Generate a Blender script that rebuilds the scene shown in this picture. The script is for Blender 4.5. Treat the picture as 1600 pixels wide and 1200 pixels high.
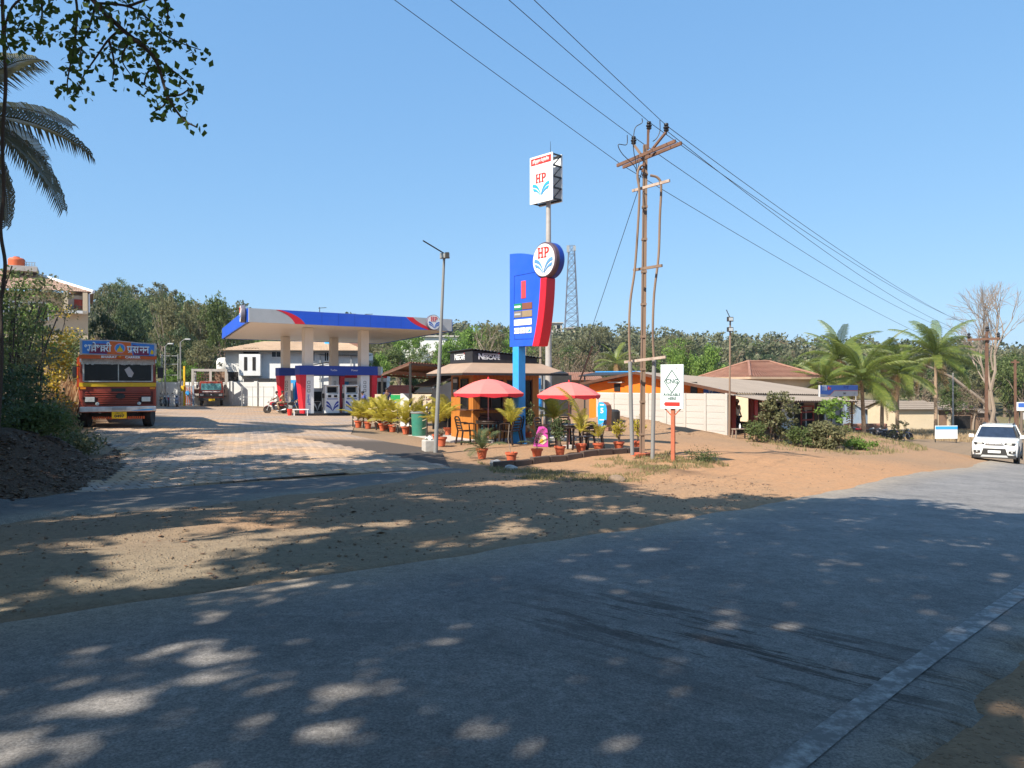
import bpy, math, random
import numpy as np
from mathutils import Vector, Matrix, Euler

# ------------------------------------------------------------------ scene, camera, light
scene = bpy.context.scene
for o in list(bpy.data.objects):
    bpy.data.objects.remove(o)
rnd = random.Random(7)
nrs = np.random.RandomState(11)
PI = math.pi
R = math.radians
F = 1204.0            # focal length in pixels of a 1600 px wide picture
CAMZ = 1.6

cd = bpy.data.cameras.new('camera')
cam = bpy.data.objects.new('camera', cd)
scene.collection.objects.link(cam)
cam.location = (0, 0, CAMZ)
cam.rotation_euler = (PI / 2, 0, 0)
cd.sensor_width = 36.0
cd.lens = 36.0 * F / 1600.0
cd.clip_start = 0.05
cd.clip_end = 3000
scene.camera = cam
scene.render.resolution_x = 1024
scene.render.resolution_y = 768

SUN_EL = R(44)
SH = Vector((0.70, 0.714, 0)).normalized()          # the way shadows fall on the ground
to_sun = Vector((-SH.x * math.cos(SUN_EL), -SH.y * math.cos(SUN_EL), math.sin(SUN_EL)))
sd = bpy.data.lights.new('sun', 'SUN')
sd.energy = 4.7
sd.angle = R(0.53)
sd.color = (1.0, 0.93, 0.82)
sun = bpy.data.objects.new('sun', sd)
scene.collection.objects.link(sun)
sun.rotation_euler = to_sun.to_track_quat('Z', 'Y').to_euler()
sun.location = (0, 0, 60)

world = bpy.data.worlds.new('World')
scene.world = world
world.use_nodes = True
wn = world.node_tree
bg = wn.nodes['Background']
sky = wn.nodes.new('ShaderNodeTexSky')
sky.sky_type = 'NISHITA'
sky.sun_disc = False
sky.sun_elevation = SUN_EL
sky.sun_rotation = math.atan2(to_sun.x, to_sun.y)
sky.altitude = 100
sky.air_density = 1.0
sky.dust_density = 0.4
sky.ozone_density = 3.5
# a hazy tropical sky: the same colour curve all round, softening the bright horizon
sp_ = wn.nodes.new('ShaderNodeSeparateColor'); cb_ = wn.nodes.new('ShaderNodeCombineColor')
wn.links.new(sky.outputs['Color'], sp_.inputs[0])
for i_, (g_, a_) in enumerate(((0.56, 0.322), (0.43, 0.424), (0.31, 0.552))):
    pw_ = wn.nodes.new('ShaderNodeMath'); pw_.operation = 'POWER'; pw_.inputs[1].default_value = g_
    ml_ = wn.nodes.new('ShaderNodeMath'); ml_.operation = 'MULTIPLY'; ml_.inputs[1].default_value = a_*0.15**(g_-1)
    wn.links.new(sp_.outputs[i_], pw_.inputs[0]); wn.links.new(pw_.outputs[0], ml_.inputs[0]); wn.links.new(ml_.outputs[0], cb_.inputs[i_])
wn.links.new(cb_.outputs[0], bg.inputs['Color'])
bg.inputs['Strength'].default_value = 0.15
scene.view_settings.view_transform = 'Standard'
scene.view_settings.look = 'None'
scene.view_settings.gamma = 1
scene.view_settings.exposure = 0.9
scene.view_settings.use_curve_mapping = False
scene.cycles.max_bounces = 6
scene.cycles.diffuse_bounces = 3
scene.cycles.transparent_max_bounces = 8
scene.cycles.use_denoising = True

# ------------------------------------------------------------------ mesh builder and objects
class MB:
    def __init__(s):
        s.v = []; s.f = []
    def add(s, verts, faces):
        b = len(s.v)
        s.v.extend([tuple(p) for p in verts])
        s.f.extend([tuple(i + b for i in f) for f in faces])
        return s
    def box(s, c, d, rz=0.0, rx=0.0, ry=0.0):
        m = Euler((rx, ry, rz)).to_matrix()
        vs = []
        for x, y, z in ((-1,-1,-1),(1,-1,-1),(1,1,-1),(-1,1,-1),(-1,-1,1),(1,-1,1),(1,1,1),(-1,1,1)):
            p = m @ Vector((x*d[0]/2, y*d[1]/2, z*d[2]/2))
            vs.append((p.x + c[0], p.y + c[1], p.z + c[2]))
        return s.add(vs, [(0,3,2,1),(4,5,6,7),(0,1,5,4),(1,2,6,5),(2,3,7,6),(3,0,4,7)])
    def bar(s, p0, p1, w, h=None, up=(0, 0, 1)):
        h = h or w
        p0 = Vector(p0); p1 = Vector(p1)
        d = (p1 - p0).normalized()
        u = Vector(up)
        if abs(d.dot(u)) > 0.98: u = Vector((0, 1, 0))
        a = d.cross(u).normalized(); b = a.cross(d).normalized()
        vs = []
        for p in (p0, p1):
            for i, j in ((-1,-1),(1,-1),(1,1),(-1,1)):
                vs.append(p + a * (i*w/2) + b * (j*h/2))
        return s.add(vs, [(0,1,2,3),(7,6,5,4),(0,4,5,1),(1,5,6,2),(2,6,7,3),(3,7,4,0)])
    def tube(s, pts, r, n=8, cap=True):
        pts = [Vector(p) for p in pts]
        k = len(pts)
        rs = r if isinstance(r, (list, tuple)) else [r] * k
        vs = []; fs = []
        prev = None
        for i, p in enumerate(pts):
            d = (pts[min(i+1, k-1)] - pts[max(i-1, 0)])
            d = d.normalized() if d.length > 1e-9 else Vector((0,0,1))
            if prev is None:
                u = Vector((0,0,1)) if abs(d.z) < 0.95 else Vector((1,0,0))
                a = d.cross(u).normalized()
            else:
                a = (prev - d * prev.dot(d))
                a = a.normalized() if a.length > 1e-6 else d.orthogonal().normalized()
            prev = a
            b = d.cross(a)
            for j in range(n):
                t = 2*PI*j/n
                vs.append(p + a*(rs[i]*math.cos(t)) + b*(rs[i]*math.sin(t)))
        for i in range(k-1):
            for j in range(n):
                fs.append((i*n+j, i*n+(j+1)%n, (i+1)*n+(j+1)%n, (i+1)*n+j))
        if cap:
            fs.append(tuple(range(n-1, -1, -1)))
            fs.append(tuple((k-1)*n + j for j in range(n)))
        return s.add(vs, fs)
    def cyl(s, p0, p1, r0, r1=None, n=12):
        return s.tube([p0, p1], [r0, r0 if r1 is None else r1], n)
    def prism(s, poly, a0, a1, axis='z'):
        n = len(poly)
        def P(u, v, w):
            return (u, v, w) if axis == 'z' else ((u, w, v) if axis == 'y' else (w, u, v))
        vs = [P(u, v, a0) for u, v in poly] + [P(u, v, a1) for u, v in poly]
        fs = [tuple(range(n-1, -1, -1)), tuple(range(n, 2*n))]
        fs += [(i, (i+1) % n, n+(i+1) % n, n+i) for i in range(n)]
        return s.add(vs, fs)
    def poly(s, pts):
        return s.add(pts, [tuple(range(len(pts)))])
    def lathe(s, prof, c=(0,0,0), n=16, axis='z'):
        vs = []; fs = []
        for r, z in prof:
            for j in range(n):
                t = 2*PI*j/n
                if axis == 'z': vs.append((c[0]+r*math.cos(t), c[1]+r*math.sin(t), c[2]+z))
                elif axis == 'x': vs.append((c[0]+z, c[1]+r*math.cos(t), c[2]+r*math.sin(t)))
                else: vs.append((c[0]+r*math.cos(t), c[1]+z, c[2]+r*math.sin(t)))
        for i in range(len(prof)-1):
            for j in range(n):
                fs.append((i*n+j, i*n+(j+1)%n, (i+1)*n+(j+1)%n, (i+1)*n+j))
        if prof[0][0] > 1e-5: fs.append(tuple(range(n-1, -1, -1)))
        if prof[-1][0] > 1e-5: fs.append(tuple((len(prof)-1)*n+j for j in range(n)))
        return s.add(vs, fs)
    def grid(s, fn, nu, nv):
        vs = [fn(i/nu, j/nv) for j in range(nv+1) for i in range(nu+1)]
        fs = [(j*(nu+1)+i, j*(nu+1)+i+1, (j+1)*(nu+1)+i+1, (j+1)*(nu+1)+i) for j in range(nv) for i in range(nu)]
        return s.add(vs, fs)
    def mesh(s, name, mat, smooth=False, fix=True):
        me = bpy.data.meshes.new(name)
        me.from_pydata(s.v, [], s.f)
        if mat: me.materials.append(mat)
        if fix:
            import bmesh
            bm = bmesh.new(); bm.from_mesh(me)
            bmesh.ops.recalc_face_normals(bm, faces=bm.faces)
            bm.to_mesh(me); bm.free()
        if smooth:
            me.polygons.foreach_set('use_smooth', [True]*len(me.polygons))
            me.set_sharp_from_angle(angle=R(38))
        me.update()
        return me
    def build(s, name, mat, parent=None, smooth=False, bevel=0.0, loc=None, rz=0.0, fix=True):
        o = obj(name, s.mesh(name, mat, smooth, fix), parent, loc, rz)
        if bevel:
            m = o.modifiers.new('edge', 'BEVEL'); m.width = bevel; m.segments = 2; m.limit_method = 'ANGLE'
            m.angle_limit = R(50)
        return o

def obj(name, me, parent=None, loc=None, rz=0.0, rot=None):
    o = bpy.data.objects.new(name, me)
    scene.collection.objects.link(o)
    if parent: o.parent = parent
    if loc is not None: o.location = loc
    if rot is not None: o.rotation_euler = rot
    elif rz: o.rotation_euler = (0, 0, rz)
    return o

def tag(o, label=None, cat=None, group=None, kind=None):
    if label: o['label'] = label
    if cat: o['category'] = cat
    if group: o['group'] = group
    if kind: o['kind'] = kind
    return o

def thing(name, label, cat, loc=(0,0,0), rz=0.0, group=None):
    o = obj(name, None, None, loc, rz)
    o.empty_display_size = 0.3
    return tag(o, label, cat, group)

def dup(root, loc=None, rz=None, label=None, scale=None):
    kids = {}
    for o in scene.objects:
        if o.parent: kids.setdefault(o.parent.name, []).append(o)
    def cp(o, par):
        c = o.copy(); scene.collection.objects.link(c)
        if par: c.parent = par
        for k in kids.get(o.name, []): cp(k, c)
        return c
    r = cp(root, None)
    if loc is not None: r.location = loc
    if rz is not None: r.rotation_euler = (0, 0, rz)
    if label: r['label'] = label
    if scale: r.scale = (scale,)*3 if not hasattr(scale, '__len__') else scale
    return r

def face_rz(nx, ny):
    """turn about z that makes local -Y look along (nx, ny)"""
    return math.atan2(nx, -ny)

def W(px, py, Y):
    return Vector(((px-800.0)/F*Y, Y, CAMZ-(py-600.0)*Y/F))

# ------------------------------------------------------------------ materials
def nodes(name):
    m = bpy.data.materials.new(name); m.use_nodes = True
    nt = m.node_tree
    return m, nt, nt.nodes, nt.links, nt.nodes['Principled BSDF']

def mat(name, col, rough=0.6, metal=0.0, var=0.12, scale=6.0, bump=0.0, bscale=None, dirt=0.0, dirtcol=(0.22,0.15,0.09), spec=0.4, stretch=None, coat=0.0):
    """plain surface: base colour broken up by noise, with optional dust patches and fine relief"""
    m, nt, N, L, P = nodes(name)
    tc = N.new('ShaderNodeTexCoord')
    mp = N.new('ShaderNodeMapping')
    if stretch: mp.inputs['Scale'].default_value = stretch
    L.new(tc.outputs['Object'], mp.inputs['Vector'])
    n1 = N.new('ShaderNodeTexNoise'); n1.inputs['Scale'].default_value = scale; n1.inputs['Detail'].default_value = 6
    n1.inputs['Roughness'].default_value = 0.65
    L.new(mp.outputs[0], n1.inputs['Vector'])
    hsv = N.new('ShaderNodeHueSaturation')
    hsv.inputs['Color'].default_value = (*col, 1)
    mr = N.new('ShaderNodeMapRange')
    mr.inputs['From Min'].default_value = 0.25; mr.inputs['From Max'].default_value = 0.75
    mr.inputs['To Min'].default_value = 1-var; mr.inputs['To Max'].default_value = 1+var
    L.new(n1.outputs['Fac'], mr.inputs['Value'])
    L.new(mr.outputs[0], hsv.inputs['Value'])
    out = hsv.outputs[0]
    if dirt > 0:
        n2 = N.new('ShaderNodeTexNoise'); n2.inputs['Scale'].default_value = scale*0.45; n2.inputs['Detail'].default_value = 8
        n2.inputs['Roughness'].default_value = 0.7
        L.new(mp.outputs[0], n2.inputs['Vector'])
        r2 = N.new('ShaderNodeMapRange')
        r2.inputs['From Min'].default_value = 0.42; r2.inputs['From Max'].default_value = 0.72
        r2.inputs['To Max'].default_value = dirt
        L.new(n2.outputs['Fac'], r2.inputs['Value'])
        mx = N.new('ShaderNodeMix'); mx.data_type = 'RGBA'
        L.new(r2.outputs[0], mx.inputs['Factor']); L.new(out, mx.inputs['A']); mx.inputs['B'].default_value = (*dirtcol, 1)
        out = mx.outputs['Result']
    L.new(out, P.inputs['Base Color'])
    P.inputs['Metallic'].default_value = metal
    P.inputs['Specular IOR Level'].default_value = spec
    P.inputs['Coat Weight'].default_value = coat
    rr = N.new('ShaderNodeMapRange'); rr.inputs['To Min'].default_value = max(0.03, rough-0.1); rr.inputs['To Max'].default_value = min(1, rough+0.12)
    L.new(n1.outputs['Fac'], rr.inputs['Value']); L.new(rr.outputs[0], P.inputs['Roughness'])
    if bump > 0:
        n3 = N.new('ShaderNodeTexNoise'); n3.inputs['Scale'].default_value = bscale or scale*6; n3.inputs['Detail'].default_value = 5
        L.new(mp.outputs[0], n3.inputs['Vector'])
        b = N.new('ShaderNodeBump'); b.inputs['Strength'].default_value = bump; b.inputs['Distance'].default_value = 0.02
        L.new(n3.outputs['Fac'], b.inputs['Height']); L.new(b.outputs[0], P.inputs['Normal'])
    return m

def leafmat(name, c1, c2, trans=0.35, rough=0.55):
    """leaves: each its own shade between two greens, light shining through"""
    m, nt, N, L, P = nodes(name)
    g = N.new('ShaderNodeNewGeometry')
    tc = N.new('ShaderNodeObjectInfo')
    add = N.new('ShaderNodeMath'); add.operation = 'MULTIPLY_ADD'
    L.new(tc.outputs['Random'], add.inputs[0]); add.inputs[1].default_value = 0.35
    mul = N.new('ShaderNodeMath'); mul.operation = 'MULTIPLY'; mul.inputs[1].default_value = 0.75
    L.new(g.outputs['Random Per Island'], mul.inputs[0])
    L.new(mul.outputs[0], add.inputs[2])
    mx = N.new('ShaderNodeMix'); mx.data_type = 'RGBA'
    L.new(add.outputs[0], mx.inputs['Factor'])
    mx.inputs['A'].default_value = (*c1, 1); mx.inputs['B'].default_value = (*c2, 1)
    L.new(mx.outputs['Result'], P.inputs['Base Color'])
    P.inputs['Roughness'].default_value = rough
    P.inputs['Specular IOR Level'].default_value = 0.3
    t = N.new('ShaderNodeBsdfTranslucent')
    L.new(mx.outputs['Result'], t.inputs['Color'])
    ms = N.new('ShaderNodeMixShader'); ms.inputs[0].default_value = trans
    L.new(P.outputs[0], ms.inputs[1]); L.new(t.outputs[0], ms.inputs[2])
    L.new(ms.outputs[0], N['Material Output'].inputs['Surface'])
    return m

M = {}
def defmats():
    d = M
    d['white'] = mat('white_paint', (0.78,0.78,0.76), 0.5, var=0.05, dirt=0.15)
    d['white_wall'] = mat('whitewash', (0.70,0.70,0.68), 0.85, var=0.08, scale=1.2, dirt=0.45, dirtcol=(0.42,0.40,0.36), bump=0.15)
    d['cream_wall'] = mat('cream_wall', (0.62,0.50,0.34), 0.85, var=0.08, scale=1.5, dirt=0.35, dirtcol=(0.45,0.32,0.2))
    d['blue'] = mat('blue_panel', (0.016,0.095,0.60), 0.4, var=0.08, scale=1.5, dirt=0.22, dirtcol=(0.10,0.17,0.45))
    d['navy'] = mat('navy_panel', (0.014,0.045,0.30), 0.35, var=0.05, scale=2)
    d['lightblue'] = mat('light_blue_paint', (0.03,0.33,0.72), 0.45, var=0.08, dirt=0.15)
    d['red'] = mat('red_panel', (0.66,0.015,0.03), 0.35, var=0.06)
    d['letter_red'] = mat('letter_red', (0.60,0.03,0.02), 0.5, var=0.05)
    d['grey_panel'] = mat('grey_panel', (0.42,0.43,0.43), 0.45, var=0.07, scale=2, dirt=0.25, dirtcol=(0.33,0.29,0.25))
    d['soffit'] = mat('soffit_white', (0.72,0.66,0.58), 0.5, var=0.06, scale=1.0)
    d['dark'] = mat('dark_metal', (0.03,0.028,0.026), 0.55, var=0.2)
    d['black'] = mat('black_panel', (0.022,0.022,0.025), 0.5, var=0.15, dirt=0.1)
    d['black_plastic'] = mat('dark_plastic', (0.022,0.014,0.012), 0.4, var=0.2, dirt=0.15)
    d['rubber'] = mat('tyre_rubber', (0.022,0.021,0.02), 0.85, var=0.2, dirt=0.5, dirtcol=(0.14,0.10,0.07))
    d['chrome'] = mat('bright_metal', (0.6,0.6,0.6), 0.25, 0.9, var=0.1)
    d['steel'] = mat('grey_steel', (0.36,0.37,0.37), 0.5, 0.3, var=0.15, dirt=0.2)
    d['galv'] = mat('galvanised_pipe', (0.24,0.24,0.23), 0.6, 0.1, var=0.15, dirt=0.4, dirtcol=(0.24,0.2,0.17), stretch=(1,1,0.2))
    d['rust'] = mat('rusty_steel', (0.16,0.085,0.055), 0.8, 0.1, var=0.3, scale=3, dirt=0.5, dirtcol=(0.22,0.11,0.06), bump=0.3)
    d['pole_brown'] = mat('weathered_pole', (0.24,0.16,0.11), 0.8, var=0.2, scale=3, dirt=0.4, dirtcol=(0.14,0.09,0.06), stretch=(1,1,0.25))
    d['terracotta'] = mat('terracotta_pot', (0.52,0.11,0.045), 0.7, var=0.12, dirt=0.25, dirtcol=(0.4,0.2,0.12))
    d['soil'] = mat('pot_soil', (0.06,0.04,0.028), 0.95, var=0.3, bump=0.5)
    d['wood_orange'] = mat('orange_cladding', (0.46,0.165,0.028), 0.55, var=0.16, scale=3, stretch=(4,4,0.5))
    d['wood_dark'] = mat('brown_wood', (0.10,0.045,0.025), 0.6, var=0.25, scale=3)
    d['awning'] = mat('brown_sheet', (0.34,0.23,0.16), 0.7, var=0.12, scale=2, dirt=0.3, dirtcol=(0.3,0.24,0.18))
    d['umbrella'] = mat('coral_canvas', (0.78,0.18,0.155), 0.75, var=0.05, scale=3)
    d['umbrella_trim'] = mat('coral_canvas_trim', (0.66,0.03,0.045), 0.75, var=0.05, scale=3)
    d['truck_red'] = mat('brick_red_paint', (0.30,0.045,0.025), 0.45, var=0.2, scale=3, dirt=0.35, dirtcol=(0.24,0.09,0.05), coat=0.15)
    d['truck_orange'] = mat('orange_red_paint', (0.62,0.11,0.02), 0.45, var=0.12, dirt=0.2)
    d['yellow'] = mat('yellow_paint', (0.75,0.46,0.015), 0.5, var=0.1, dirt=0.2)
    d['plate_yellow'] = mat('yellow_plate', (0.80,0.50,0.01), 0.5, var=0.06)
    d['glass_dark'] = mat('dark_glass', (0.010,0.011,0.012), 0.14, var=0.2, spec=0.25)
    d['glass_blue'] = mat('blue_green_glass', (0.10,0.22,0.24), 0.05, 0.5, var=0.2)  # even blue-green tint, used for the kiosk bottles
    d['lamp_glass'] = mat('lamp_glass', (0.62,0.62,0.58), 0.15, 0.3, var=0.2)
    d['amber'] = mat('amber_lens', (0.75,0.25,0.02), 0.25, var=0.1)
    d['tattered'] = mat('tattered_white_trim', (0.55,0.55,0.50), 0.8, var=0.25, scale=8, dirt=0.7, dirtcol=(0.2,0.16,0.12))
    d['concrete'] = mat('concrete', (0.47,0.435,0.39), 0.9, var=0.15, scale=1.6, dirt=0.6, dirtcol=(0.30,0.25,0.20), bump=0.4)
    d['kerb'] = mat('kerb_stone', (0.10,0.07,0.055), 0.9, var=0.2, scale=3, dirt=0.4, dirtcol=(0.18,0.11,0.07), bump=0.4)
    d['sheet_grey'] = mat('cement_roof_sheet', (0.25,0.205,0.165), 0.85, var=0.15, scale=0.8, dirt=0.5, dirtcol=(0.20,0.16,0.13))
    d['sheet_rust'] = mat('rusty_roof_sheet', (0.22,0.075,0.045), 0.8, var=0.25, scale=2, dirt=0.4, dirtcol=(0.30,0.17,0.10))
    d['tile_tan'] = mat('tan_roof_tile', (0.50,0.36,0.24), 0.85, var=0.18, scale=1.2, dirt=0.3, dirtcol=(0.35,0.24,0.16))
    d['tile_grey'] = mat('grey_brown_roof_tile', (0.40,0.27,0.20), 0.85, var=0.2, scale=1.2, dirt=0.3, dirtcol=(0.26,0.18,0.14))
    d['tile_red'] = mat('red_clay_tile', (0.28,0.14,0.095), 0.85, var=0.25, scale=2, dirt=0.5, dirtcol=(0.26,0.15,0.10))
    d['orange_wall'] = mat('orange_wall', (0.80,0.17,0.01), 0.8, var=0.08, scale=1, dirt=0.15, dirtcol=(0.5,0.15,0.04))
    d['red_wall'] = mat('dark_red_wall', (0.28,0.035,0.025), 0.75, var=0.15, scale=1.5, dirt=0.3)
    d['bluegrey_wall'] = mat('blue_grey_wall', (0.20,0.27,0.36), 0.85, var=0.15, scale=1.2, dirt=0.5, dirtcol=(0.35,0.33,0.3))
    d['brown_wall'] = mat('brown_wall', (0.24,0.15,0.10), 0.85, var=0.2, scale=1.5, dirt=0.4)
    d['inside'] = mat('painted_interior_shade', (0.02,0.017,0.015), 0.9, var=0.2)  # near-black: the shade of rooms and recesses is put into the colour
    d['shutter'] = mat('grey_shutter', (0.20,0.20,0.20), 0.6, 0.1, var=0.1)
    d['banner_blue'] = mat('banner_blue', (0.05,0.14,0.46), 0.6, var=0.12)
    d['banner_grey'] = mat('banner_grey', (0.50,0.46,0.44), 0.6, var=0.1, dirt=0.2)
    d['pink'] = mat('pink_print', (0.66,0.09,0.42), 0.5, var=0.06)
    d['bin_green'] = mat('green_bin', (0.035,0.20,0.14), 0.5, var=0.12, dirt=0.2)
    d['green_tarp'] = mat('green_sheet', (0.02,0.33,0.08), 0.6, var=0.1)
    d['rope'] = mat('pale_rope', (0.50,0.40,0.28), 0.9, var=0.15)
    d['car_white'] = mat('white_car_paint', (0.78,0.77,0.73), 0.25, var=0.02, coat=0.6)
    d['tank_red'] = mat('orange_tank', (0.58,0.12,0.04), 0.6, var=0.12)
    d['tank_blue'] = mat('blue_tank', (0.05,0.35,0.80), 0.5, var=0.06)
    d['skin'] = mat('brown_skin', (0.20,0.10,0.06), 0.6, var=0.06)
    d['hair'] = mat('black_hair', (0.012,0.01,0.01), 0.7, var=0.2)
    d['cloth_white'] = mat('white_shirt', (0.68,0.66,0.62), 0.9, var=0.08)
    d['cloth_khaki'] = mat('khaki_shirt', (0.50,0.34,0.20), 0.9, var=0.08)
    d['cloth_blue'] = mat('blue_shirt', (0.06,0.09,0.34), 0.9, var=0.1)
    d['cloth_navy'] = mat('navy_shirt', (0.02,0.03,0.10), 0.9, var=0.1)
    d['cloth_dark'] = mat('dark_trousers', (0.03,0.03,0.045), 0.9, var=0.1)
    d['cloth_tan'] = mat('tan_trousers', (0.32,0.22,0.14), 0.9, var=0.1)
    d['bark'] = mat('grey_bark', (0.16,0.12,0.09), 0.95, var=0.3, scale=3, bump=0.6, stretch=(1,1,0.3))
    d['bark_pale'] = mat('pale_bark', (0.27,0.21,0.16), 0.95, var=0.25, scale=2, bump=0.4, stretch=(1,1,0.4))
    d['bark_dark'] = mat('dark_bark', (0.055,0.042,0.034), 0.95, var=0.3, scale=4, bump=0.5)
    d['palm_trunk'] = mat('palm_trunk', (0.30,0.21,0.14), 0.95, var=0.25, scale=3, bump=0.5, stretch=(0.5,0.5,4))
    d['stone'] = mat('brown_stone', (0.22,0.155,0.105), 0.95, var=0.3, scale=5, bump=0.5)
    d['bike_red'] = mat('red_bike_paint', (0.42,0.02,0.03), 0.3, var=0.1, coat=0.4)
    d['bike_black'] = mat('black_bike_paint', (0.02,0.02,0.024), 0.3, var=0.1, coat=0.4)
    d['bike_blue'] = mat('blue_bike_paint', (0.04,0.045,0.28), 0.3, var=0.1, coat=0.4)
    d['bike_grey'] = mat('grey_bike_paint', (0.30,0.29,0.33), 0.3, var=0.1, coat=0.4)
    # leaves
    d['leaf_mango'] = leafmat('mango_leaf', (0.03,0.055,0.022), (0.085,0.12,0.05), 0.3)
    d['leaf_mid'] = leafmat('mid_green_leaf', (0.065,0.105,0.03), (0.165,0.20,0.065), 0.4)
    d['leaf_bright'] = leafmat('bright_green_leaf', (0.10,0.19,0.03), (0.23,0.34,0.07), 0.4)
    d['leaf_olive'] = leafmat('olive_leaf', (0.11,0.125,0.05), (0.245,0.22,0.11), 0.4)
    d['leaf_dry'] = leafmat('dry_brown_leaf', (0.13,0.095,0.06), (0.24,0.18,0.11), 0.25)
    d['leaf_yellow'] = leafmat('yellow_leaf', (0.42,0.30,0.03), (0.60,0.42,0.05), 0.35)
    d['leaf_coco'] = leafmat('coconut_leaf', (0.07,0.12,0.022), (0.22,0.25,0.05), 0.35, 0.4)
    d['leaf_coco_dark'] = leafmat('coconut_leaf_painted_shade', (0.045,0.055,0.03), (0.11,0.11,0.06), 0.25, 0.5)  # darker copy of the coconut leaf, with shade put into its colour
    d['leaf_coco_dead'] = leafmat('dead_coconut_leaf', (0.20,0.12,0.05), (0.34,0.20,0.08), 0.3)
    d['leaf_areca'] = leafmat('yellow_green_palm_leaf', (0.27,0.25,0.03), (0.55,0.44,0.06), 0.4)
    d['leaf_pot'] = leafmat('dark_pot_plant_leaf', (0.05,0.08,0.035), (0.14,0.16,0.06), 0.3)
    d['leaf_shade'] = leafmat('roadside_tree_leaf', (0.06,0.10,0.035), (0.13,0.18,0.07), 0.5)
    d['grass'] = leafmat('grass_blade', (0.12,0.14,0.05), (0.34,0.27,0.13), 0.3)
    d['grass_dry'] = leafmat('dry_grass_blade', (0.34,0.24,0.13), (0.52,0.38,0.22), 0.35)
    d['litter'] = leafmat('fallen_leaf', (0.10,0.05,0.025), (0.30,0.17,0.09), 0.1)
defmats()

# ------------------------------------------------------------------ ground shape
CTRL = [ # picture column, picture row, metres ahead -> a point of the ground
    (0,1200,3.2),(800,1200,3.2),(1600,1200,3.2),(0,965,5.3),(860,840,8.5),(1240,775,14.3),(1520,725,32),(1600,907,6.8),
    (185,671,25.5),(130,655,28.5),(110,770,13.3),(640,737,16.3),(683,697,22.5),(799,723,20.8),(967,706,22.0),
    (1003,712,20.8),(1050,726,20.0),(1135,679,35.5),(945,656,41),(720,688,26),(763,691,24.2),(890,690,25.8),
    (482,650,55.0),(569,649,57.5),(445,640,66),(330,634,70),(250,634,72),(560,668,31.5),
    (1215,692,33),(1285,700,33),(1330,671,43),(1390,687,70),(1478,691,62),(1541,690,70),(1585,690,74),(1440,670,88),(1360,672,95),(1410,712,45),
    (1558,723,33)]
_cp = np.array([[(a-800)/F*y, y, CAMZ-(b-600)*y/F] for a, b, y in CTRL] +
               [[-60,-20,0.6],[40,-25,-0.4],[-140,140,0.5],[0,150,-1.0],[140,150,-3.5],[12,-3,-0.05],[-25,4,0.2],[60,20,-3.2],[-12,-8,0.2],[110,110,-4.0]])
_cp[:7, 2] = [0.0, 0.0, 0.0, 0.0, -0.1, -0.46, -1.72]
def _tps(r2):
    return 0.5*r2*np.log(r2+1e-9)
_S = 20.0
def _solve():
    P = _cp[:, :2]/_S; n = len(P)
    K = _tps(((P[:, None]-P[None])**2).sum(-1)) + np.eye(n)*0.02
    A = np.zeros((n+3, n+3)); A[:n, :n] = K; A[:n, n] = 1; A[:n, n+1:] = P; A[n, :n] = 1; A[n+1:, :n] = P.T
    return np.linalg.solve(A, np.r_[_cp[:, 2], 0, 0, 0])
_w = _solve()
def base_z(X, Y):
    X = np.asarray(X, float); Y = np.asarray(Y, float)
    sh = X.shape
    q = np.stack([X.ravel(), Y.ravel()], 1)/_S
    q = np.clip(q, [-9, -2.2], [9, 9])
    out = np.zeros(len(q))
    n = len(_cp)
    for i in range(0, len(q), 20000):
        p = q[i:i+20000]
        K = _tps(((p[:, None]-(_cp[:, :2]/_S)[None])**2).sum(-1))
        out[i:i+20000] = K @ _w[:n] + _w[n] + p @ _w[n+1:]
    return out.reshape(sh)
def sstep(a, b, x):
    t = np.clip((x-a)/(b-a), 0, 1)
    return t*t*(3-2*t)
BKY = [-30, 0, 6, 11, 13.5, 16, 22, 29, 45, 60, 75, 90]
BKX = [-16, -9, -7.3, -7.2, -7.25, -8.1, -12.8, -16.8, -24, -33, -45, -60]
def bank_h(X, Y):
    d = np.interp(Y, BKY, BKX) - X
    h = 1.1*sstep(0, 2.4, d) + 0.045*np.clip(d-3, 0, 40)
    return h
def hill_h(X, Y):
    h = 9.0*sstep(95, 260, Y + 0.12*np.abs(X))
    h = h + 7.0*np.exp(-((X+130)/90.0)**2)*sstep(80, 200, Y) + 5*np.exp(-((X-30)/60.0)**2)*sstep(130, 280, Y)
    return h
def ground_z(X, Y):
    X = np.asarray(X, float); Y = np.asarray(Y, float)
    return base_z(X, Y) + bank_h(X, Y) + hill_h(X, Y)
def gz(x, y):
    return float(ground_z(np.array([x]), np.array([y]))[0])
def at(px, Y, up=0.0):
    x = (px-800.0)/F*Y
    return Vector((x, Y, gz(x, Y)+up))
def hit(px, py):
    """where the sight line of a picture point meets the ground"""
    t = np.linspace(2.5, 140, 5000)
    X = (px-800)/F*t; Z = CAMZ-(py-600)/F*t
    d = Z - ground_z(X, t)
    i = int(np.argmax(d < 0)) if (d < 0).any() else len(t)-1
    return Vector((X[i], t[i], gz(X[i], t[i])))

# value noise for relief
def vnoise(X, Y, s, seed=0):
    rs = np.random.RandomState(seed); T = rs.rand(128, 128)
    x = X/s + 1000; y = Y/s + 1000
    i = np.floor(x).astype(int); j = np.floor(y).astype(int)
    fx = x-i; fy = y-j; fx = fx*fx*(3-2*fx); fy = fy*fy*(3-2*fy)
    g = lambda a, b: T[a % 128, b % 128]
    return (g(i, j)*(1-fx)+g(i+1, j)*fx)*(1-fy) + (g(i, j+1)*(1-fx)+g(i+1, j+1)*fx)*fy - 0.5

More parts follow.
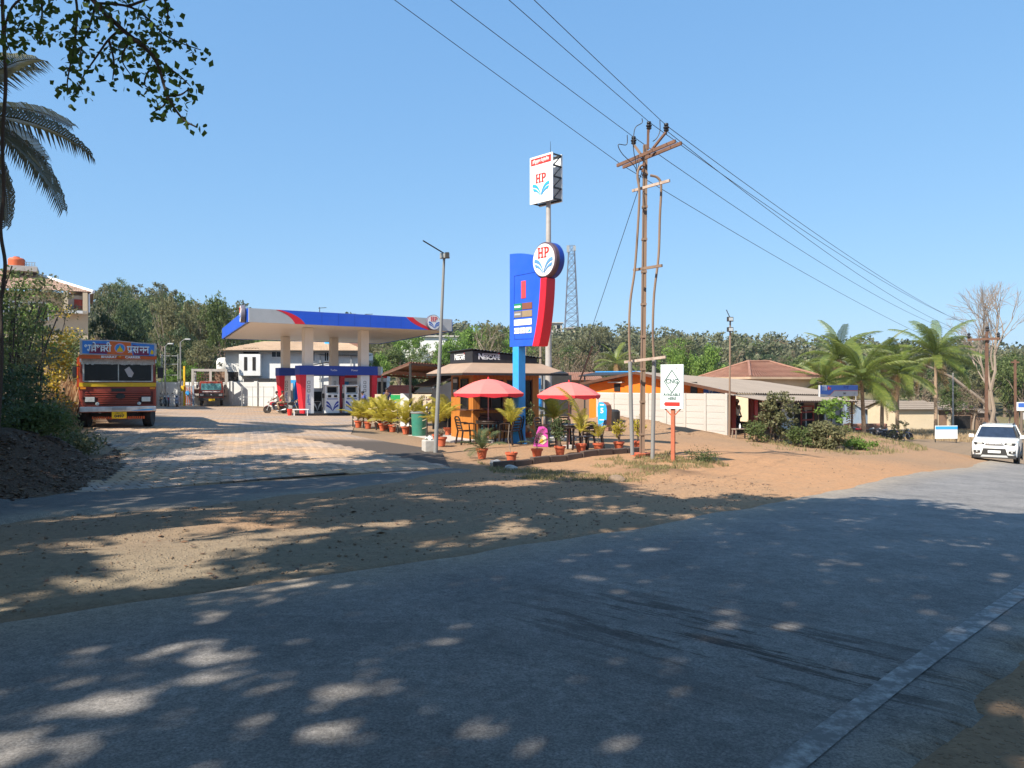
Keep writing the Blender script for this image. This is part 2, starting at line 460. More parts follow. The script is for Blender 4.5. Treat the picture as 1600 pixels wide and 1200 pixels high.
# road edge lines in plan
LEFT = [(-44,-36),(-26,-16),(-14,-4.6),(-8.6,1.1),(-3.6,5.35),(0.42,8.5),(5.1,14.0),(11.6,22.3),(19.4,32.2),(34,50),(55,75),(85,112),(120,150)]
def catmull(P, k=16):
    P = [Vector(p) for p in P]; out = []
    for i in range(len(P)-1):
        p0 = P[max(i-1, 0)]; p1 = P[i]; p2 = P[i+1]; p3 = P[min(i+2, len(P)-1)]
        for j in range(k):
            t = j/k
            out.append(0.5*((2*p1)+(p2-p0)*t+(2*p0-5*p1+4*p2-p3)*t*t+(3*p1-p0-3*p2+p3)*t**3))
    out.append(P[-1]); return out
LE = np.array([tuple(p) for p in catmull(LEFT, 20)])
_d = np.gradient(LE, axis=0); _d /= np.linalg.norm(_d, axis=1)[:, None]
RN = np.stack([_d[:, 1], -_d[:, 0]], 1)
ROADW = 5.1
NEAR = catmull([(-30,-31),(-12,-10.6),(-5,-3.3),(1.06,3.24),(4.5,6.78),(8.4,10.95),(15.3,19.4),(23.4,29.3),(38,47),(59,72),(89,109),(124,147)], 24)
NL = np.array([tuple(p) for p in NEAR])
_n = np.gradient(NL, axis=0); _n /= np.linalg.norm(_n, axis=1)[:, None]
NN = np.stack([_n[:, 1], -_n[:, 0]], 1)      # white line and the way towards the near verge
RE = NL + NN*0.42
def road_u(X, Y, LE=LE, RN=RN):
    """signed distance across the road from its far-side edge (0) to the near edge (ROADW)"""
    sh = np.shape(X); q = np.stack([np.ravel(X), np.ravel(Y)], 1)
    out = np.zeros(len(q))
    for i in range(0, len(q), 8000):
        p = q[i:i+8000]
        D = p[:, None]-LE[None]
        k = (D**2).sum(-1).argmin(1)
        out[i:i+8000] = (D[np.arange(len(p)), k]*RN[k]).sum(1)
    return out.reshape(sh)

def mesh_np(name, V, Fq, mat_, smooth=True, attrs=None):
    """fast mesh from arrays of vertices and equal-size faces"""
    me = bpy.data.meshes.new(name)
    V = np.asarray(V, np.float32); Fq = np.asarray(Fq, np.int32)
    nf, k = Fq.shape
    me.vertices.add(len(V)); me.vertices.foreach_set('co', V.ravel())
    me.loops.add(nf*k); me.loops.foreach_set('vertex_index', Fq.ravel())
    me.polygons.add(nf)
    me.polygons.foreach_set('loop_start', np.arange(0, nf*k, k, dtype=np.int32))
    if smooth: me.polygons.foreach_set('use_smooth', np.ones(nf, bool))
    for an, av in (attrs or {}).items():
        a = me.attributes.new(an, 'FLOAT', 'POINT'); a.data.foreach_set('value', np.asarray(av, np.float32).ravel())
    if mat_: me.materials.append(mat_)
    me.update(calc_edges=True); me.validate()
    return me
# ------------------------------------------------------------------ ground, road, forecourt
def loft(A, B, nu, nv):
    """points between two plan polylines"""
    def res(P, n):
        P = np.array(P, float)
        s = np.r_[0, np.cumsum(np.linalg.norm(np.diff(P, axis=0), axis=1))]
        t = np.linspace(0, s[-1], n)
        return np.stack([np.interp(t, s, P[:, 0]), np.interp(t, s, P[:, 1])], 1)
    a = res(A, nv+1); b = res(B, nv+1)
    t = np.linspace(0, 1, nu+1)
    P = a[:, None]*(1-t)[None, :, None] + b[:, None]*t[None, :, None]
    return P
def quads(nu, nv):
    i, j = np.meshgrid(np.arange(nu), np.arange(nv))
    a = (j*(nu+1)+i).ravel()
    return np.stack([a, a+1, a+nu+2, a+nu+1], 1)
def xy(px, py):
    p = hit(px, py); return (p.x, p.y)
def axy(px, Y): return ((px-800)/F*Y, Y)

FCL = [xy(118, 771), xy(183, 738), xy(200, 712), xy(150, 685), axy(150, 31), axy(215, 60), axy(230, 68)]
FCR = [xy(705, 733), xy(690, 706), xy(610, 692), xy(548, 680), axy(560, 42), axy(640, 56), axy(640, 67)]
FCPOLY = np.array(FCL + FCR[::-1])
def inside(X, Y, P):
    c = np.zeros(np.shape(X), bool); n = len(P); j = n-1
    for i in range(n):
        a = (P[i, 1] > Y) != (P[j, 1] > Y)
        t = (P[j, 0]-P[i, 0])*(Y-P[i, 1])/(P[j, 1]-P[i, 1]+1e-12)+P[i, 0]
        c ^= a & (X < t); j = i
    return c

def axis_pts(lo, mid, hi, far):
    """lo..hi dense steps given as [(start, stop, step)], then growing out to far"""
    p = []
    for a, b, st in mid: p += list(np.arange(a, b, st))
    last = mid[-1][1]; st = mid[-1][2]
    while last < far: p.append(last); st *= 1.22; last += st
    p.append(far)
    first = mid[0][0]; st = mid[0][2]; pre = []
    while first > lo: st *= 1.3; first -= st; pre.append(max(first, lo))
    return np.array(sorted(set(pre)) + p)
xs = axis_pts(-700, [(-24, -14, 0.35), (-14, 12, 0.2), (12, 34, 0.4)], 0, 700)
ys = axis_pts(-160, [(-6, 2.6, 0.5), (2.6, 26, 0.17), (26, 48, 0.4), (48, 80, 1.0)], 0, 900)
GX, GY = np.meshgrid(xs, ys)
GZ = ground_z(GX, GY)
near = (np.abs(GX) < 60) & (GY < 90)
U = np.full(GX.shape, -50.0); U[near] = road_u(GX[near], GY[near])
U2 = np.full(GX.shape, -50.0); U2[near] = road_u(GX[near], GY[near], RE, NN)
onroad = (U > 0) & (U2 < 0.05)
m_rel = np.where(U < 0, sstep(0.0, 1.3, -U), sstep(0.05, 0.8, U2))
m_rel = np.where(onroad, 0, m_rel)
fin = inside(GX, GY, FCPOLY)
m_rel = np.where(fin, 0, m_rel)
rel = 0.07*vnoise(GX, GY, 2.1, 1) + 0.045*vnoise(GX, GY, 0.75, 2) + 0.02*vnoise(GX, GY, 0.33, 3)
bk = sstep(0.1, 1.6, np.interp(GY, BKY, BKX)-GX)
rel = rel*(1 + 4.0*bk)
for u_, s_ in ((-1.3, .16), (-2.9, .2), (-3.6, .15)):      # wheel ruts along the verge
    rel = rel-0.045*np.exp(-((U-u_-0.5*vnoise(GX, GY, 5.0, 61))/s_)**2)*(GY < 26)
GZ = GZ + rel*m_rel - 0.035*onroad - 0.02*fin - 0.03*sstep(0, 0.35, -U)*(U < 0)*(1-sstep(0.4, 1.2, -U))
MND = hit(1035, 740)
def bump_at(c, h, r): 
    global GZ
    GZ = GZ + h*np.exp(-(((GX-c.x)/r)**2+((GY-c.y)/r)**2))
bump_at(MND, 0.16, 0.85); bump_at(hit(1075, 728), 0.08, 0.7)
for a, h, r in (((955, 662), 0.45, 1.1), ((1010, 668), 0.35, 1.2), ((1070, 676), 0.22, 1.1)):
    bump_at(hit(*a), h, r)
# dirt colours: red laterite towards the side road, grey gravel by the asphalt
c = hit(1300, 735)
redness = sstep(9, 1, np.hypot((GX-c.x)*0.55, (GY-c.y)*0.45)) 
c2 = hit(430, 812); redness = np.maximum(redness, 0.75*np.exp(-((GX-c2.x)/0.9)**2-((GY-c2.y)/0.7)**2))
c2 = hit(690, 838); redness = np.maximum(redness, 0.55*np.exp(-((GX-c2.x)/0.6)**2-((GY-c2.y)/0.4)**2))
redness = np.maximum(redness, 0.3*(U2 > 0)*(GY < 20)); redness = np.maximum(redness, 0.5*sstep(24, 34, GY)*(GX > -4)*(GX < 30))
gravel = sstep(4.5, 0.3, -U)*(U < 0)*sstep(24, 14, GY) + 0.5*(U2 > 0)
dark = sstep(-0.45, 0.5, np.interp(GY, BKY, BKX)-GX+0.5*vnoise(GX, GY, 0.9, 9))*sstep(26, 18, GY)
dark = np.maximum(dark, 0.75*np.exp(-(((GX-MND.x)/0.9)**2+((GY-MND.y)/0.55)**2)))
verd = sstep(60, 110, GY)
V = np.stack([GX.ravel(), GY.ravel(), GZ.ravel()], 1)

def ground_material():
    m, nt, N, L, P = nodes('dry_earth')
    tc = N.new('ShaderNodeTexCoord')
    def noise(s, d=6, r=0.6):
        n = N.new('ShaderNodeTexNoise'); n.inputs['Scale'].default_value = s; n.inputs['Detail'].default_value = d
        n.inputs['Roughness'].default_value = r; L.new(tc.outputs['Object'], n.inputs['Vector']); return n.outputs['Fac']
    def rng(v, a, b, c=0.0, d=1.0):
        n = N.new('ShaderNodeMapRange'); n.inputs['From Min'].default_value = a; n.inputs['From Max'].default_value = b
        n.inputs['To Min'].default_value = c; n.inputs['To Max'].default_value = d; L.new(v, n.inputs['Value']); return n.outputs[0]
    def attr(n_):
        n = N.new('ShaderNodeAttribute'); n.attribute_name = n_; return n.outputs['Fac']
    def math_(op, a, b):
        n = N.new('ShaderNodeMath'); n.operation = op; n.use_clamp = op == 'MULTIPLY'
        for i, v in enumerate((a, b)):
            if isinstance(v, (int, float)): n.inputs[i].default_value = v
            else: L.new(v, n.inputs[i])
        return n.outputs[0]
    def mix(f, a, b, bt='MIX'):
        n = N.new('ShaderNodeMix'); n.data_type = 'RGBA'; n.blend_type = bt
        if isinstance(f, (int, float)): n.inputs['Factor'].default_value = f
        else: L.new(f, n.inputs['Factor'])
        for s_, v in (('A', a), ('B', b)):
            if isinstance(v, tuple): n.inputs[s_].default_value = (*v, 1)
            else: L.new(v, n.inputs[s_])
        return n.outputs['Result']
    big = noise(0.35, 5); mid = noise(1.7, 7, 0.7); fine = noise(14, 6, 0.75)
    col = mix(rng(big, 0.35, 0.65), (0.28,0.192,0.12), (0.235,0.17,0.112))
    col = mix(math_('MULTIPLY', attr('gravel'), rng(mid, 0.2, 0.6, 0.5, 1.0)), col, (0.265,0.212,0.145))
    col = mix(math_('MULTIPLY', attr('red'), rng(mid, 0.25, 0.6, 0.45, 1.0)), col, (0.45,0.24,0.118))
    col = mix(math_('MULTIPLY', attr('verd'), rng(mid, 0.3, 0.6, 0.4, 1.0)), col, (0.15,0.14,0.065))
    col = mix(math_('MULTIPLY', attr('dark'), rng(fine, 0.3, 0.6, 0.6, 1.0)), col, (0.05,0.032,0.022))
    col = mix(rng(mid, 0.55, 0.75, 0.0, 0.45), col, (0.20,0.145,0.10))
    vor = N.new('ShaderNodeTexVoronoi'); vor.inputs['Scale'].default_value = 26
    L.new(tc.outputs['Object'], vor.inputs['Vector'])
    peb = rng(vor.outputs['Distance'], 0.16, 0.34, 1.0, 0.0)
    col = mix(math_('MULTIPLY', peb, rng(mid, 0.45, 0.6, 0.0, 0.35)), col, (0.40,0.33,0.26))
    hs = N.new('ShaderNodeHueSaturation'); L.new(col, hs.inputs['Color']); L.new(rng(fine, 0.25, 0.75, 0.72, 1.25), hs.inputs['Value'])
    L.new(hs.outputs[0], P.inputs['Base Color'])
    P.inputs['Roughness'].default_value = 0.95; P.inputs['Specular IOR Level'].default_value = 0.15
    h = math_('ADD', math_('MULTIPLY', fine, 0.6), math_('MULTIPLY', peb, 0.5))
    b = N.new('ShaderNodeBump'); b.inputs['Strength'].default_value = 0.8; b.inputs['Distance'].default_value = 0.03
    L.new(h, b.inputs['Height']); L.new(b.outputs[0], P.inputs['Normal'])
    return m
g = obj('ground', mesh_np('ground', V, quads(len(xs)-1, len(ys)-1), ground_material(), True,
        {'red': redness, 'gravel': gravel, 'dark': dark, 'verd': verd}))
tag(g, kind='structure')

# --- asphalt
def asphalt_material(name='worn_asphalt', ca=(0.14,0.131,0.123), cb=(0.27,0.25,0.23)):
    m, nt, N, L, P = nodes(name)
    tc = N.new('ShaderNodeTexCoord')
    def noise(s, d=6, r=0.6, vec=None):
        n = N.new('ShaderNodeTexNoise'); n.inputs['Scale'].default_value = s; n.inputs['Detail'].default_value = d
        n.inputs['Roughness'].default_value = r; L.new(vec or tc.outputs['Object'], n.inputs['Vector']); return n.outputs['Fac']
    def rng(v, a, b, c=0.0, d=1.0):
        n = N.new('ShaderNodeMapRange'); n.inputs['From Min'].default_value = a; n.inputs['From Max'].default_value = b
        n.inputs['To Min'].default_value = c; n.inputs['To Max'].default_value = d; L.new(v, n.inputs['Value']); return n.outputs[0]
    def attr(n_):
        n = N.new('ShaderNodeAttribute'); n.attribute_name = n_; return n.outputs['Fac']
    def math_(op, a, b):
        n = N.new('ShaderNodeMath'); n.operation = op
        for i, v in enumerate((a, b)):
            if isinstance(v, (int, float)): n.inputs[i].default_value = v
            else: L.new(v, n.inputs[i])
        return n.outputs[0]
    def mix(f, a, b):
        n = N.new('ShaderNodeMix'); n.data_type = 'RGBA'
        if isinstance(f, (int, float)): n.inputs['Factor'].default_value = f
        else: L.new(f, n.inputs['Factor'])
        for s_, v in (('A', a), ('B', b)):
            if isinstance(v, tuple): n.inputs[s_].default_value = (*v, 1)
            else: L.new(v, n.inputs[s_])
        return n.outputs['Result']
    mid = noise(0.9, 8, 0.72); fine = noise(70, 3, 0.8); fine2 = noise(11, 7, 0.8)
    col = mix(rng(mid, 0.3, 0.7), ca, cb)
    # tyre-dragged mud streaks running across the road
    mp = N.new('ShaderNodeMapping'); mp.vector_type = 'TEXTURE'
    mp.inputs['Rotation'].default_value = (0, 0, R(-41)); mp.inputs['Scale'].default_value = (1.9, 0.22, 1)
    L.new(tc.outputs['Object'], mp.inputs['Vector'])
    st = noise(1.6, 7, 0.72, mp.outputs[0])
    worn = math_('MULTIPLY', attr('worn'), rng(st, 0.515, 0.565))
    col = mix(math_('MULTIPLY', worn, 0.9), col, (0.05,0.038,0.03))
    pale = math_('MULTIPLY', attr('worn'), rng(st, 0.42, 0.34, 0.0, 0.45))
    col = mix(pale, col, (0.28,0.27,0.26))
    # dust blown on from the verge
    dust = math_('MULTIPLY', attr('dust'), rng(mid, 0.25, 0.62, 0.35, 1.0))
    col = mix(dust, col, (0.31,0.25,0.18))
    hs = N.new('ShaderNodeHueSaturation'); L.new(col, hs.inputs['Color'])
    L.new(math_('MULTIPLY', rng(fine, 0.3, 0.7, 0.5, 1.5), rng(fine2, 0.25, 0.75, 0.58, 1.42)), hs.inputs['Value'])
    hs.inputs['Value'].default_value = 1
    L.new(hs.outputs[0], P.inputs['Base Color'])
    P.inputs['Roughness'].default_value = 0.82; P.inputs['Specular IOR Level'].default_value = 0.3
    b = N.new('ShaderNodeBump'); b.inputs['Strength'].default_value = 0.55; b.inputs['Distance'].default_value = 0.012
    L.new(math_('ADD', math_('MULTIPLY', fine, 0.7), math_('MULTIPLY', worn, -0.9)), b.inputs['Height']); L.new(b.outputs[0], P.inputs['Normal'])
    return m
ASPH = asphalt_material()
nu = 26
t = np.linspace(0, 1, nu+1)
seg = np.concatenate([np.linspace(LE[i], LE[i+1], 4, endpoint=False) for i in range(len(LE)-1)])
segR = np.concatenate([np.linspace(RN[i], RN[i+1], 4, endpoint=False) for i in range(len(LE)-1)])
wid = ROADW + 0.12
edge = 0.16*vnoise(seg[:, 0], seg[:, 1], 0.7, 21) + 0.2*vnoise(seg[:, 0], seg[:, 1], 2.3, 22)
edge2 = 0.16 + 0.22*vnoise(seg[:, 0], seg[:, 1], 0.8, 23) + 0.2*vnoise(seg[:, 0], seg[:, 1], 0.25, 25)
off = np.tile(t*ROADW, (len(seg), 1))
near_ = loft([tuple(q) for q in RE], [tuple(q) for q in RE+NN], 1, len(seg)-1)
A_ = seg+segR*edge[:, None]
# pair each point of the far edge with the nearest point of the near edge
D_ = ((A_[:, None]-RE[None])**2).sum(-1); kk = np.maximum.accumulate(D_.argmin(1))
B_ = RE[kk]+NN[kk]*edge2[:, None]
RP = A_[:, None]*(1-t)[None, :, None]+B_[:, None]*t[None, :, None]
rz_ = ground_z(RP[..., 0], RP[..., 1]) + 0.02*np.sin(np.clip(off/ROADW, 0, 1)*PI)
rz_[:, 0] -= 0.06; rz_[:, -1] -= 0.03
wc = np.array([1.55, 4.75])
dd = (RP-wc) @ np.array([0.76, -0.65]); de = (RP-wc) @ np.array([0.65, 0.76])
worn = np.exp(-(dd/1.7)**4-(de/0.75)**2)
dust = sstep(1.35, 0.0, off)*0.95 + sstep(ROADW-0.45, ROADW, off)*0.8 + 0.15*sstep(18, 26, RP[..., 1])
road = obj('road', mesh_np('road', np.concatenate([RP, rz_[..., None]], 2).reshape(-1, 3), quads(nu, len(seg)-1), ASPH, True,
          {'worn': worn, 'dust': dust}))
tag(road, kind='structure')

# worn white edge line
def line_material():
    m, nt, N, L, P = nodes('worn_line_paint')
    tc = N.new('ShaderNodeTexCoord')
    n = N.new('ShaderNodeTexNoise'); n.inputs['Scale'].default_value = 9; n.inputs['Detail'].default_value = 8; n.inputs['Roughness'].default_value = 0.75
    L.new(tc.outputs['Object'], n.inputs['Vector'])
    mr = N.new('ShaderNodeMapRange'); mr.inputs['From Min'].default_value = 0.36; mr.inputs['From Max'].default_value = 0.54
    L.new(n.outputs['Fac'], mr.inputs['Value'])
    mx = N.new('ShaderNodeMix'); mx.data_type = 'RGBA'; mx.inputs['A'].default_value = (0.46,0.44,0.42,1); mx.inputs['B'].default_value = (0.19,0.18,0.172,1)
    L.new(mr.outputs[0], mx.inputs['Factor']); L.new(mx.outputs['Result'], P.inputs['Base Color'])
    P.inputs['Roughness'].default_value = 0.85
    return m
k = (NL[:, 1] > 0) & (NL[:, 1] < 45)
S2 = NL[k]; N2 = NN[k]
w0 = 0.02 + 0*S2[:, 0]; w1 = 0.15 + 0*S2[:, 0]
tt = np.linspace(0, 1, 4)
oo = w0[:, None]*(1-tt) + w1[:, None]*tt
LP = S2[:, None] + N2[:, None]*oo[..., None]
lz = ground_z(LP[..., 0], LP[..., 1]) + 0.011
tag(obj('road_edge_line', mesh_np('road_edge_line', np.concatenate([LP, lz[..., None]], 2).reshape(-1, 3), quads(3, len(S2)-1), line_material())), kind='structure')

# --- paved forecourt
def paver_material(name, field=False):
    m, nt, N, L, P = nodes(name)
    tc = N.new('ShaderNodeTexCoord'); gm = N.new('ShaderNodeNewGeometry'); oi = N.new('ShaderNodeObjectInfo')
    n1 = N.new('ShaderNodeTexNoise'); n1.inputs['Scale'].default_value = 0.55; n1.inputs['Detail'].default_value = 6
    L.new(gm.outputs['Position'], n1.inputs['Vector'])
    n2 = N.new('ShaderNodeTexNoise'); n2.inputs['Scale'].default_value = 22; n2.inputs['Detail'].default_value = 4
    L.new(gm.outputs['Position'], n2.inputs['Vector'])
    mx = N.new('ShaderNodeMix'); mx.data_type = 'RGBA'
    mx.inputs['A'].default_value = (0.31,0.255,0.215,1); mx.inputs['B'].default_value = (0.43,0.285,0.175,1)
    mr = N.new('ShaderNodeMapRange'); mr.inputs['From Min'].default_value = 0.35; mr.inputs['From Max'].default_value = 0.62
    L.new(n1.outputs['Fac'], mr.inputs['Value']); L.new(mr.outputs[0], mx.inputs['Factor'])
    a = N.new('ShaderNodeMath'); a.operation = 'ADD'; L.new(gm.outputs['Random Per Island'], a.inputs[0]); L.new(oi.outputs['Random'], a.inputs[1])
    fr = N.new('ShaderNodeMath'); fr.operation = 'FRACT'; L.new(a.outputs[0], fr.inputs[0])
    m2 = N.new('ShaderNodeMapRange'); m2.inputs['To Min'].default_value = 0.82; m2.inputs['To Max'].default_value = 1.12
    L.new(fr.outputs[0], m2.inputs['Value'])
    m3 = N.new('ShaderNodeMapRange'); m3.inputs['From Min'].default_value = 0.25; m3.inputs['From Max'].default_value = 0.75
    m3.inputs['To Min'].default_value = 0.85; m3.inputs['To Max'].default_value = 1.15; L.new(n2.outputs['Fac'], m3.inputs['Value'])
    mu = N.new('ShaderNodeMath'); mu.operation = 'MULTIPLY'; L.new(m2.outputs[0], mu.inputs[0]); L.new(m3.outputs[0], mu.inputs[1])
    hs = N.new('ShaderNodeHueSaturation'); L.new(mx.outputs['Result'], hs.inputs['Color']); L.new(mu.outputs[0], hs.inputs['Value'])
    L.new(hs.outputs[0], P.inputs['Base Color']); P.inputs['Roughness'].default_value = 0.9; P.inputs['Specular IOR Level'].default_value = 0.2
    if field:   # too far away to tell the blocks apart: joints in the material
        mp = N.new('ShaderNodeMapping'); mp.inputs['Rotation'].default_value = (0, 0, -PAVE_ANG)
        L.new(gm.outputs['Position'], mp.inputs['Vector'])
        br = N.new('ShaderNodeTexBrick'); br.inputs['Scale'].default_value = 1.0
        br.inputs['Brick Width'].default_value = 0.24; br.inputs['Row Height'].default_value = 0.31; br.inputs['Mortar Size'].default_value = 0.012
        br.inputs['Color1'].default_value = (1,1,1,1); br.inputs['Color2'].default_value = (0.86,0.86,0.86,1); br.inputs['Mortar'].default_value = (0.55,0.52,0.5,1)
        L.new(mp.outputs[0], br.inputs['Vector'])
        mm = N.new('ShaderNodeMix'); mm.data_type = 'RGBA'; mm.blend_type = 'MULTIPLY'; mm.inputs['Factor'].default_value = 1
        L.new(hs.outputs[0], mm.inputs['A']); L.new(br.outputs['Color'], mm.inputs['B'])
        at_ = N.new('ShaderNodeAttribute'); at_.attribute_name = 'bed'      # sand bed between the single blocks
        mb_ = N.new('ShaderNodeMix'); mb_.data_type = 'RGBA'; mb_.inputs['B'].default_value = (0.085,0.068,0.055,1)
        L.new(at_.outputs['Fac'], mb_.inputs['Factor']); L.new(mm.outputs['Result'], mb_.inputs['A']); L.new(mb_.outputs['Result'], P.inputs['Base Color'])
    b = N.new('ShaderNodeBump'); b.inputs['Strength'].default_value = 0.4; b.inputs['Distance'].default_value = 0.01
    L.new(n2.outputs['Fac'], b.inputs['Height']); L.new(b.outputs[0], P.inputs['Normal'])
    return m
EA = Vector(xy(60, 776)); EB = Vector(xy(705, 733))
PU = (EB-EA).normalized(); PV = Vector((-PU.y, PU.x)); PAVE_ANG = math.atan2(PU.y, PU.x)
PAVER = paver_material('paving_block'); PAVEF = paver_material('paving_far', True)
P_ = loft(FCL, FCR, 50, 110)
pz = ground_z(P_[..., 0], P_[..., 1]) + 0.012
fore = obj('forecourt', mesh_np('forecourt', np.concatenate([P_, pz[..., None]], 2).reshape(-1, 3), quads(50, 110), PAVEF, True, {'bed': sstep(25.5, 23.5, P_[..., 1])}))
tag(fore, kind='structure')
# single blocks near the road
bw, bd = 0.24, 0.31
def block(mb, c, z, w, d, tilt=(0, 0)):
    vs = []
    for s_, zz in ((1.0, -0.03), (1.0, 0.012), (0.93, 0.02)):
        for i, j in ((-1,-1),(1,-1),(1,1),(-1,1)):
            x = i*w/2*s_; y = j*d/2*s_
            vs.append((c[0]+x*PU.x+y*PV.x, c[1]+x*PU.y+y*PV.y, z+zz+tilt[0]*x+tilt[1]*y))
    mb.add(vs, [(0,1,5,4),(1,2,6,5),(2,3,7,6),(3,0,4,7),(4,5,9,8),(5,6,10,9),(6,7,11,10),(7,4,8,11),(8,9,10,11)])
cells = []
ncol = int((EB-EA).length/bw)
for r_ in range(46):
    for c_ in range(-14, ncol+2):
        q = EA + PU*((c_+0.5+0.5*(r_ % 2))*bw) + PV*((r_+0.5)*bd)
        if inside(np.array([q.x]), np.array([q.y]), FCPOLY)[0]:
            cells.append((q, q.y))
cells = [(q, F*0.24/q.y) for q, y in cells if y < 27 and (q.x-(-7.0)*1) > -30]
cells.sort(key=lambda e: -e[1])
bmesh_one = None
one = MB(); block(one, (0, 0), 0, bw-0.02, bd-0.02)
one_me = one.mesh('paver', PAVER)
rest = MB()
for i, (q, s_) in enumerate(cells):
    e = 0.3
    z0 = gz(q.x, q.y); zx = (gz(q.x+PU.x*e, q.y+PU.y*e)-z0)/e; zy = (gz(q.x+PV.x*e, q.y+PV.y*e)-z0)/e
    dz = rnd.uniform(-0.006, 0.005)
    if i < 300:
        o = obj('paver', one_me, fore)
        # turn the shared block onto the slope
        nrm = Vector((-(zx*PU.x+zy*PV.x), -(zx*PU.y+zy*PV.y), 1)).normalized()
        o.rotation_euler = Vector((0, 0, 1)).rotation_difference(nrm).to_euler()
        o.location = (q.x, q.y, z0+0.006+dz)
    else:
        block(rest, q, z0+0.006+dz, bw-0.02, bd-0.02, (zx, zy))
pf = rest.build('paver_field', PAVER, fore, fix=False)
tag(pf, kind='stuff')

# asphalt apron between blocks and gravel
ap_a = [xy(-140, 790), xy(118, 772), xy(330, 760), xy(560, 745), xy(705, 734)]
ap_b = [xy(-160, 845), xy(60, 808), xy(330, 791), xy(560, 767), xy(735, 735)]
P_ = loft(ap_a, ap_b, 10, 60)
P_[:, 0] += PV*0.06
wob = 0.25*vnoise(P_[:, -1, 0], P_[:, -1, 1], 0.9, 41)
P_[:, -1] += wob[:, None]*np.array([PV.x, PV.y]); P_[:, -2] += 0.6*wob[:, None]*np.array([PV.x, PV.y])
pz = ground_z(P_[..., 0], P_[..., 1]) + 0.03 + 0.01*vnoise(P_[..., 0], P_[..., 1], 0.4, 5)
pz[:, 0] -= 0.012; pz[:, -1] -= 0.08
tag(obj('asphalt_apron', mesh_np('asphalt_apron', np.concatenate([P_, pz[..., None]], 2).reshape(-1, 3), quads(10, 60), asphalt_material('dark_asphalt', (0.075,0.073,0.072), (0.11,0.105,0.10)), True,
    {'worn': P_[..., 0]*0, 'dust': 0.12+0.88*np.linspace(0,1,11)[None]**4+0*P_[..., 0]})), kind='structure')

# --- stones, litter, grass
def ground_pts(rows, n, rs):
    """random points on the ground inside a picture-shaped patch of the place, given by plan corners"""
    Q = np.array(rows); lo = Q.min(0); hi = Q.max(0); out = []
    while len(out) < n:
        p = lo + rs.rand(n, 2)*(hi-lo)
        out += list(p[inside(p[:, 0], p[:, 1], Q)])
    return np.array(out[:n])
def pebbles(P, r0, r1, rs, lift=0.3):
    n = len(P); r = r0 + (r1-r0)*rs.rand(n)**3
    base = np.array([(1,0,0),(0,1,0),(-1,0,0),(0,-1,0),(0,0,0.7),(0,0,-0.7)])
    V = base[None]*(0.7+0.6*rs.rand(n, 6, 1)); a = rs.rand(n)*6.28
    x = V[..., 0]*np.cos(a)[:, None]-V[..., 1]*np.sin(a)[:, None]; y = V[..., 0]*np.sin(a)[:, None]+V[..., 1]*np.cos(a)[:, None]
    V = np.stack([x, y, V[..., 2]], 2)*r[:, None, None]
    V[..., 0] += P[:, 0:1]; V[..., 1] += P[:, 1:2]; V[..., 2] += (ground_h(P[:, 0], P[:, 1])+r*lift)[:, None]
    T = np.array([(0,1,4),(1,2,4),(2,3,4),(3,0,4),(1,0,5),(2,1,5),(3,2,5),(0,3,5)])
    Fq = (T[None]+6*np.arange(n)[:, None, None]).reshape(-1, 3)
    return V.reshape(-1, 3), Fq
def ground_h(X, Y):
    """height of the finished ground sheet"""
    ix = np.clip(np.searchsorted(xs, X)-1, 0, len(xs)-2); iy = np.clip(np.searchsorted(ys, Y)-1, 0, len(ys)-2)
    fx = (X-xs[ix])/(xs[ix+1]-xs[ix]); fy = (Y-ys[iy])/(ys[iy+1]-ys[iy])
    return (GZ[iy, ix]*(1-fx)+GZ[iy, ix+1]*fx)*(1-fy)+(GZ[iy+1, ix]*(1-fx)+GZ[iy+1, ix+1]*fx)*fy
def gh(x, y): return float(ground_h(np.array([x]), np.array([y]))[0])
def atg(px, Y, up=0.0):
    x = (px-800.0)/F*Y
    return Vector((x, Y, gh(x, Y)+up))
rs = np.random.RandomState(5)
shoulder = [xy(-60, 965), xy(0, 960), xy(500, 888), xy(860, 838), xy(1240, 774), xy(1180, 745), xy(760, 742), xy(500, 780), xy(0, 810), xy(-100, 860)]
PB = ground_pts(shoulder, 3000, rs)
verge = [tuple(RE[k]+NN[k]*0.02) for k in range(60, 160)] + [tuple(RE[k]+NN[k]*4) for k in range(159, 59, -1)]
PB = np.concatenate([PB, ground_pts(verge, 2200, rs), ground_pts([xy(980, 760), xy(1240, 770), xy(1500, 722), xy(1300, 715), xy(1060, 735)], 500, rs)])
Vp, Fp = pebbles(PB, 0.004, 0.024, rs)
tag(obj('gravel', mesh_np('gravel', Vp, Fp, M['stone'], False)), 'loose brown pebbles scattered over the dirt shoulder', 'gravel', kind='stuff')
PB2 = ground_pts([xy(-80, 800), xy(60, 780), xy(205, 752), xy(190, 705), xy(60, 680), xy(-120, 730)], 170, rs)
Vp, Fp = pebbles(PB2, 0.01, 0.07, rs)
tag(obj('soil_clods', mesh_np('soil_clods', Vp, Fp, M['soil'], False)), 'dark clods of earth on the shaded bank', 'clods', kind='stuff')
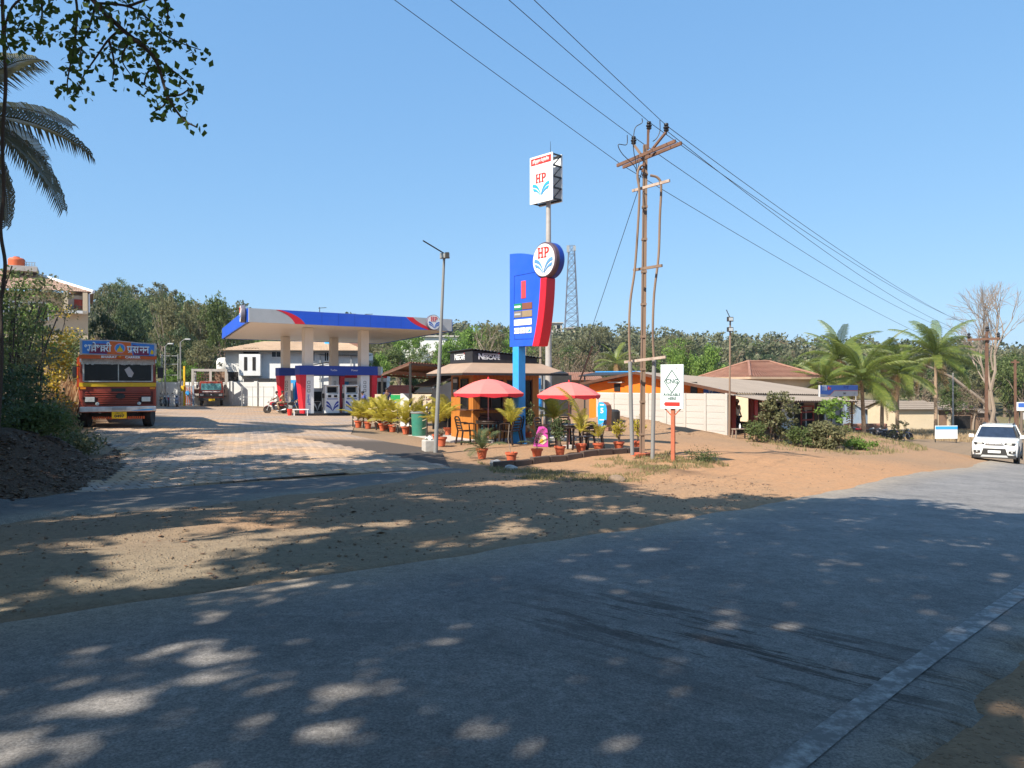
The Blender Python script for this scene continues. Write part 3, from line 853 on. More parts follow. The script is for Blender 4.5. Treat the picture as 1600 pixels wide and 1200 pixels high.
# stones one can pick out
for i, (px, py, r, lab) in enumerate(((963, 750, 0.15, 'brown rock lying on the dirt in front of the flower pots'),
        (775, 727, 0.17, 'grey stone at the left end of the kerb by the pots'), (798, 733, 0.13, 'pale flat stone in front of the left end of the kerb'),
        (215, 705, 0.10, 'reddish clod at the foot of the dark earth bank'))):
    p = hit(px, py); rs2 = np.random.RandomState(60+i)
    m_ = MB()
    m_.grid(lambda u, v: (math.cos(u*2*PI)*math.sin(v*PI), math.sin(u*2*PI)*math.sin(v*PI), -math.cos(v*PI)), 12, 7)
    V_ = np.array(m_.v); 
    f_ = 1+0.5*vnoise(V_[:, 0]*1.3+V_[:, 2], V_[:, 1]*1.3-V_[:, 2]*0.7, 0.7, 50+i)
    V_ = V_*f_[:, None]*np.array([r*1.25, r, r*0.72])
    m_.v = [tuple(a) for a in V_]
    o = m_.build('rock', M['stone'] if i in (0, 3) else M['concrete'], loc=(p.x, p.y, gh(p.x, p.y)+r*0.35), rz=i*1.3)
    tag(o, lab, 'rock')

def blades(P, h0, h1, w, rs, lean=0.5, nseg=1):
    """grass blades as slim bent triangles"""
    n = len(P); h = h0+(h1-h0)*rs.rand(n); a = rs.rand(n)*6.28; l = lean*h*rs.rand(n)
    b = rs.rand(n)*6.28; ww = w*(0.6+0.8*rs.rand(n))
    Z = ground_h(P[:, 0], P[:, 1])-0.01
    dx = np.cos(b)*ww; dy = np.sin(b)*ww
    mx = P[:, 0]+np.cos(a)*l*0.35; my = P[:, 1]+np.sin(a)*l*0.35
    V = np.stack([np.stack([P[:, 0]-dx, P[:, 1]-dy, Z], 1), np.stack([P[:, 0]+dx, P[:, 1]+dy, Z], 1),
                  np.stack([mx+dx*0.7, my+dy*0.7, Z+h*0.6], 1), np.stack([P[:, 0]+np.cos(a)*l, P[:, 1]+np.sin(a)*l, Z+h], 1),], 1)
    Fq = (np.array([[0, 1, 2, 3]])[None]+4*np.arange(n)[:, None, None]).reshape(-1, 4)
    return V.reshape(-1, 3), Fq
def clumpy(P, s, seed, thr=0.0):
    return P[vnoise(P[:, 0], P[:, 1], s, seed) > thr]
def grass(name, label, poly, n, h, w, mat_, seed, thr=-0.05, s=0.5, lean=0.6):
    rs = np.random.RandomState(seed)
    P = clumpy(ground_pts(poly, n, rs), s, seed, thr)
    Vb, Fb = blades(P, h[0], h[1], w, rs, lean)
    return tag(obj(name, mesh_np(name, Vb, Fb, mat_, False)), label, 'grass', kind='stuff')
grass('grass', 'thin dry grass in front of the row of terracotta pots', [xy(745, 722), xy(800, 732), xy(960, 716), xy(1110, 718), xy(1120, 735), xy(1000, 752), xy(800, 752)], 16000, (0.02, 0.09), 0.006, M['grass'], 3, 0.02, 0.55)
grass('grass', 'low green and straw grass at the foot of the bushes', [xy(1165, 690), xy(1420, 690), xy(1450, 705), xy(1340, 712), xy(1180, 700)], 9000, (0.04, 0.2), 0.014, M['grass'], 4, 0.0, 0.8)
grass('grass', 'tufts of grass around the foot of the power pole', [xy(960, 715), xy(1080, 706), xy(1140, 725), xy(1060, 735), xy(985, 728)], 5000, (0.03, 0.13), 0.007, M['grass'], 6, 0.0, 0.35)
grass('tall_dry_grass', 'tall straw coloured grass on the bank behind the big truck', [axy(60, 24), axy(126, 27), axy(135, 40), axy(40, 40)], 7000, (0.5, 1.5), 0.012, M['grass_dry'], 8, -0.25, 0.9, 0.35)
grass('grass', 'short sunlit grass along the foot of the earth bank by the truck', [axy(62, 19), axy(118, 21), axy(128, 25), axy(70, 27)], 9000, (0.05, 0.25), 0.01, M['grass'], 9, -0.1, 0.6)
grass('tall_dry_grass', 'straw coloured weeds on the verge behind the white board', [axy(1395, 72), axy(1530, 66), axy(1560, 84), axy(1395, 84)], 6000, (0.15, 0.5), 0.03, M['grass_dry'], 10, -0.1, 1.5, 0.4)
# leaf litter and twigs on the dark bank
rs = np.random.RandomState(15)
PL = ground_pts([xy(-80, 800), xy(60, 780), xy(200, 752), xy(185, 700), xy(60, 690), xy(-120, 740)], 2600, rs)
PL = np.concatenate([PL, ground_pts(shoulder, 260, rs), ground_pts([xy(1060, 668), xy(960, 656), xy(950, 668), xy(1120, 690)], 250, rs)])
n = len(PL); a = rs.rand(n)*6.28; s_ = 0.02+0.05*rs.rand(n)**2
zt = ground_h(PL[:, 0], PL[:, 1])+0.012
c_, d_ = np.cos(a), np.sin(a); til = (rs.rand(n, 4)-0.4)*0.5
Vl = np.stack([np.stack([PL[:, 0]+c_*s_*k1-d_*s_*k2, PL[:, 1]+d_*s_*k1+c_*s_*k2, zt+til[:, i]*s_], 1) for i, (k1, k2) in enumerate(((-1,0),(0,-0.5),(1,0),(0,0.5)))], 1)
tag(obj('leaf_litter', mesh_np('leaf_litter', Vl.reshape(-1, 3), np.arange(4*n).reshape(-1, 4), M['litter'], False)), 'dry fallen leaves littering the dark earth bank', 'leaf litter', kind='stuff')
# ------------------------------------------------------------------ lettering and emblems
def text(s, size, mat_, name, parent, loc, rot=(PI/2, 0, 0), align='CENTER', ext=0.003, bold=0.0, sx=1.0):
    c = bpy.data.curves.new('lettering', 'FONT'); c.body = s; c.size = size; c.align_x = align; c.align_y = 'CENTER'
    c.extrude = ext; c.offset = bold; c.resolution_u = 3
    t_ = bpy.data.objects.new('lettering', c)
    me = bpy.data.meshes.new_from_object(t_)
    bpy.data.objects.remove(t_); bpy.data.curves.remove(c)
    me.materials.clear(); me.materials.append(mat_)
    o = obj(name, me, parent, loc, rot=rot)
    if sx != 1: o.scale = (sx, 1, 1)
    return o
def bez(p0, p1, p2, n=8):
    return [((1-t)**2*p0[0]+2*t*(1-t)*p1[0]+t*t*p2[0], (1-t)**2*p0[1]+2*t*(1-t)*p1[1]+t*t*p2[1]) for t in [i/n for i in range(n+1)]]
def hp_emblem(parent, c, r, blue, y=-0.01, d=0.012, rz=0.0):
    """red slab-serif HP over two pairs of blue wings, lying on a plate that faces -Y of its parent"""
    q = Matrix.Rotation(rz, 3, 'Z')
    def flat(mb, poly):
        mb.prism([(x*r, z*r) for x, z in poly], y-d, y, 'y')
    def place(mb, name, m_):
        mb.v = [tuple(q @ Vector(p)+Vector(c)) for p in mb.v]
        return mb.build(name, m_, parent)
    L_ = MB()
    def bx(x0, x1, z0, z1): flat(L_, [(x0, z0), (x1, z0), (x1, z1), (x0, z1)])
    s = 0.10
    for x in (-0.42, -0.12):
        bx(x-0.055, x+0.055, 0.20, 0.72); bx(x-0.115, x+0.115, 0.14, 0.20); bx(x-0.115, x+0.115, 0.72, 0.78)
    bx(-0.365, -0.175, 0.42, 0.51)
    x = 0.16
    bx(x-0.055, x+0.055, 0.20, 0.72); bx(x-0.115, x+0.115, 0.14, 0.20); bx(x-0.115, x+0.055, 0.72, 0.78)
    out = bez((x+0.055, 0.78), (0.52, 0.78), (0.50, 0.58), 5)+bez((0.50, 0.58), (0.50, 0.38), (x+0.055, 0.38), 5)[1:]
    inn = bez((x+0.055, 0.46), (0.37, 0.46), (0.37, 0.58), 5)+bez((0.37, 0.58), (0.37, 0.70), (x+0.055, 0.70), 5)[1:]
    for i in range(len(out)-1):
        j = len(inn)-1-i
        flat(L_, [out[i], out[i+1], inn[j-1], inn[j]])
    place(L_, 'letters', M['letter_red'])
    for sg in (-1, 1):
        w_ = MB()
        for (a, b_) in ((((-.82, .10), (-.24, .10), (-.015, -.74)), ((-.84, -.10), (-.34, -.10), (-.02, -.76))),
                        (((-.80, -.22), (-.40, -.22), (-.05, -.78)), ((-.72, -.42), (-.42, -.40), (-.07, -.80)))):
            A = bez(*a, n=8); B = bez(*b_, n=8)
            for i in range(8):
                flat(w_, [(sg*-A[i][0], A[i][1]), (sg*-A[i+1][0], A[i+1][1]), (sg*-B[i+1][0], B[i+1][1]), (sg*-B[i][0], B[i][1])])
        place(w_, 'wing', blue)

# ------------------------------------------------------------------ power pole with its wires
pp = hit(1003, 712); pp.z = gh(pp.x, pp.y)
K = 20.8/F
pole = thing('power_pole', 'tall brown steel electricity pole with crossarms beside the white arrow sign', 'power pole', tuple(pp))
def pl(px, py, Y=20.8):
    return W(px, py, Y)-pp
mb = MB()
top = pl(1014, 216); 
for sx_ in (-1, 1):
    mb.bar((sx_*0.055, 0, -0.3), (top.x+sx_*0.045, 0, top.z), 0.02, 0.13, up=(0, 1, 0))
mb.bar((0, 0, -0.3), (top.x, 0, top.z), 0.10, 0.085, up=(0, 1, 0))
for i in range(9):
    z = 0.6+i*0.9; x = top.x*z/top.z
    mb.box((x, 0, z), (0.145, 0.145, 0.06))
mb.build('shaft', M['pole_brown'], pole)
a0 = pl(969, 260, 21.8); a1 = pl(1060, 222, 19.8)
off = Vector((-0.06, -0.05, 0))
for s_ in (-1, 1):
    MB().bar(a0+off*s_*1.6, a1+off*s_*1.6, 0.05, 0.085).build('crossarm', M['rust'], pole)
m1 = (a0+a1)/2
armL = pl(990, 226, 21.3); armR = pl(1041, 206, 20.35)
MB().bar(m1+Vector((-.12, .15, .0)), armL, 0.06, 0.05).build('bracket', M['pole_brown'], pole)
MB().bar(m1+Vector((.0, -.05, .0)), armR, 0.06, 0.05).build('bracket', M['rust'], pole)
tp = pl(1014, 203)
MB().bar(top+Vector((-.03, 0, -.3)), tp+Vector((-.02, 0, 0)), 0.06, 0.06).build('bracket', M['rust'], pole)
def insulator(p, s=1.0):
    mb = MB()
    prof = [(0.02, -0.06), (0.02, 0.0), (0.055, 0.02), (0.065, 0.045), (0.035, 0.06), (0.07, 0.085), (0.07, 0.11), (0.035, 0.125), (0.055, 0.15), (0.05, 0.19), (0.0, 0.2)]
    mb.lathe([(r*s, z*s) for r, z in prof], tuple(p), 10)
    mb.build('insulator', M['black'], pole, smooth=True)
for p in (armL, armR, tp): insulator(p, 1.15)
M['short_arm'] = mat('peeling_white_steel', (0.46,0.36,0.29), 0.8, var=0.2, scale=8, dirt=0.7, dirtcol=(0.2,0.11,0.07))
for (pxa, pya, pxb, pyb, cm) in ((987, 300, 1045, 284, 'short_arm'), (989, 423, 1033, 416, 'pole_brown'), (975, 566, 1039, 558, 'short_arm')):
    MB().bar(pl(pxa, pya, 21.1)+Vector((0, -.12, 0)), pl(pxb, pyb, 20.3)+Vector((0, -.12, 0)), 0.05, 0.07).build('short_crossarm', M[cm], pole)
for pts in ([(988, 711), (986, 640), (984.5, 565)], [(1019.5, 718), (1021, 640), (1022, 562)]):
    MB().tube([pl(x, y, 20.6) for x, y in pts], 0.055, 10).build('conduit', M['galv'], pole, smooth=True)
def curve_pts(pts, k=5):
    return catmull([tuple(p) for p in pts], k)
cables = [[(984.5, 566), (983, 520), (985, 470), (992, 420), (997, 350), (999, 300), (996, 275), (999, 262), (1004, 258)],
          [(1022, 564), (1020, 520), (1022, 460), (1029, 400), (1031, 340), (1033, 292), (1028, 278), (1016, 274)]]
for pts in cables:
    MB().tube(curve_pts([pl(x, y, 20.65) for x, y in pts]), 0.034, 6).build('cable', M['pole_brown'], pole, smooth=True)
jump = [[(980, 211), (979, 226), (966, 226), (972, 240), (990, 258), (995, 270), (998, 292)], [(1003, 185), (1003, 192), (993, 199), (990, 214), (990, 235), (995, 262), (997, 280)],
        [(1031, 188), (1031, 205), (1026, 216), (1020, 221)], [(1009, 232), (1007, 245), (1006, 260), (999, 280)], [(1000, 250), (997, 263), (998, 282), (999, 300)]]
for pts in jump:
    MB().tube(curve_pts([pl(x, y, 20.75) for x, y in pts]), 0.012, 5).build('jumper_wire', M['black'], pole, smooth=True)
for x, y in ((1000, 263), (1004, 266), (1006, 257), (998, 283)):
    MB().box(pl(x, y, 20.7), (0.06, 0.06, 0.09)).build('clamp', M['rust'], pole)
MB().box((0, 0, -0.03), (0.5, 0.45, 0.22), rz=0.3).build('footing', M['terracotta'], pole)
# stay wire
ga = at(878, 26.5)
st = obj('stay_wire', None, None, (ga.x, ga.y, gh(ga.x, ga.y)))
tag(st, 'thin stay wire with a brown guard running down beside the right umbrella', 'stay wire')
s0 = Vector(st.location); e = W(997, 297, 20.9)-s0
g1 = W(925, 512, 25.4)-s0; g2 = W(908, 560, 25.9)-s0
MB().tube([g2*0.98, g1, e], 0.009, 5).build('wire', M['black'], st)
MB().tube([(0, 0, -0.1), g2*0.5+Vector((0.05, 0, 0)), W(926, 540, 25.5)-s0], 0.03, 7).build('guard', M['pole_brown'], st)

def wire(p0, p1, sag, r, label, name='power_line', seg_=28):
    p0 = Vector(p0); p1 = Vector(p1)
    pts = [p0.lerp(p1, i/seg_)-Vector((0, 0, 4*sag*(i/seg_)*(1-i/seg_))) for i in range(seg_+1)]
    o = MB().tube([p-p0 for p in pts], r, 5).build(name, M['black'], None, smooth=True, loc=tuple(p0))
    return tag(o, label, 'power line', 'overhead lines on the steel pole')
P2 = Vector(atg(1541, 70))
p2top = W(1543, 516, 70)
ln = [('outermost wire from the right hand insulator', W(1041, 196, 20.35), W(845, -3, 14.6), W(1560, 524, 70)),
      ('middle wire over the top insulator', W(1016, 192, 20.8), W(806, -3, 15.2), W(1543, 515, 70)),
      ('wire carried by the left insulator', W(990, 214, 21.3), W(716, -3, 15.6), W(1514, 524, 70.5)),
      ('thin low wire passing below the long crossarm', W(972, 258, 22.0), W(628, -3, 16.6), W(1512, 552, 70.5))]
for lab, pin, back, far in ln:
    d_ = back-pin
    wire(pin+d_*5.2, pin, 0.25, 0.008, 'overhead '+lab+', stretch towards the viewer')
    wire(pin, far, 0.85 if 'low' not in lab else 0.5, 0.0095, 'overhead '+lab+', stretch towards the bare tree')
wire(W(1040, 203, 20.3), W(1562, 530, 70), 1.3, 0.009, 'second overhead wire just under the outermost one towards the bare tree')
# second pole of the line
sp = thing('power_pole', 'distant brown steel electricity pole in front of the bare tree', 'power pole', tuple(P2))
q = lambda px, py, Y=70: W(px, py, Y)-P2
MB().bar((0, 0, -0.3), q(1542, 518), 0.2, 0.2).build('shaft', M['rust'], sp)
MB().bar(q(1512, 531, 71), q(1562, 529, 69), 0.2, 0.2).build('crossarm', M['rust'], sp)
for x, y in ((1514, 526), (1543, 516), (1560, 525)):
    MB().lathe([(0.05, -0.2), (0.16, 0), (0.1, 0.1), (0.16, 0.2), (0, 0.4)], tuple(q(x, y)), 8).build('insulator', M['black'], sp)
p3 = Vector(atg(1587, 70))
tp_ = thing('power_pole', 'short brown pole without crossarm standing behind the white car', 'power pole', tuple(p3))
MB().bar((0, 0, -0.3), W(1586, 562, 70)-p3, 0.16, 0.16).build('shaft', M['rust'], tp_)
MB().box(W(1586, 566, 70)-p3, (0.7, 0.14, 0.14)).build('crossarm', M['rust'], tp_)

# ------------------------------------------------------------------ fuel price pylon, mast sign, arrow sign
NRZ = face_rz(-0.74, -0.67)
b = Vector(atg(811, 24.6))
py_ = thing('price_pylon', 'blue fuel price pylon with round emblem on a light blue post', 'pylon sign', tuple(b), NRZ)
H0 = 3.08; H1 = 6.06
m = MB(); m.box((0, 0, H0/2-0.1), (0.3, 0.3, H0+0.2)); m.build('post', M['lightblue'], py_, bevel=0.01)
m = MB(); m.lathe([(0.36, 0.0), (0.33, 0.04), (0.22, 0.4), (0.2, 0.42)], (0, 0, 0), 4); m.build('post_foot', M['lightblue'], py_)
X0, X1 = -0.30, 1.42
outl = [(X0, H0), (0.83, H0)] + bez((0.83, H0), (1.16, H0+0.9), (1.22, H0+2.0), 8)[1:] + bez((1.30, H0+2.62), (0.7, H1-0.02), (X0, H1), 10)
m = MB(); m.prism(outl, -0.15, 0.15, 'y'); m.build('panel', M['blue'], py_, bevel=0.01)
rd = bez((0.86, H0-0.02), (1.19, H0+0.9), (1.25, H0+2.05), 8)
rd2 = [(x+0.32-0.04*i/8, z) for i, (x, z) in enumerate(rd)]
m = MB(); m.prism(rd + rd2[::-1], -0.2, 0.2, 'y'); m.build('red_fin', M['red'], py_, bevel=0.02)
# round emblem
cz = 1.6+185*24.6/F - b.z; py_.scale = (0.94, 1, 1)
dc = thing_c = (1.42, 0, cz)
m = MB(); m.lathe([(0.52, -0.20), (0.55, -0.17), (0.55, 0.17), (0.52, 0.20)], dc, 40, 'y'); disc = m.build('emblem_drum', mat('drum_side_shade', (0.10,0.06,0.07), 0.4), py_, smooth=True)  # dark brown puts the drum's shaded side into the colour
m = MB(); m.lathe([(0.495, -0.214), (0.495, -0.198)], dc, 40, 'y'); m.build('emblem_face', M['white'], disc)
hp_emblem(disc, dc, 0.50, mat('wing_blue', (0.10,0.27,0.50), 0.5), y=-0.216)
m = MB(); m.lathe([(0.555, -0.03), (0.555, 0.16)], dc, 40, 'y'); m.build('emblem_band', M['navy'], disc, smooth=True)
# panel contents
gx0, gx1 = -0.06, 0.86
fr = MB()
for p0, p1 in (((gx0, H0+0.24), (gx0, H0+2.25)), ((gx0, H0+2.25), (1.12, H0+2.28)), ((gx0, H0+0.24), (0.85, H0+0.22))):
    fr.bar((p0[0], -0.152, p0[1]), (p1[0], -0.152, p1[1]), 0.012, 0.012, up=(0, 1, 0))
fr.build('panel_joint', M['navy'], py_)
m = MB(); m.box((0.40, -0.156, H0+1.78), (0.22, 0.02, 0.55)); m.build('red_display', mat('display_red', (0.75,0.06,0.07), 0.5), py_, bevel=0.02)
rows = [(1.26, 'row_green'), (1.02, 'row_grey'), (0.76, 'row_white'), (0.50, 'row_icons')]
for dz, nm in rows:
    if nm == 'row_white':
        m = MB(); m.box((0.37, -0.156, H0+dz), (0.86, 0.02, 0.19)); m.build('price_strip', M['white'], py_)
    elif nm == 'row_icons':
        for k in range(3):
            m = MB(); m.box((0.08+k*0.29, -0.156, H0+dz), (0.26, 0.02, 0.18)); pc = m.build('symbol_tile', M['white'], py_)
            m = MB()
            if k == 0:
                for q_ in range(4): m.box((-0.02+q_*0.065, -0.169, H0+dz), (0.045, 0.006, 0.07))
                m.build('symbol', M['grey_panel'], pc)
            elif k == 1:
                m.lathe([(0.045, -0.172), (0.045, -0.167)], (0.37, 0, H0+dz), 12, 'y'); m.build('symbol', M['grey_panel'], pc)
            else:
                m.prism([(0.60, H0+dz-0.06), (0.74, H0+dz-0.05), (0.76, H0+dz+0.06), (0.68, H0+dz)], -0.172, -0.167, 'y'); m.build('symbol', M['lightblue'], pc)
    else:
        ca, cb = ((0.02,0.22,0.10), (0.22,0.08,0.05)) if nm == 'row_green' else ((0.20,0.17,0.15), (0.30,0.22,0.13))
        m = MB(); m.box((0.13, -0.156, H0+dz), (0.38, 0.02, 0.20)); t1 = m.build('price_name', mat('strip_'+nm, ca, 0.5), py_)
        m = MB(); m.box((0.12, -0.168, H0+dz), (0.30, 0.008, 0.06)); m.build('lettering', M['white'] if nm == 'row_green' else M['grey_panel'], t1)
        m = MB(); m.box((0.58, -0.156, H0+dz), (0.48, 0.02, 0.20)); m.build('price_display', mat('digits_'+nm, cb, 0.3), py_)

# tall mast sign
b = Vector(atg(857, 28.0))
ms = thing('mast_sign', 'white square sign high on a pale mast, red letters over blue wings', 'mast sign', tuple(b), face_rz(-0.72, -0.69))
zc = lambda y, Y=28.0: 1.6+(600-y)*Y/F-b.z
m = MB(); m.cyl((0, 0, -0.2), (0, 0, zc(310)), 0.13, 0.085, 16); m.build('mast', mat('pale_mast', (0.42,0.39,0.36), 0.6, dirt=0.3), ms, smooth=True)
z0, z1 = zc(317), zc(243.5)
wd = 1.14
m = MB(); m.box((-0.12, -0.24, (z0+z1)/2), (wd, 0.05, z1-z0)); fp = m.build('sign_face', M['white'], ms)
m = MB(); m.box((-0.12, 0.24, (z0+z1)/2), (wd, 0.05, z1-z0)); m.build('sign_face', M['white'], ms)
fr = MB()
for x in (-wd/2-0.10, wd/2-0.14):
    for k in range(5): fr.bar((x, -0.22, z0+0.06+k*(z1-z0-0.12)/4), (x, 0.22, z0+0.06+k*(z1-z0-0.12)/4), 0.05)
    for k in range(4): fr.bar((x, -0.2, z0+0.06+k*(z1-z0-0.12)/4), (x, 0.2, z0+0.06+(k+1)*(z1-z0-0.12)/4), 0.03)
for z in (z0+0.05, z1-0.05):
    for y in (-0.19, 0.19): fr.bar((-wd/2-0.1, y, z), (wd/2-0.14, y, z), 0.05)
fr.build('frame', M['dark'], ms)
m = MB(); m.box((-0.12, -0.272, z1-0.19), (wd-0.14, 0.012, 0.24)); rb = m.build('red_band', M['letter_red'], ms)
text('हिन्दुस्तान पेट्रोलियम', 0.15, M['white'], 'lettering', rb, (-0.12, -0.282, z1-0.20), sx=0.68, bold=0.003)
hp_emblem(ms, (-0.12, -0.262, z0+0.66), 0.50, mat('wing_light_blue', (0.03,0.36,0.72), 0.5))
rg = MB()
for i in range(40):
    a = 2*PI*i/40; a2 = 2*PI*(i+1)/40
    rg.bar((-0.12+0.53*math.cos(a), -0.268, z0+0.66+0.53*math.sin(a)), (-0.12+0.53*math.cos(a2), -0.268, z0+0.66+0.53*math.sin(a2)), 0.012, 0.008, up=(0, 1, 0))
rg.build('ring', M['grey_panel'], ms)
for x, y in ((-0.5, 0), (0.35, 0.05)): pass
m = MB(); m.cyl((0.1, 0, z1-0.1), (0.1, 0, z1+0.5), 0.012, 0.006, 5); m.build('spike', M['dark'], ms)

# arrow sign for gas
b = Vector(atg(1050.5, 20.0))
cs = thing('arrow_sign', 'white CNG sign with a red arrow on a rusty red post', 'sign', tuple(b), face_rz(-0.56, -0.83))
zz = lambda y: 1.6+(600-y)*20.0/F-b.z
m = MB(); m.box((0, 0.05, (zz(600)-0.2)/2), (0.10, 0.06, zz(600)+0.2)); m.build('post', mat('red_oxide_post', (0.42,0.12,0.06), 0.7, var=0.15, dirt=0.2), cs)
z0, z1 = zz(638.5), zz(569.5); hh = z1-z0; wd = 0.72
m = MB(); m.box((0, -0.01, (z0+z1)/2), (wd, 0.035, hh)); sf = m.build('sign_board', mat('pale_sign_white', (0.70,0.78,0.76), 0.45, var=0.04, dirt=0.1), cs)
ink = mat('dark_green_ink', (0.05,0.10,0.09), 0.6); 
cxz = (0, z0+hh*0.615)
dm = MB(); ro, ri = 0.255, 0.225
for i in range(4):
    a = PI/2*i; a2 = PI/2*(i+1)
    s1 = 1.22
    pts = [(ro*math.cos(a), ro*s1*math.sin(a)), (ro*math.cos(a2), ro*s1*math.sin(a2)), (ri*math.cos(a2), ri*s1*math.sin(a2)), (ri*math.cos(a), ri*s1*math.sin(a))]
    dm.prism([(x, z+cxz[1]) for x, z in pts], -0.036, -0.029, 'y')
dm.build('diamond', ink, sf)
text('CNG', 0.16, ink, 'lettering', sf, (0, -0.031, cxz[1]), sx=1.1, bold=0.004)
text('AVAILABLE', 0.105, ink, 'lettering', sf, (0, -0.031, z0+hh*0.315), sx=1.05, bold=0.003)
text('HERE', 0.105, ink, 'lettering', sf, (0, -0.031, z0+hh*0.225), sx=1.1, bold=0.003)
m = MB(); az = z0+hh*0.105
m.prism([(-0.26, az), (-0.19, az+0.065), (-0.19, az+0.05), (0.25, az+0.05), (0.25, az-0.05), (-0.19, az-0.05), (-0.19, az-0.065)], -0.036, -0.029, 'y'); m.build('arrow', M['letter_red'], sf)
m = MB(); m.lathe([(0.035, -0.034), (0.035, -0.029)], (0.15, 0, z1-0.10), 14, 'y'); m.build('round_mark', M['grey_panel'], sf)
m = MB()
for k in range(2): m.box((-0.17, -0.031, z1-0.07-k*0.05), (0.13, 0.005, 0.012))
m.build('small_print', M['grey_panel'], sf)
sf.scale = (0.86, 1, 1)
for s_ in (-1, 1):
    m = MB(); m.bar((s_*0.22, 0.03, z0), (0, 0.04, z0-0.22), 0.025); m.build('brace', mat('red_oxide_brace', (0.42,0.12,0.06), 0.7), cs)

# ------------------------------------------------------------------ coffee kiosk
kc = Vector(atg(739, 25.5)); KR = R(29)
ks = thing('coffee_kiosk', 'orange plank coffee kiosk with black fascia and brown awning', 'kiosk', tuple(kc), KR)
KW, KD, KH = 2.55, 1.75, 3.02
m = MB(); m.box((KW/2, KD/2+0.3, -0.05), (KW+2.2, KD+2.0, 0.22)); m.build('plinth', M['concrete'], ks)
m = MB()
m.box((KW/2+0.02, KD-0.04, 1.36), (KW-0.1, 0.08, 2.6)); m.box((KW-0.04, KD/2, 1.36), (0.08, KD-0.1, 2.6))
m.box((KW/2, KD/2, 2.58), (KW-0.1, KD-0.1, 0.06)); m.box((0.05, KD/2, 1.36), (0.04, KD-0.1, 2.5))
m.box((KW/2, 0.05, 0.55), (KW-0.1, 0.04, 0.9)); m.box((KW/2, 0.05, 2.3), (KW-0.1, 0.04, 0.6))
m.build('walls', M['wood_dark'], ks)
pk = {}
def plank(x, y, z0_, z1_, w_, face):
    key = (round(z1_-z0_, 3), w_, face)
    if key not in pk:
        m = MB(); h_ = z1_-z0_; t_ = 0.022
        d_ = (w_-0.008, t_, h_) if face == 'f' else (t_, w_-0.008, h_)
        m.box((0, 0, h_/2), d_); pk[key] = m.mesh('plank', M['wood_orange'])
    o = obj('plank', pk[key], ks, (x, y, z0_+0.06))
np_ = 15; wl = KD/np_
for i in range(np_):
    plank(0.018+rnd.uniform(-.002, .002), (i+0.5)*wl, 0, 2.52, wl, 's')
nf = 20; wf = KW/nf
for i in range(nf):
    x = (i+0.5)*wf
    yj = 0.018+rnd.uniform(-.002, .002)
    if i in (0, 1) or i in (9,) or i >= 18: plank(x, yj, 0, 2.52, wf, 'f')
    elif i < 9 and i >= 2:
        plank(x, yj, 0, 0.28, wf, 'f'); plank(x, yj, 0.86, 1.0, wf, 'f'); plank(x, yj, 1.98, 2.52, wf, 'f')
    else:
        plank(x, yj, 0, 1.0, wf, 'f'); plank(x, yj, 1.98, 2.52, wf, 'f')
# openings
for x0, x1 in ((0.27, 1.13), (1.29, 2.28)):
    m = MB(); m.box(((x0+x1)/2, 0.08, 1.55), (x1-x0, 0.02, 0.92)); wn_ = m.build('serving_window', M['glass_dark'], ks)
    m = MB()
    for x in (x0, (x0+x1)/2, x1): m.box((x, 0.04, 1.55), (0.035, 0.05, 0.95))
    for z in (1.08, 2.02): m.box(((x0+x1)/2, 0.04, z), (x1-x0, 0.05, 0.035))
    m.build('window_frame', M['wood_dark'], wn_)
m = MB(); m.box((0.7, 0.09, 0.62), (0.86, 0.02, 0.54)); sh_ = m.build('shelf_recess', M['inside'], ks)
bt = MB()
bt_me = MB().lathe([(0.035, 0), (0.038, 0.13), (0.016, 0.19), (0.016, 0.24)], (0, 0, 0), 8).mesh('bottle', M['glass_blue'], True)
for i in range(6):
    o = obj('bottle', bt_me, None, None)
    lp = Vector((0.36+i*0.13, 0.04, 0.40)); wq = Matrix.Rotation(KR, 3, 'Z') @ lp
    o.location = kc+wq
    tag(o, 'small pale bottle on the low shelf of the coffee kiosk', 'bottle', 'bottles on the kiosk shelf')
m = MB(); m.box((0.7, 0.045, 0.385), (0.86, 0.09, 0.02)); m.build('low_shelf', M['wood_dark'], ks)
m = MB(); m.box((0.95, -0.13, 1.04), (2.1, 0.36, 0.03)); m.build('counter', M['wood_dark'], ks, bevel=0.006)
m = MB(); m.box((-0.09, 0.55, 1.02), (0.26, 0.9, 0.03)); m.build('counter', M['wood_dark'], ks, bevel=0.006)
# left face: window and notice boards
m = MB(); m.box((-0.006, 0.62, 1.55), (0.03, 0.5, 0.98)); w2 = m.build('side_window', M['glass_dark'], ks)
m = MB()
for y in (0.36, 0.88): m.box((-0.02, y, 1.55), (0.04, 0.04, 1.04))
for z in (1.05, 2.05): m.box((-0.02, 0.62, z), (0.04, 0.52, 0.04))
m.build('window_frame', M['black'], w2)
m = MB(); m.box((-0.02, 1.32, 1.82), (0.03, 0.42, 0.62)); nb = m.build('notice_board', M['black'], ks)
for k, z in enumerate((2.0, 1.82, 1.64)):
    m = MB(); m.box((-0.037, 1.32, z), (0.006, 0.32, 0.12)); m.build('notice', M['banner_grey'] if k != 1 else M['black_plastic'], nb)
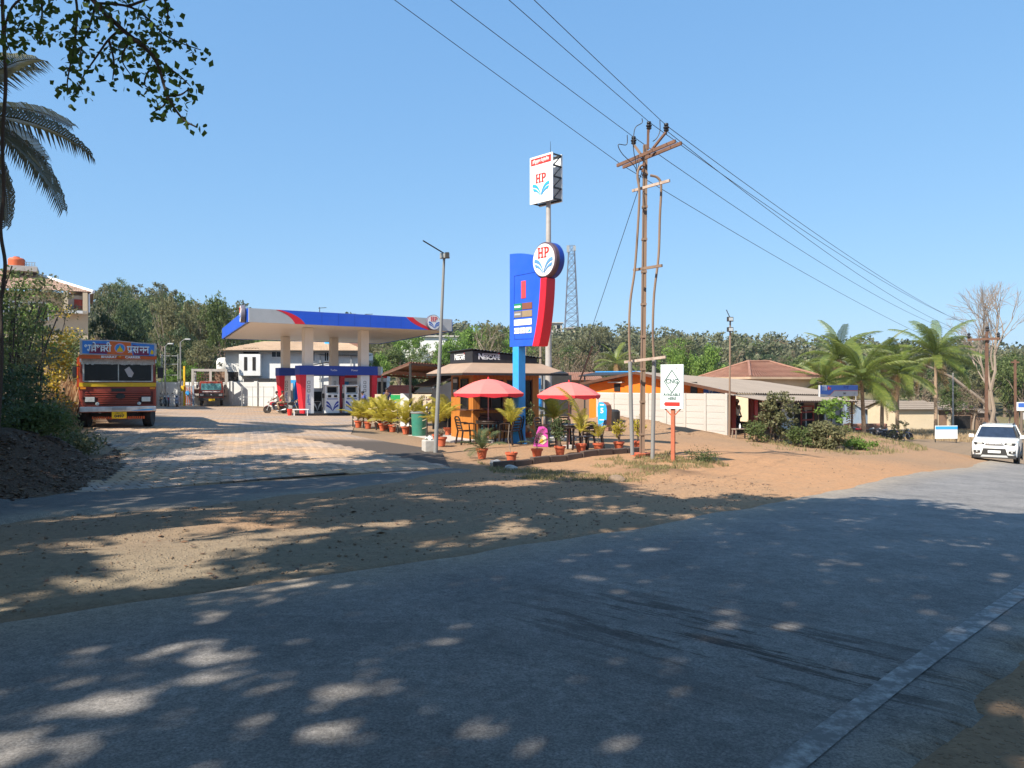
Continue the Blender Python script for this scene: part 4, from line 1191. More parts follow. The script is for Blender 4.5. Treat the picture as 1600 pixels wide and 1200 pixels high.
# awning: sloping sheets on two sides
zt, zb, ov = 2.60, 2.26, 0.72
aw = MB()
A_ = [(-0.02, -0.02), (KW+0.05, -0.02)]; B_ = [(-ov, -ov), (KW+0.75, -ov)]
def slab(mb, q4, t_=0.03):
    vs = [Vector(p) for p in q4]+[Vector(p)-Vector((0, 0, t_)) for p in q4]
    mb.add(vs, [(0,1,2,3),(7,6,5,4),(0,4,5,1),(1,5,6,2),(2,6,7,3),(3,7,4,0)])
slab(aw, [(B_[0][0], B_[0][1], zb), (B_[1][0], B_[1][1], zb), (A_[1][0], A_[1][1], zt), (A_[0][0], A_[0][1], zt)])
aw.build('awning', M['awning'], ks)
aw = MB(); slab(aw, [(-ov, -ov, zb), (-0.02, -0.02, zt), (-0.02, KD+0.1, zt), (-ov, KD+0.5, zb)]); aw.build('awning', M['awning'], ks)
m = MB(); m.bar((-ov, -ov+.01, zb-0.05), (KW+0.75, -ov+.01, zb-0.05), 0.03, 0.07); m.bar((-ov+.01, -ov, zb-0.05), (-ov+.01, KD+0.5, zb-0.05), 0.03, 0.07)
m.build('awning_edge', M['dark'], ks)
# fascia
fz0, fz1 = 2.60, 3.0
m = MB(); m.prism([(0.0, fz0), (KW-0.1, fz0), (KW-0.1, fz1-0.22), (0.0, fz1)], -0.03, 0.02, 'y'); ff = m.build('fascia', M['black'], ks)
m = MB(); m.prism([(-0.03, fz0), (KD, fz0), (KD, fz1-0.03), (-0.03, fz1)], -0.03, 0.02, 'x'); fs_ = m.build('fascia', M['black'], ks)
def brand(parent, x, z, s, face):
    rot = (PI/2, 0, 0) if face == 'f' else (PI/2, 0, -PI/2)
    P = (lambda a: (a, -0.032, z)) if face == 'f' else (lambda a: (-0.032, a, z))
    sg = 1 if face == 'f' else -1
    text('N', s*1.38, M['white'], 'lettering', parent, (P(x)[0], P(x)[1], z+s*0.10), rot, bold=0.008)
    text('ESCAFÉ', s, M['white'], 'lettering', parent, (P(x+sg*s*2.12)[0], P(x+sg*s*2.12)[1], z-0.005), rot, bold=0.006)
    m = MB(); c0 = P(x+sg*s*1.9)
    d_ = (s*3.2, 0.006, s*0.10) if face == 'f' else (0.006, s*3.2, s*0.10)
    m.box((c0[0], c0[1], z+s*0.60), d_); m.build('letter_bar', M['white'], parent)
    m = MB(); c1 = P(x+sg*s*3.55); d2 = (s*0.12, 0.008, s*0.28) if face == 'f' else (0.008, s*0.12, s*0.28)
    m.box((c1[0], c1[1], z+s*0.72), d2, ry=0.5 if face == 'f' else 0); m.build('accent', M['letter_red'], parent)
brand(ff, 0.28, 2.78, 0.19, 'f')
brand(fs_, 1.28, 2.79, 0.19, 's')
# corrugated top
def corrugated(P00, P10, P01, P11, n, amp=0.02, per=None):
    """wavy sheet: P00-P10 across the waves, towards P01-P11"""
    P00, P10, P01, P11 = map(Vector, (P00, P10, P01, P11))
    nu_ = n*4
    def fn(u, v):
        a = P00.lerp(P10, u); b_ = P01.lerp(P11, u)
        p = a.lerp(b_, v); p.z += amp*math.sin(u*n*2*PI)
        return tuple(p)
    m = MB(); m.grid(fn, nu_, 1)
    nv = len(m.v)
    m2 = [(x, y, z-0.012) for x, y, z in m.v]
    f2 = [tuple(reversed(f)) for f in m.f]
    m.add(m2, f2); return m
corrugated((-0.1, -0.1, 3.06), (KW+0.1, -0.1, 2.80), (-0.1, KD+0.1, 3.02), (KW+0.1, KD+0.1, 2.78), 22, 0.018).build('roof_sheet', M['black'], ks, fix=False)

# ------------------------------------------------------------------ seating in front of the kiosk
def umbrella(px, Y, label, top_row, rad, rz):
    p = Vector(atg(px, Y)); top_z = 1.6+(600-top_row)*Y/F-p.z
    u = thing('garden_umbrella', label, 'umbrella', tuple(p), rz, 'coral garden umbrellas')
    m = MB(); m.cyl((0, 0, 0), (0, 0, top_z+0.04), 0.02, 0.02, 8); m.build('pole', mat('pink_white_pole', (0.6,0.28,0.26), 0.5), u, smooth=True)
    n = 8
    def fn(i, j, n_r=5):
        t = j/n_r; a = 2*PI*i/(n*4); 
        k = math.cos(PI/n)/math.cos(((a+PI/n) % (2*PI/n))-PI/n)
        sag = 1-0.03*math.sin(t*PI)*(1-(k-math.cos(PI/n))/(1-math.cos(PI/n)+1e-6))
        return (rad*t*k*math.cos(a), rad*t*k*math.sin(a), top_z - 0.42*rad*0.95*(t**1.75)*sag)
    m = MB(); n_r = 5; ns = n*4
    vs = [fn(i, j) for j in range(n_r+1) for i in range(ns)]
    fs = [(j*ns+i, j*ns+(i+1) % ns, (j+1)*ns+(i+1) % ns, (j+1)*ns+i) for j in range(n_r) for i in range(ns)]
    m.add(vs, fs); c_ = m.build('canopy', M['umbrella'], u, smooth=False)
    md = c_.modifiers.new('cloth', 'SOLIDIFY'); md.thickness = 0.006
    m = MB(); vs = []; 
    for i in range(ns):
        x, y, z = fn(i, n_r); vs.append((x, y, z))
    for i in range(ns):
        x, y, z = fn(i, n_r); dz = 0.105+0.025*math.cos(2*PI*i/4)
        vs.append((x*0.985, y*0.985, z-dz))
    m.add(vs, [(i, (i+1) % ns, ns+(i+1) % ns, ns+i) for i in range(ns)]); v_ = m.build('valance', M['umbrella_trim'], u)
    md = v_.modifiers.new('cloth', 'SOLIDIFY'); md.thickness = 0.005
    rb = MB()
    for k in range(n):
        i = k*4; p0 = fn(i, 0); p1 = fn(i, 5); rb.tube([(fn(i, j)[0]*0.99, fn(i, j)[1]*0.99, fn(i, j)[2]-0.02) for j in range(6)], 0.007, 4)
    rb.build('ribs', M['steel'], u)
    m = MB(); m.lathe([(0.03, 0), (0.025, 0.05), (0, 0.07)], (0, 0, top_z), 8); m.build('finial', M['umbrella_trim'], u)
    m = MB(); m.lathe([(0.22, 0), (0.2, 0.08), (0.04, 0.1)], (0, 0, 0), 12); m.build('base', M['concrete'], u)
umbrella(763, 24.3, 'coral umbrella in front of the kiosk counter, left of the pylon', 592, 1.14, 0.2)
umbrella(889, 23.4, 'coral umbrella right of the pylon, in front of the grey wall', 597, 0.98, 0.5)

def table(px, Y, label, rz):
    p = Vector(atg(px, Y))
    t_ = thing('plastic_table', label, 'table', tuple(p), rz, 'dark plastic tables')
    m = MB(); m.prism([(0.45*math.cos(a), 0.45*math.sin(a)) for a in [2*PI*i/24 for i in range(24)]], 0.69, 0.72); m.build('tabletop', M['black_plastic'], t_, bevel=0.008)
    m = MB(); m.lathe([(0.43, 0.62), (0.43, 0.69), (0.41, 0.69), (0.41, 0.62)], (0, 0, 0), 24); m.build('apron', M['black_plastic'], t_)
    for i in range(4):
        a = PI/4+PI/2*i
        MB().bar((0.36*math.cos(a), 0.36*math.sin(a), 0), (0.32*math.cos(a), 0.32*math.sin(a), 0.66), 0.05).build('leg', M['black_plastic'], t_)
    return p
def make_chair(label, p, rz):
    c = thing('plastic_chair', label, 'chair', tuple(p), rz, 'dark plastic armchairs')
    bp = M['black_plastic']
    m = MB(); m.grid(lambda u, v: (-0.24+0.48*u, -0.22+0.44*v, 0.43-0.03*math.sin(u*PI)*math.sin(v*PI)), 6, 6)
    s_ = m.build('seat', bp, c, smooth=True); md = s_.modifiers.new('sheet', 'SOLIDIFY'); md.thickness = 0.015
    for sx_ in (-1, 1):
        MB().bar((sx_*0.25, -0.23, 0), (sx_*0.22, -0.2, 0.43), 0.05, 0.04).build('leg', bp, c)
        MB().bar((sx_*0.24, 0.27, 0), (sx_*0.21, 0.2, 0.43), 0.05, 0.04).build('leg', bp, c)
        m = MB(); m.tube([(sx_*0.245, -0.2, 0.43), (sx_*0.27, -0.19, 0.63), (sx_*0.275, -0.05, 0.66), (sx_*0.26, 0.2, 0.65)], 0.022, 6); m.build('arm', bp, c, smooth=True)
        MB().bar((sx_*0.21, 0.21, 0.4), (sx_*0.2, 0.31, 0.80), 0.04, 0.03).build('back_post', bp, c)
    for k in range(4):
        z = 0.50+k*0.085; y = 0.235+0.023*k
        MB().box((0, y, z), (0.38, 0.014, 0.05)).build('slat', bp, c)
    m = MB(); m.tube([(-0.2, 0.31, 0.79), (-0.12, 0.325, 0.855), (0.12, 0.325, 0.855), (0.2, 0.31, 0.79)], 0.024, 6); m.build('top_rail', bp, c, smooth=True)
    return c
t1 = table(765, 24.25, 'dark round table under the coral umbrella by the kiosk', 0.3)
t2 = table(889, 23.35, 'dark round table under the coral umbrella right of the pylon', 0.6)
first = None
spots = [(t1, 200, 'dark plastic chair nearest the pylon foot, beside the kiosk table'), (t1, -155, 'dark plastic chair at the left front of the kiosk table'),
         (t1, 20, 'dark plastic chair on the right of the kiosk table'), (t1, 100, 'dark plastic chair between the kiosk counter and its table'),
         (t2, 150, 'dark plastic chair beside the pink advertising stand'), (t2, 0, 'dark plastic chair on the right of the table by the grey wall'),
         (t2, 95, 'dark plastic chair behind the table by the grey wall'), (t2, -60, 'dark plastic chair in front of the table by the grey wall')]
spots[0] = (t1, -35, spots[0][2])
for c0, ang, lab in spots:
    a = R(ang); p = c0+Vector((math.cos(a)*0.78, math.sin(a)*0.78, 0)); p.z = gh(p.x, p.y)
    rz = a-PI/2          # back of the chair away from the table
    if first is None: first = make_chair(lab, p, rz); 
    else: dup(first, tuple(p), rz, lab)

# pink advertising stand and neighbours
p = Vector(atg(847, 23.5))
ad = thing('advertising_stand', 'pink advertising stand with a yellow and white picture', 'advertising stand', tuple(p), R(8))
m = MB(); m.prism([(-0.27, 0.03), (0.23, 0.0), (0.22, 0.30), (0.14, 0.58), (0.05, 0.63), (-0.10, 0.62), (-0.2, 0.35)], -0.02, 0.02, 'y'); m.build('panel', M['pink'], ad)
m = MB(); m.prism([(-0.12, 0.12), (0.02, 0.08), (0.13, 0.16), (0.12, 0.30), (0.02, 0.38), (-0.07, 0.30)], -0.03, -0.021, 'y'); pic = m.build('picture', mat('picture_cream', (0.8,0.72,0.5), 0.5, var=0.3, scale=9), ad)
m = MB(); m.prism([(-0.11, 0.14), (0.0, 0.12), (0.06, 0.2), (-0.02, 0.26)], -0.036, -0.031, 'y'); m.build('picture_detail', mat('picture_yellow', (0.8,0.5,0.03), 0.5, var=0.3), pic)
m = MB(); m.bar((0.15, 0.0, 0.5), (0.2, 0.3, 0), 0.03); m.bar((-0.12, 0.0, 0.5), (-0.2, 0.3, 0), 0.03); m.build('prop', M['dark'], ad)
p = Vector(atg(829, 27.0))
m = MB(); m.box((0, 0, 0.32), (0.36, 0.45, 0.62)); m.box((0, 0, 0.66), (0.4, 0.5, 0.05)); o = m.build('ice_box', mat('dark_magenta', (0.20,0.02,0.07), 0.5, var=0.5, scale=5), None, loc=tuple(p), rz=0.3)
tag(o, 'dark magenta cool box standing behind the pylon post', 'cool box')
p = Vector(atg(834, 30.0))
rk = thing('drum_rack', 'white pipe frame holding blue plastic drums behind the pylon', 'rack', tuple(p), 0.2)
m = MB()
for x in (-0.35, 0.35):
    for y in (-0.25, 0.25): m.bar((x, y, -0.1), (x, y, 2.45), 0.045)
for z in (0.95, 1.75, 2.35):
    for y in (-0.25, 0.25): m.bar((-0.35, y, z), (0.35, y, z), 0.04)
    for x in (-0.35, 0.35): m.bar((x, -0.25, z), (x, 0.25, z), 0.04)
m.build('frame', M['steel'], rk)
dr = MB().lathe([(0.0, 0.0), (0.15, 0.0), (0.16, 0.03), (0.16, 0.2), (0.165, 0.22), (0.16, 0.24), (0.16, 0.42), (0.05, 0.46), (0.05, 0.5), (0, 0.5)], (0, 0, 0), 14)
dme = dr.mesh('plastic_drum', M['lightblue'], True)
for i, (x, z, lab) in enumerate(((-0.17, 1.0, 'lower left blue drum in the pipe frame behind the pylon'), (0.17, 1.0, 'lower right blue drum in the pipe frame behind the pylon'), (0.12, 1.77, 'upper blue drum in the pipe frame behind the pylon'))):
    o = obj('plastic_drum', dme, None, (p.x+x, p.y-0.05, p.z+z)); tag(o, lab, 'drum', 'blue plastic drums')
# bamboo poles and old fence posts behind the pylon
for i, (px, Y, py, r_, lab) in enumerate(((867, 31.0, 532, 0.04, 'bare pale pole just right of the mast base'), (843, 31.5, 536, 0.035, 'thin pale pole left of the mast'), (820, 33, 540, 0.05, 'weathered post behind the blue pylon post'))):
    p = Vector(atg(px if i else 845, Y)); h_ = 1.6+(600-py)*Y/F-p.z
    o = MB().cyl((0, 0, -0.1), (0.02*i, 0, h_), r_, r_*0.8, 7).build('wooden_pole', M['bark_pale'], None, smooth=True, loc=tuple(p)); tag(o, lab, 'pole')
# air station
p = Vector(atg(946, 33.5))
ar = thing('air_station', 'blue tyre inflation cabinet with orange brown side on bricks', 'air pump', tuple(p), face_rz(-0.55, -0.83))
prof = [(-0.24, 0.18), (0.14, 0.18), (0.18, 0.9), (0.14, 1.10), (0.0, 1.22), (-0.2, 1.24), (-0.28, 1.0)]
m = MB(); m.prism(prof, -0.2, 0.28, 'y'); bd = m.build('cabinet', mat('orange_brown', (0.36,0.12,0.05), 0.5), ar, bevel=0.02)
m = MB(); m.prism([(x*0.97, z) for x, z in prof], -0.225, -0.201, 'y'); m.build('front', mat('bright_blue', (0.02,0.32,0.80), 0.4), bd)
text('5', 0.3, M['white'], 'lettering', bd, (-0.05, -0.232, 0.86), bold=0.01)
m = MB(); m.box((-0.05, -0.232, 1.12), (0.2, 0.006, 0.05)); m.box((-0.06, -0.232, 0.47), (0.22, 0.006, 0.04)); m.build('small_print', M['white'], bd)
for k in range(2):
    for i in range(2):
        MB().box((-0.14+i*0.25, 0.03, 0.045+k*0.09), (0.22, 0.4, 0.08)).build('brick', M['tile_red'], ar)
p = Vector(atg(957, 36.5))
o = MB().lathe([(0.0, 0), (0.3, 0.02), (0.36, 0.3), (0.36, 0.62), (0.25, 0.7), (0, 0.72)], (0, 0, 0), 16).build('water_tank', M['dark'], None, smooth=True, loc=(p.x, p.y, p.z)); tag(o, 'small dark grey tank standing against the concrete panel wall', 'tank')

# kerb stones under the pots
k0 = hit(772, 729); k1 = hit(1000, 707); 
kd = Vector((k1.x-k0.x, k1.y-k0.y)); nk = 9; ang = math.atan2(kd.y, kd.x)
kr = thing('kerb', 'row of dark rough kerb stones behind the terracotta pots', 'kerb', (k0.x, k0.y, gh(k0.x, k0.y)), 0)
for i in range(nk):
    t_ = (i+0.5)/nk; x = k0.x+kd.x*t_; y = k0.y+kd.y*t_
    mb = MB(); mb.box((0, 0, 0), (kd.length/nk-0.02, 0.14, 0.24)); o = mb.build('kerb_stone', M['kerb'], kr, bevel=0.02)
    o.location = (x-k0.x, y-k0.y+0.12, gh(x, y)-gh(k0.x, k0.y)+0.04+rnd.uniform(-.015, .015)); o.rotation_euler = (rnd.uniform(-.04, .04), rnd.uniform(-.03, .03), ang+rnd.uniform(-.03, .03))
# ------------------------------------------------------------------ filling station canopy
C0 = Vector((-17.1, 50.0)); cu = Vector((0.82, 0.572)).normalized(); cv = Vector((-0.42, 0.907)).normalized()
CR = math.atan2(cu.y, cu.x); LA, LB = 15.2, 20.5
cg = gh(-14.0, 55)
cp = thing('fuel_canopy', 'blue and grey filling station canopy on four columns', 'canopy', (C0.x, C0.y, cg))
def Q(a, b, z=0): return (cu.x*a+cv.x*b, cu.y*a+cv.y*b, z)
ZB, ZT = 5.62-cg, 6.52-cg
# soffit boards
sk = MB()
nb = 24
for i in range(nb):
    b0 = 0.15+(LB-0.3)*i/nb; b1 = 0.15+(LB-0.3)*(i+1)/nb-0.03
    sk.add([Q(0.15, b0, ZB+.02), Q(LA-.15, b0, ZB+.02), Q(LA-.15, b1, ZB+.02), Q(0.15, b1, ZB+.02), Q(0.15, b0, ZB+.06), Q(LA-.15, b0, ZB+.06), Q(LA-.15, b1, ZB+.06), Q(0.15, b1, ZB+.06)],
           [(0,3,2,1),(4,5,6,7),(0,1,5,4),(1,2,6,5),(2,3,7,6),(3,0,4,7)])
sk.build('soffit', M['soffit'], cp)
rf = MB(); rf.add([Q(.1, .1, ZB+.1), Q(LA-.1, .1, ZB+.1), Q(LA-.1, LB-.1, ZB+.1), Q(.1, LB-.1, ZB+.1), Q(.1, .1, ZT-.15), Q(LA-.1, .1, ZT-.15), Q(LA-.1, LB-.1, ZT-.15), Q(.1, LB-.1, ZT-.15)],
                  [(0,3,2,1),(4,5,6,7),(0,1,5,4),(1,2,6,5),(2,3,7,6),(3,0,4,7)]); rf.build('roof', M['grey_panel'], cp)
# fascias: front built in a frame of its own
def framed(name, origin, rz, parent):
    o = obj(name, None, parent, origin, rz); return o
def strip(a0, b0, a1, b1, m_, name, z0=ZB, z1=ZT, t_=0.1):
    mb = MB(); p0 = Vector(Q(a0, b0)); p1 = Vector(Q(a1, b1)); d = (p1-p0).normalized(); n = Vector((d.y, -d.x, 0))*t_
    vs = []
    for z in (z0, z1):
        for p in (p0, p1, p1+n, p0+n): vs.append((p.x, p.y, z))
    mb.add(vs, [(0,3,2,1),(4,5,6,7),(0,1,5,4),(1,2,6,5),(2,3,7,6),(3,0,4,7)])
    return mb.build(name, m_, cp)
fa = strip(0, 0, LA, 0, M['grey_panel'], 'fascia')
strip(LA, 0, LA, LB, M['blue'], 'fascia'); strip(0, LB, 0, 0, M['blue'], 'fascia'); strip(LA, LB, 0, LB, M['blue'], 'fascia')
# painted shapes on the front, one sheet of panel thickness proud
def front_poly(poly, m_, name, y=0.1, d=0.012):
    n = Vector((cu.y, -cu.x, 0))
    mb = MB(); k = len(poly); vs = []
    for dd in (y, y+d):
        for a, z in poly:
            p = Vector(Q(a, 0, z))+n*dd; vs.append(tuple(p))
    mb.add(vs, [tuple(range(k-1, -1, -1)), tuple(range(k, 2*k))]+[(i, (i+1) % k, k+(i+1) % k, k+i) for i in range(k)])
    return mb.build(name, m_, fa)
hz = ZT-ZB
l1 = bez((2.0, ZT-.012), (3.3, ZT-.25*hz), (3.75, ZB+.012), 8)
l2 = bez((1.75, ZT-.012), (2.75, ZT-.3*hz), (3.05, ZB+.012), 8)
r1 = bez((11.9, ZT-.012), (12.35, ZB+.45*hz), (13.9, ZB+.012), 8)
r2 = bez((11.35, ZT-.012), (11.85, ZB+.35*hz), (13.2, ZB+.012), 8)
l3 = [(a+0.02, z) for a, z in l1]; r3 = [(a-0.02, z) for a, z in r2]
front_poly(l3+r3[::-1], M['blue'], 'blue_panel')
front_poly(l2+l1[::-1], M['red'], 'red_swoosh', 0.1, 0.016); front_poly(r2+r1[::-1], M['red'], 'red_swoosh', 0.1, 0.016)
for a in (4.9, 6.1, 7.3, 8.5, 9.7, 10.9):
    front_poly([(a, ZB+.02), (a+.02, ZB+.02), (a+.02, ZT-.02), (a, ZT-.02)], M['navy'], 'panel_joint', 0.1, 0.015)
def canopy_disc(a, b, rz):
    p = Vector(Q(a, b, (ZB+ZT)/2+0.12)); 
    d = obj('emblem', MB().lathe([(0.56, -0.10), (0.58, -0.07), (0.58, 0.15), (0.56, 0.17)], (0, 0, 0), 32, 'y').mesh('emblem', mat('emblem_side', (0.12,0.11,0.14), 0.4), True), cp, tuple(p), rz)
    MB().lathe([(0.53, -0.112), (0.53, -0.10)], (0, 0, 0), 32, 'y').build('emblem_face', M['white'], d)
    hp_emblem(d, (0, 0, 0), 0.54, M['banner_blue'], y=-0.113)
nf_ = Vector((cu.y, -cu.x)); 
pz_ = Vector(Q(13.55, 0)); canopy_disc(13.55, -0.28, CR)
canopy_disc(-0.35, 0.7, math.atan2(cv.y, cv.x)+PI)
# columns, islands and dispensers
COLS = [(4.5, 3.0), (8.8, 3.0), (4.6, 14.0), (8.9, 14.0)]
for a, b_ in COLS:
    p = Q(a, b_, (ZB+0.2)/2); mb = MB(); mb.box((p[0], p[1], p[2]), (0.62, 0.62, ZB-0.2), rz=CR); mb.build('column', M['soffit'], cp)
for a, z, h_ in ((5.6, 0.35, 0.75), (9.3, 0.25, 0.45)):
    p = Vector(Q(a, 4, ZT)); mb = MB(); mb.cyl(p, p+Vector((0, 0, h_)), 0.03, 0.03, 5); mb.bar(p+Vector((-.1, 0, h_*.9)), p+Vector((.5, 0, h_*.95)), 0.04); mb.build('antenna', M['dark'], cp)
def qr(parent, px_, s, m_=None):
    pass
def dispenser(a, b_, label, gz_, small=False):
    p = C0+Vector(Q(a, b_)[:2])
    d = thing('fuel_dispenser', label, 'fuel pump', (p.x, p.y, gz_), CR, 'fuel dispensers on the front island')
    w, h_, t_ = 1.08, 2.05, 0.5
    m = MB(); m.box((0, 0, 0.05), (w, t_, 0.1)); m.box((0, 0, 0.60), (w, t_, 1.0)); m.box((0, 0, 1.24), (w, t_, 0.26)); 
    m.box((-w/2+0.04, 0, 1.70), (0.08, t_, 0.7)); m.box((w/2-0.04, 0, 1.70), (0.08, t_, 0.7)); m.box((0, 0, 2.0), (w, t_, 0.08)); m.box((0, 0.1, 1.70), (w-.16, 0.2, 0.6))
    m.build('cabinet', M['white'], d, bevel=0.012)
    m = MB(); m.box((0.05, -0.02, 1.68), (0.68, 0.1, 0.40)); m.build('screen', M['glass_dark'], d)
    for x in (-0.22, 0.24): m = MB(); m.box((x, -t_/2-0.008, 1.22), (0.24, 0.02, 0.16)); m.build('display', M['glass_dark'], d)
    m = MB(); m.box((0.0, -t_/2-0.008, 1.02), (0.8, 0.016, 0.05)); m.build('label_strip', M['navy'], d)
    for sg in (-1, 1):
        w_ = MB()
        for k in range(2):
            A = bez((sg*0.46, 0.88-k*.24), (sg*0.15, 0.80-k*.26), (0.02, 0.12)); B = bez((sg*0.46, 0.72-k*.24), (sg*0.2, 0.66-k*.26), (0.02, 0.12))
            for i in range(8): w_.prism([A[i], A[i+1], B[i+1], B[i]], -t_/2-0.012, -t_/2-0.002, 'y')
        w_.build('wing', M['navy'], d)
    for sx_ in (-1, 1):
        m = MB(); m.box((sx_*(w/2+0.05), 0, 1.25), (0.09, 0.22, 0.34)); n_ = m.build('nozzle_boot', M['dark'], d)
        m = MB(); m.tube([(sx_*(w/2+.07), -.02, 1.9), (sx_*(w/2+.22), -.05, 1.4), (sx_*(w/2+.2), -.05, .5), (sx_*(w/2+.1), -.05, .35), (sx_*(w/2+.07), -.03, 1.1)], 0.02, 6); m.build('hose', M['black'], n_, smooth=True)
def island(bc, a0, a1, n_disp, main):
    p = C0+Vector(Q((a0+a1)/2, bc)[:2]); zg = gh(p.x, p.y)
    il = thing('pump_island', 'front pump island with blue header between the canopy columns' if main else 'rear pump island with blue header behind the front one', 'pump island', (p.x, p.y, zg), CR)
    L_ = a1-a0
    MB().box((0, 0, 0.11), (L_+0.5, 1.25, 0.24)).build('base', M['black'], il, bevel=0.02)
    hd = MB().box((0, 0, 3.32), (L_, 1.0, 0.66)).build('header', M['navy'], il)  # blue header; the shade under the canopy is put into this navy
    for k, x in enumerate((-L_*0.08, L_*0.19)):
        text('Power' if k else 'Turbo', 0.2, M['white'], 'lettering', hd, (x, -0.508, 3.34))
    for sx_ in (-1, 1):
        mb = MB(); mb.prism([(sx_*L_/2, 3.0), (sx_*(L_/2-0.5), 3.0), (sx_*(L_/2-0.42), 0.24), (sx_*(L_/2-0.32), 0.24)] if sx_ < 0 else [(L_/2-0.42, 3.0), (L_/2, 3.0), (L_/2-0.1, 0.24), (L_/2-0.42, 0.24)], -0.42, 0.42, 'y'); mb.build('red_end', M['red'], il)
    for a, b_ in COLS:
        if abs(b_-bc) > 1: continue
        x = a-(a0+a1)/2
        c_ = MB().box((x, 0, 1.62), (0.68, 0.68, 2.76)).build('column_cladding', M['white'], il)
        blk = MB()
        r2_ = random.Random(int(a*10))
        for k in range(3):
            z = 2.45-k*0.30
            for (dx, dz, w2, h2) in ((0, .09, .2, .03), (0, -.09, .2, .03), (-.085, 0, .03, .2), (.085, 0, .03, .2)): blk.box((x-0.03+dx, -0.343, z+dz), (w2, 0.012, h2))
        blk.build('lettering', M['black'], c_)
        blk = MB()
        for k in range(9):
            blk.box((x-0.03+r2_.uniform(-.05, .05), -0.343, 1.55-k*0.085), (r2_.uniform(.08, .2), 0.012, .05))
        blk.build('poster', M['banner_blue'], c_)
    return zg
zf = island(3.0, 3.75, 9.75, 2, True)
zr = island(14.0, 3.9, 9.75, 2, False)
dispenser(6.25, 2.9, 'fuel dispenser with blue wings, left of the two on the front island', zf+0.23)
dispenser(7.75, 2.9, 'fuel dispenser with blue wings, right of the two on the front island', zf+0.23)
p = C0+Vector(Q(5.3, 3.9)[:2]); o = MB().box((0, 0, 0.9), (0.75, 0.5, 1.8)).build('cabinet', M['grey_panel'], None, loc=(p.x, p.y, zf+0.23), rz=CR)
d = thing('fuel_dispenser', 'dark fronted fuel dispenser half hidden behind the left front column', 'fuel pump', (p.x, p.y, zf+0.23), CR); o.parent = d; o.location = (0, 0, 0); o.rotation_euler = (0, 0, 0)
MB().box((0, -0.26, 1.2), (0.66, 0.03, 0.7)).build('screen', M['glass_dark'], d); MB().box((0, -0.26, 0.45), (0.66, 0.02, 0.7)).build('front', M['black'], d)
w_ = MB()
for sg in (-1, 1):
    A = bez((sg*0.3, 0.8), (sg*0.1, 0.7), (0, 0.12)); B = bez((sg*0.3, 0.62), (sg*0.14, 0.5), (0, 0.12))
    for i in range(8): w_.prism([A[i], A[i+1], B[i+1], B[i]], -0.29, -0.275, 'y')
w_.build('wing', M['white'], d)
# fire buckets and a low trestle beside the island
for i, (a, b_, lab) in enumerate(((3.1, 2.4, 'red and white fire bucket at the left end of the front island'),)):
    p = C0+Vector(Q(a, b_)[:2]); zg = gh(p.x, p.y)
    o = MB().lathe([(0.0, 0), (0.13, 0), (0.18, 0.5), (0.16, 0.5), (0.12, 0.03)], (0, 0, 0), 12).build('bucket', M['letter_red'], None, smooth=True, loc=(p.x, p.y, zg)); tag(o, lab, 'bucket')
p = W(470, 646, 54.0); p.z = gh(p.x, p.y)
o = thing('low_stand', 'low white metal stand on the forecourt by the front island', 'stand', tuple(p), 0.2)
for x in (-.45, .45):
    MB().bar((x, -.12, 0), (x, -.12, .45), .05).build('leg', M['white'], o); MB().bar((x, .12, 0), (x, .12, .45), .05).build('leg', M['white'], o)
MB().box((0, 0, .47), (1.1, .32, .06)).build('top', M['white'], o)

# ------------------------------------------------------------------ buildings round the forecourt
def tiled(P0, P1, R0, R1, rows, cols, th=0.05):
    """roof slope of overlapping tile courses; P0-P1 eave, R0-R1 ridge"""
    P0, P1, R0, R1 = map(Vector, (P0, P1, R0, R1))
    m = MB()
    nrm = (P1-P0).cross(R0-P0).normalized()
    if nrm.z < 0: nrm = -nrm
    for r_ in range(rows):
        t0 = r_/rows; t1_ = (r_+1)/rows
        a0 = P0.lerp(R0, t0); b0 = P1.lerp(R1, t0); a1 = P0.lerp(R0, t1_); b1 = P1.lerp(R1, t1_)
        n_ = cols*2; vs = []
        for k in range(n_+1):
            u = k/n_; w_ = (k % 2)
            lo = a0.lerp(b0, u)+nrm*(th+0.03*w_); hi = a1.lerp(b1, u)+nrm*(0.0+0.03*w_)
            lo2 = a0.lerp(b0, u)
            vs += [lo2, lo, hi]
        fs = []
        for k in range(n_):
            q_ = k*3; fs += [(q_, q_+3, q_+4, q_+1), (q_+1, q_+4, q_+5, q_+2)]
        m.add(vs, fs)
    return m
def window(parent, c, w, h_, rz, frame=None, glass=None, bars=1, out=0.05):
    """window set on a wall: c centre in the parent's frame, facing -Y turned by rz"""
    o = obj('window', MB().box((0, 0, 0), (w, 0.06, h_)).mesh('window', glass or M['glass_dark']), parent, c, rz)
    f = MB()
    for x in (-w/2, w/2): f.box((x, -0.03, 0), (0.07, out+0.06, h_+0.14))
    for z in (-h_/2, h_/2): f.box((0, -0.03, z), (w, out+0.05, 0.07))
    for k in range(bars): f.box((-w/2+w*(k+1)/(bars+1), -0.035, 0), (0.05, out, h_-0.02))
    f.build('frame', frame or M['white'], o)
    return o
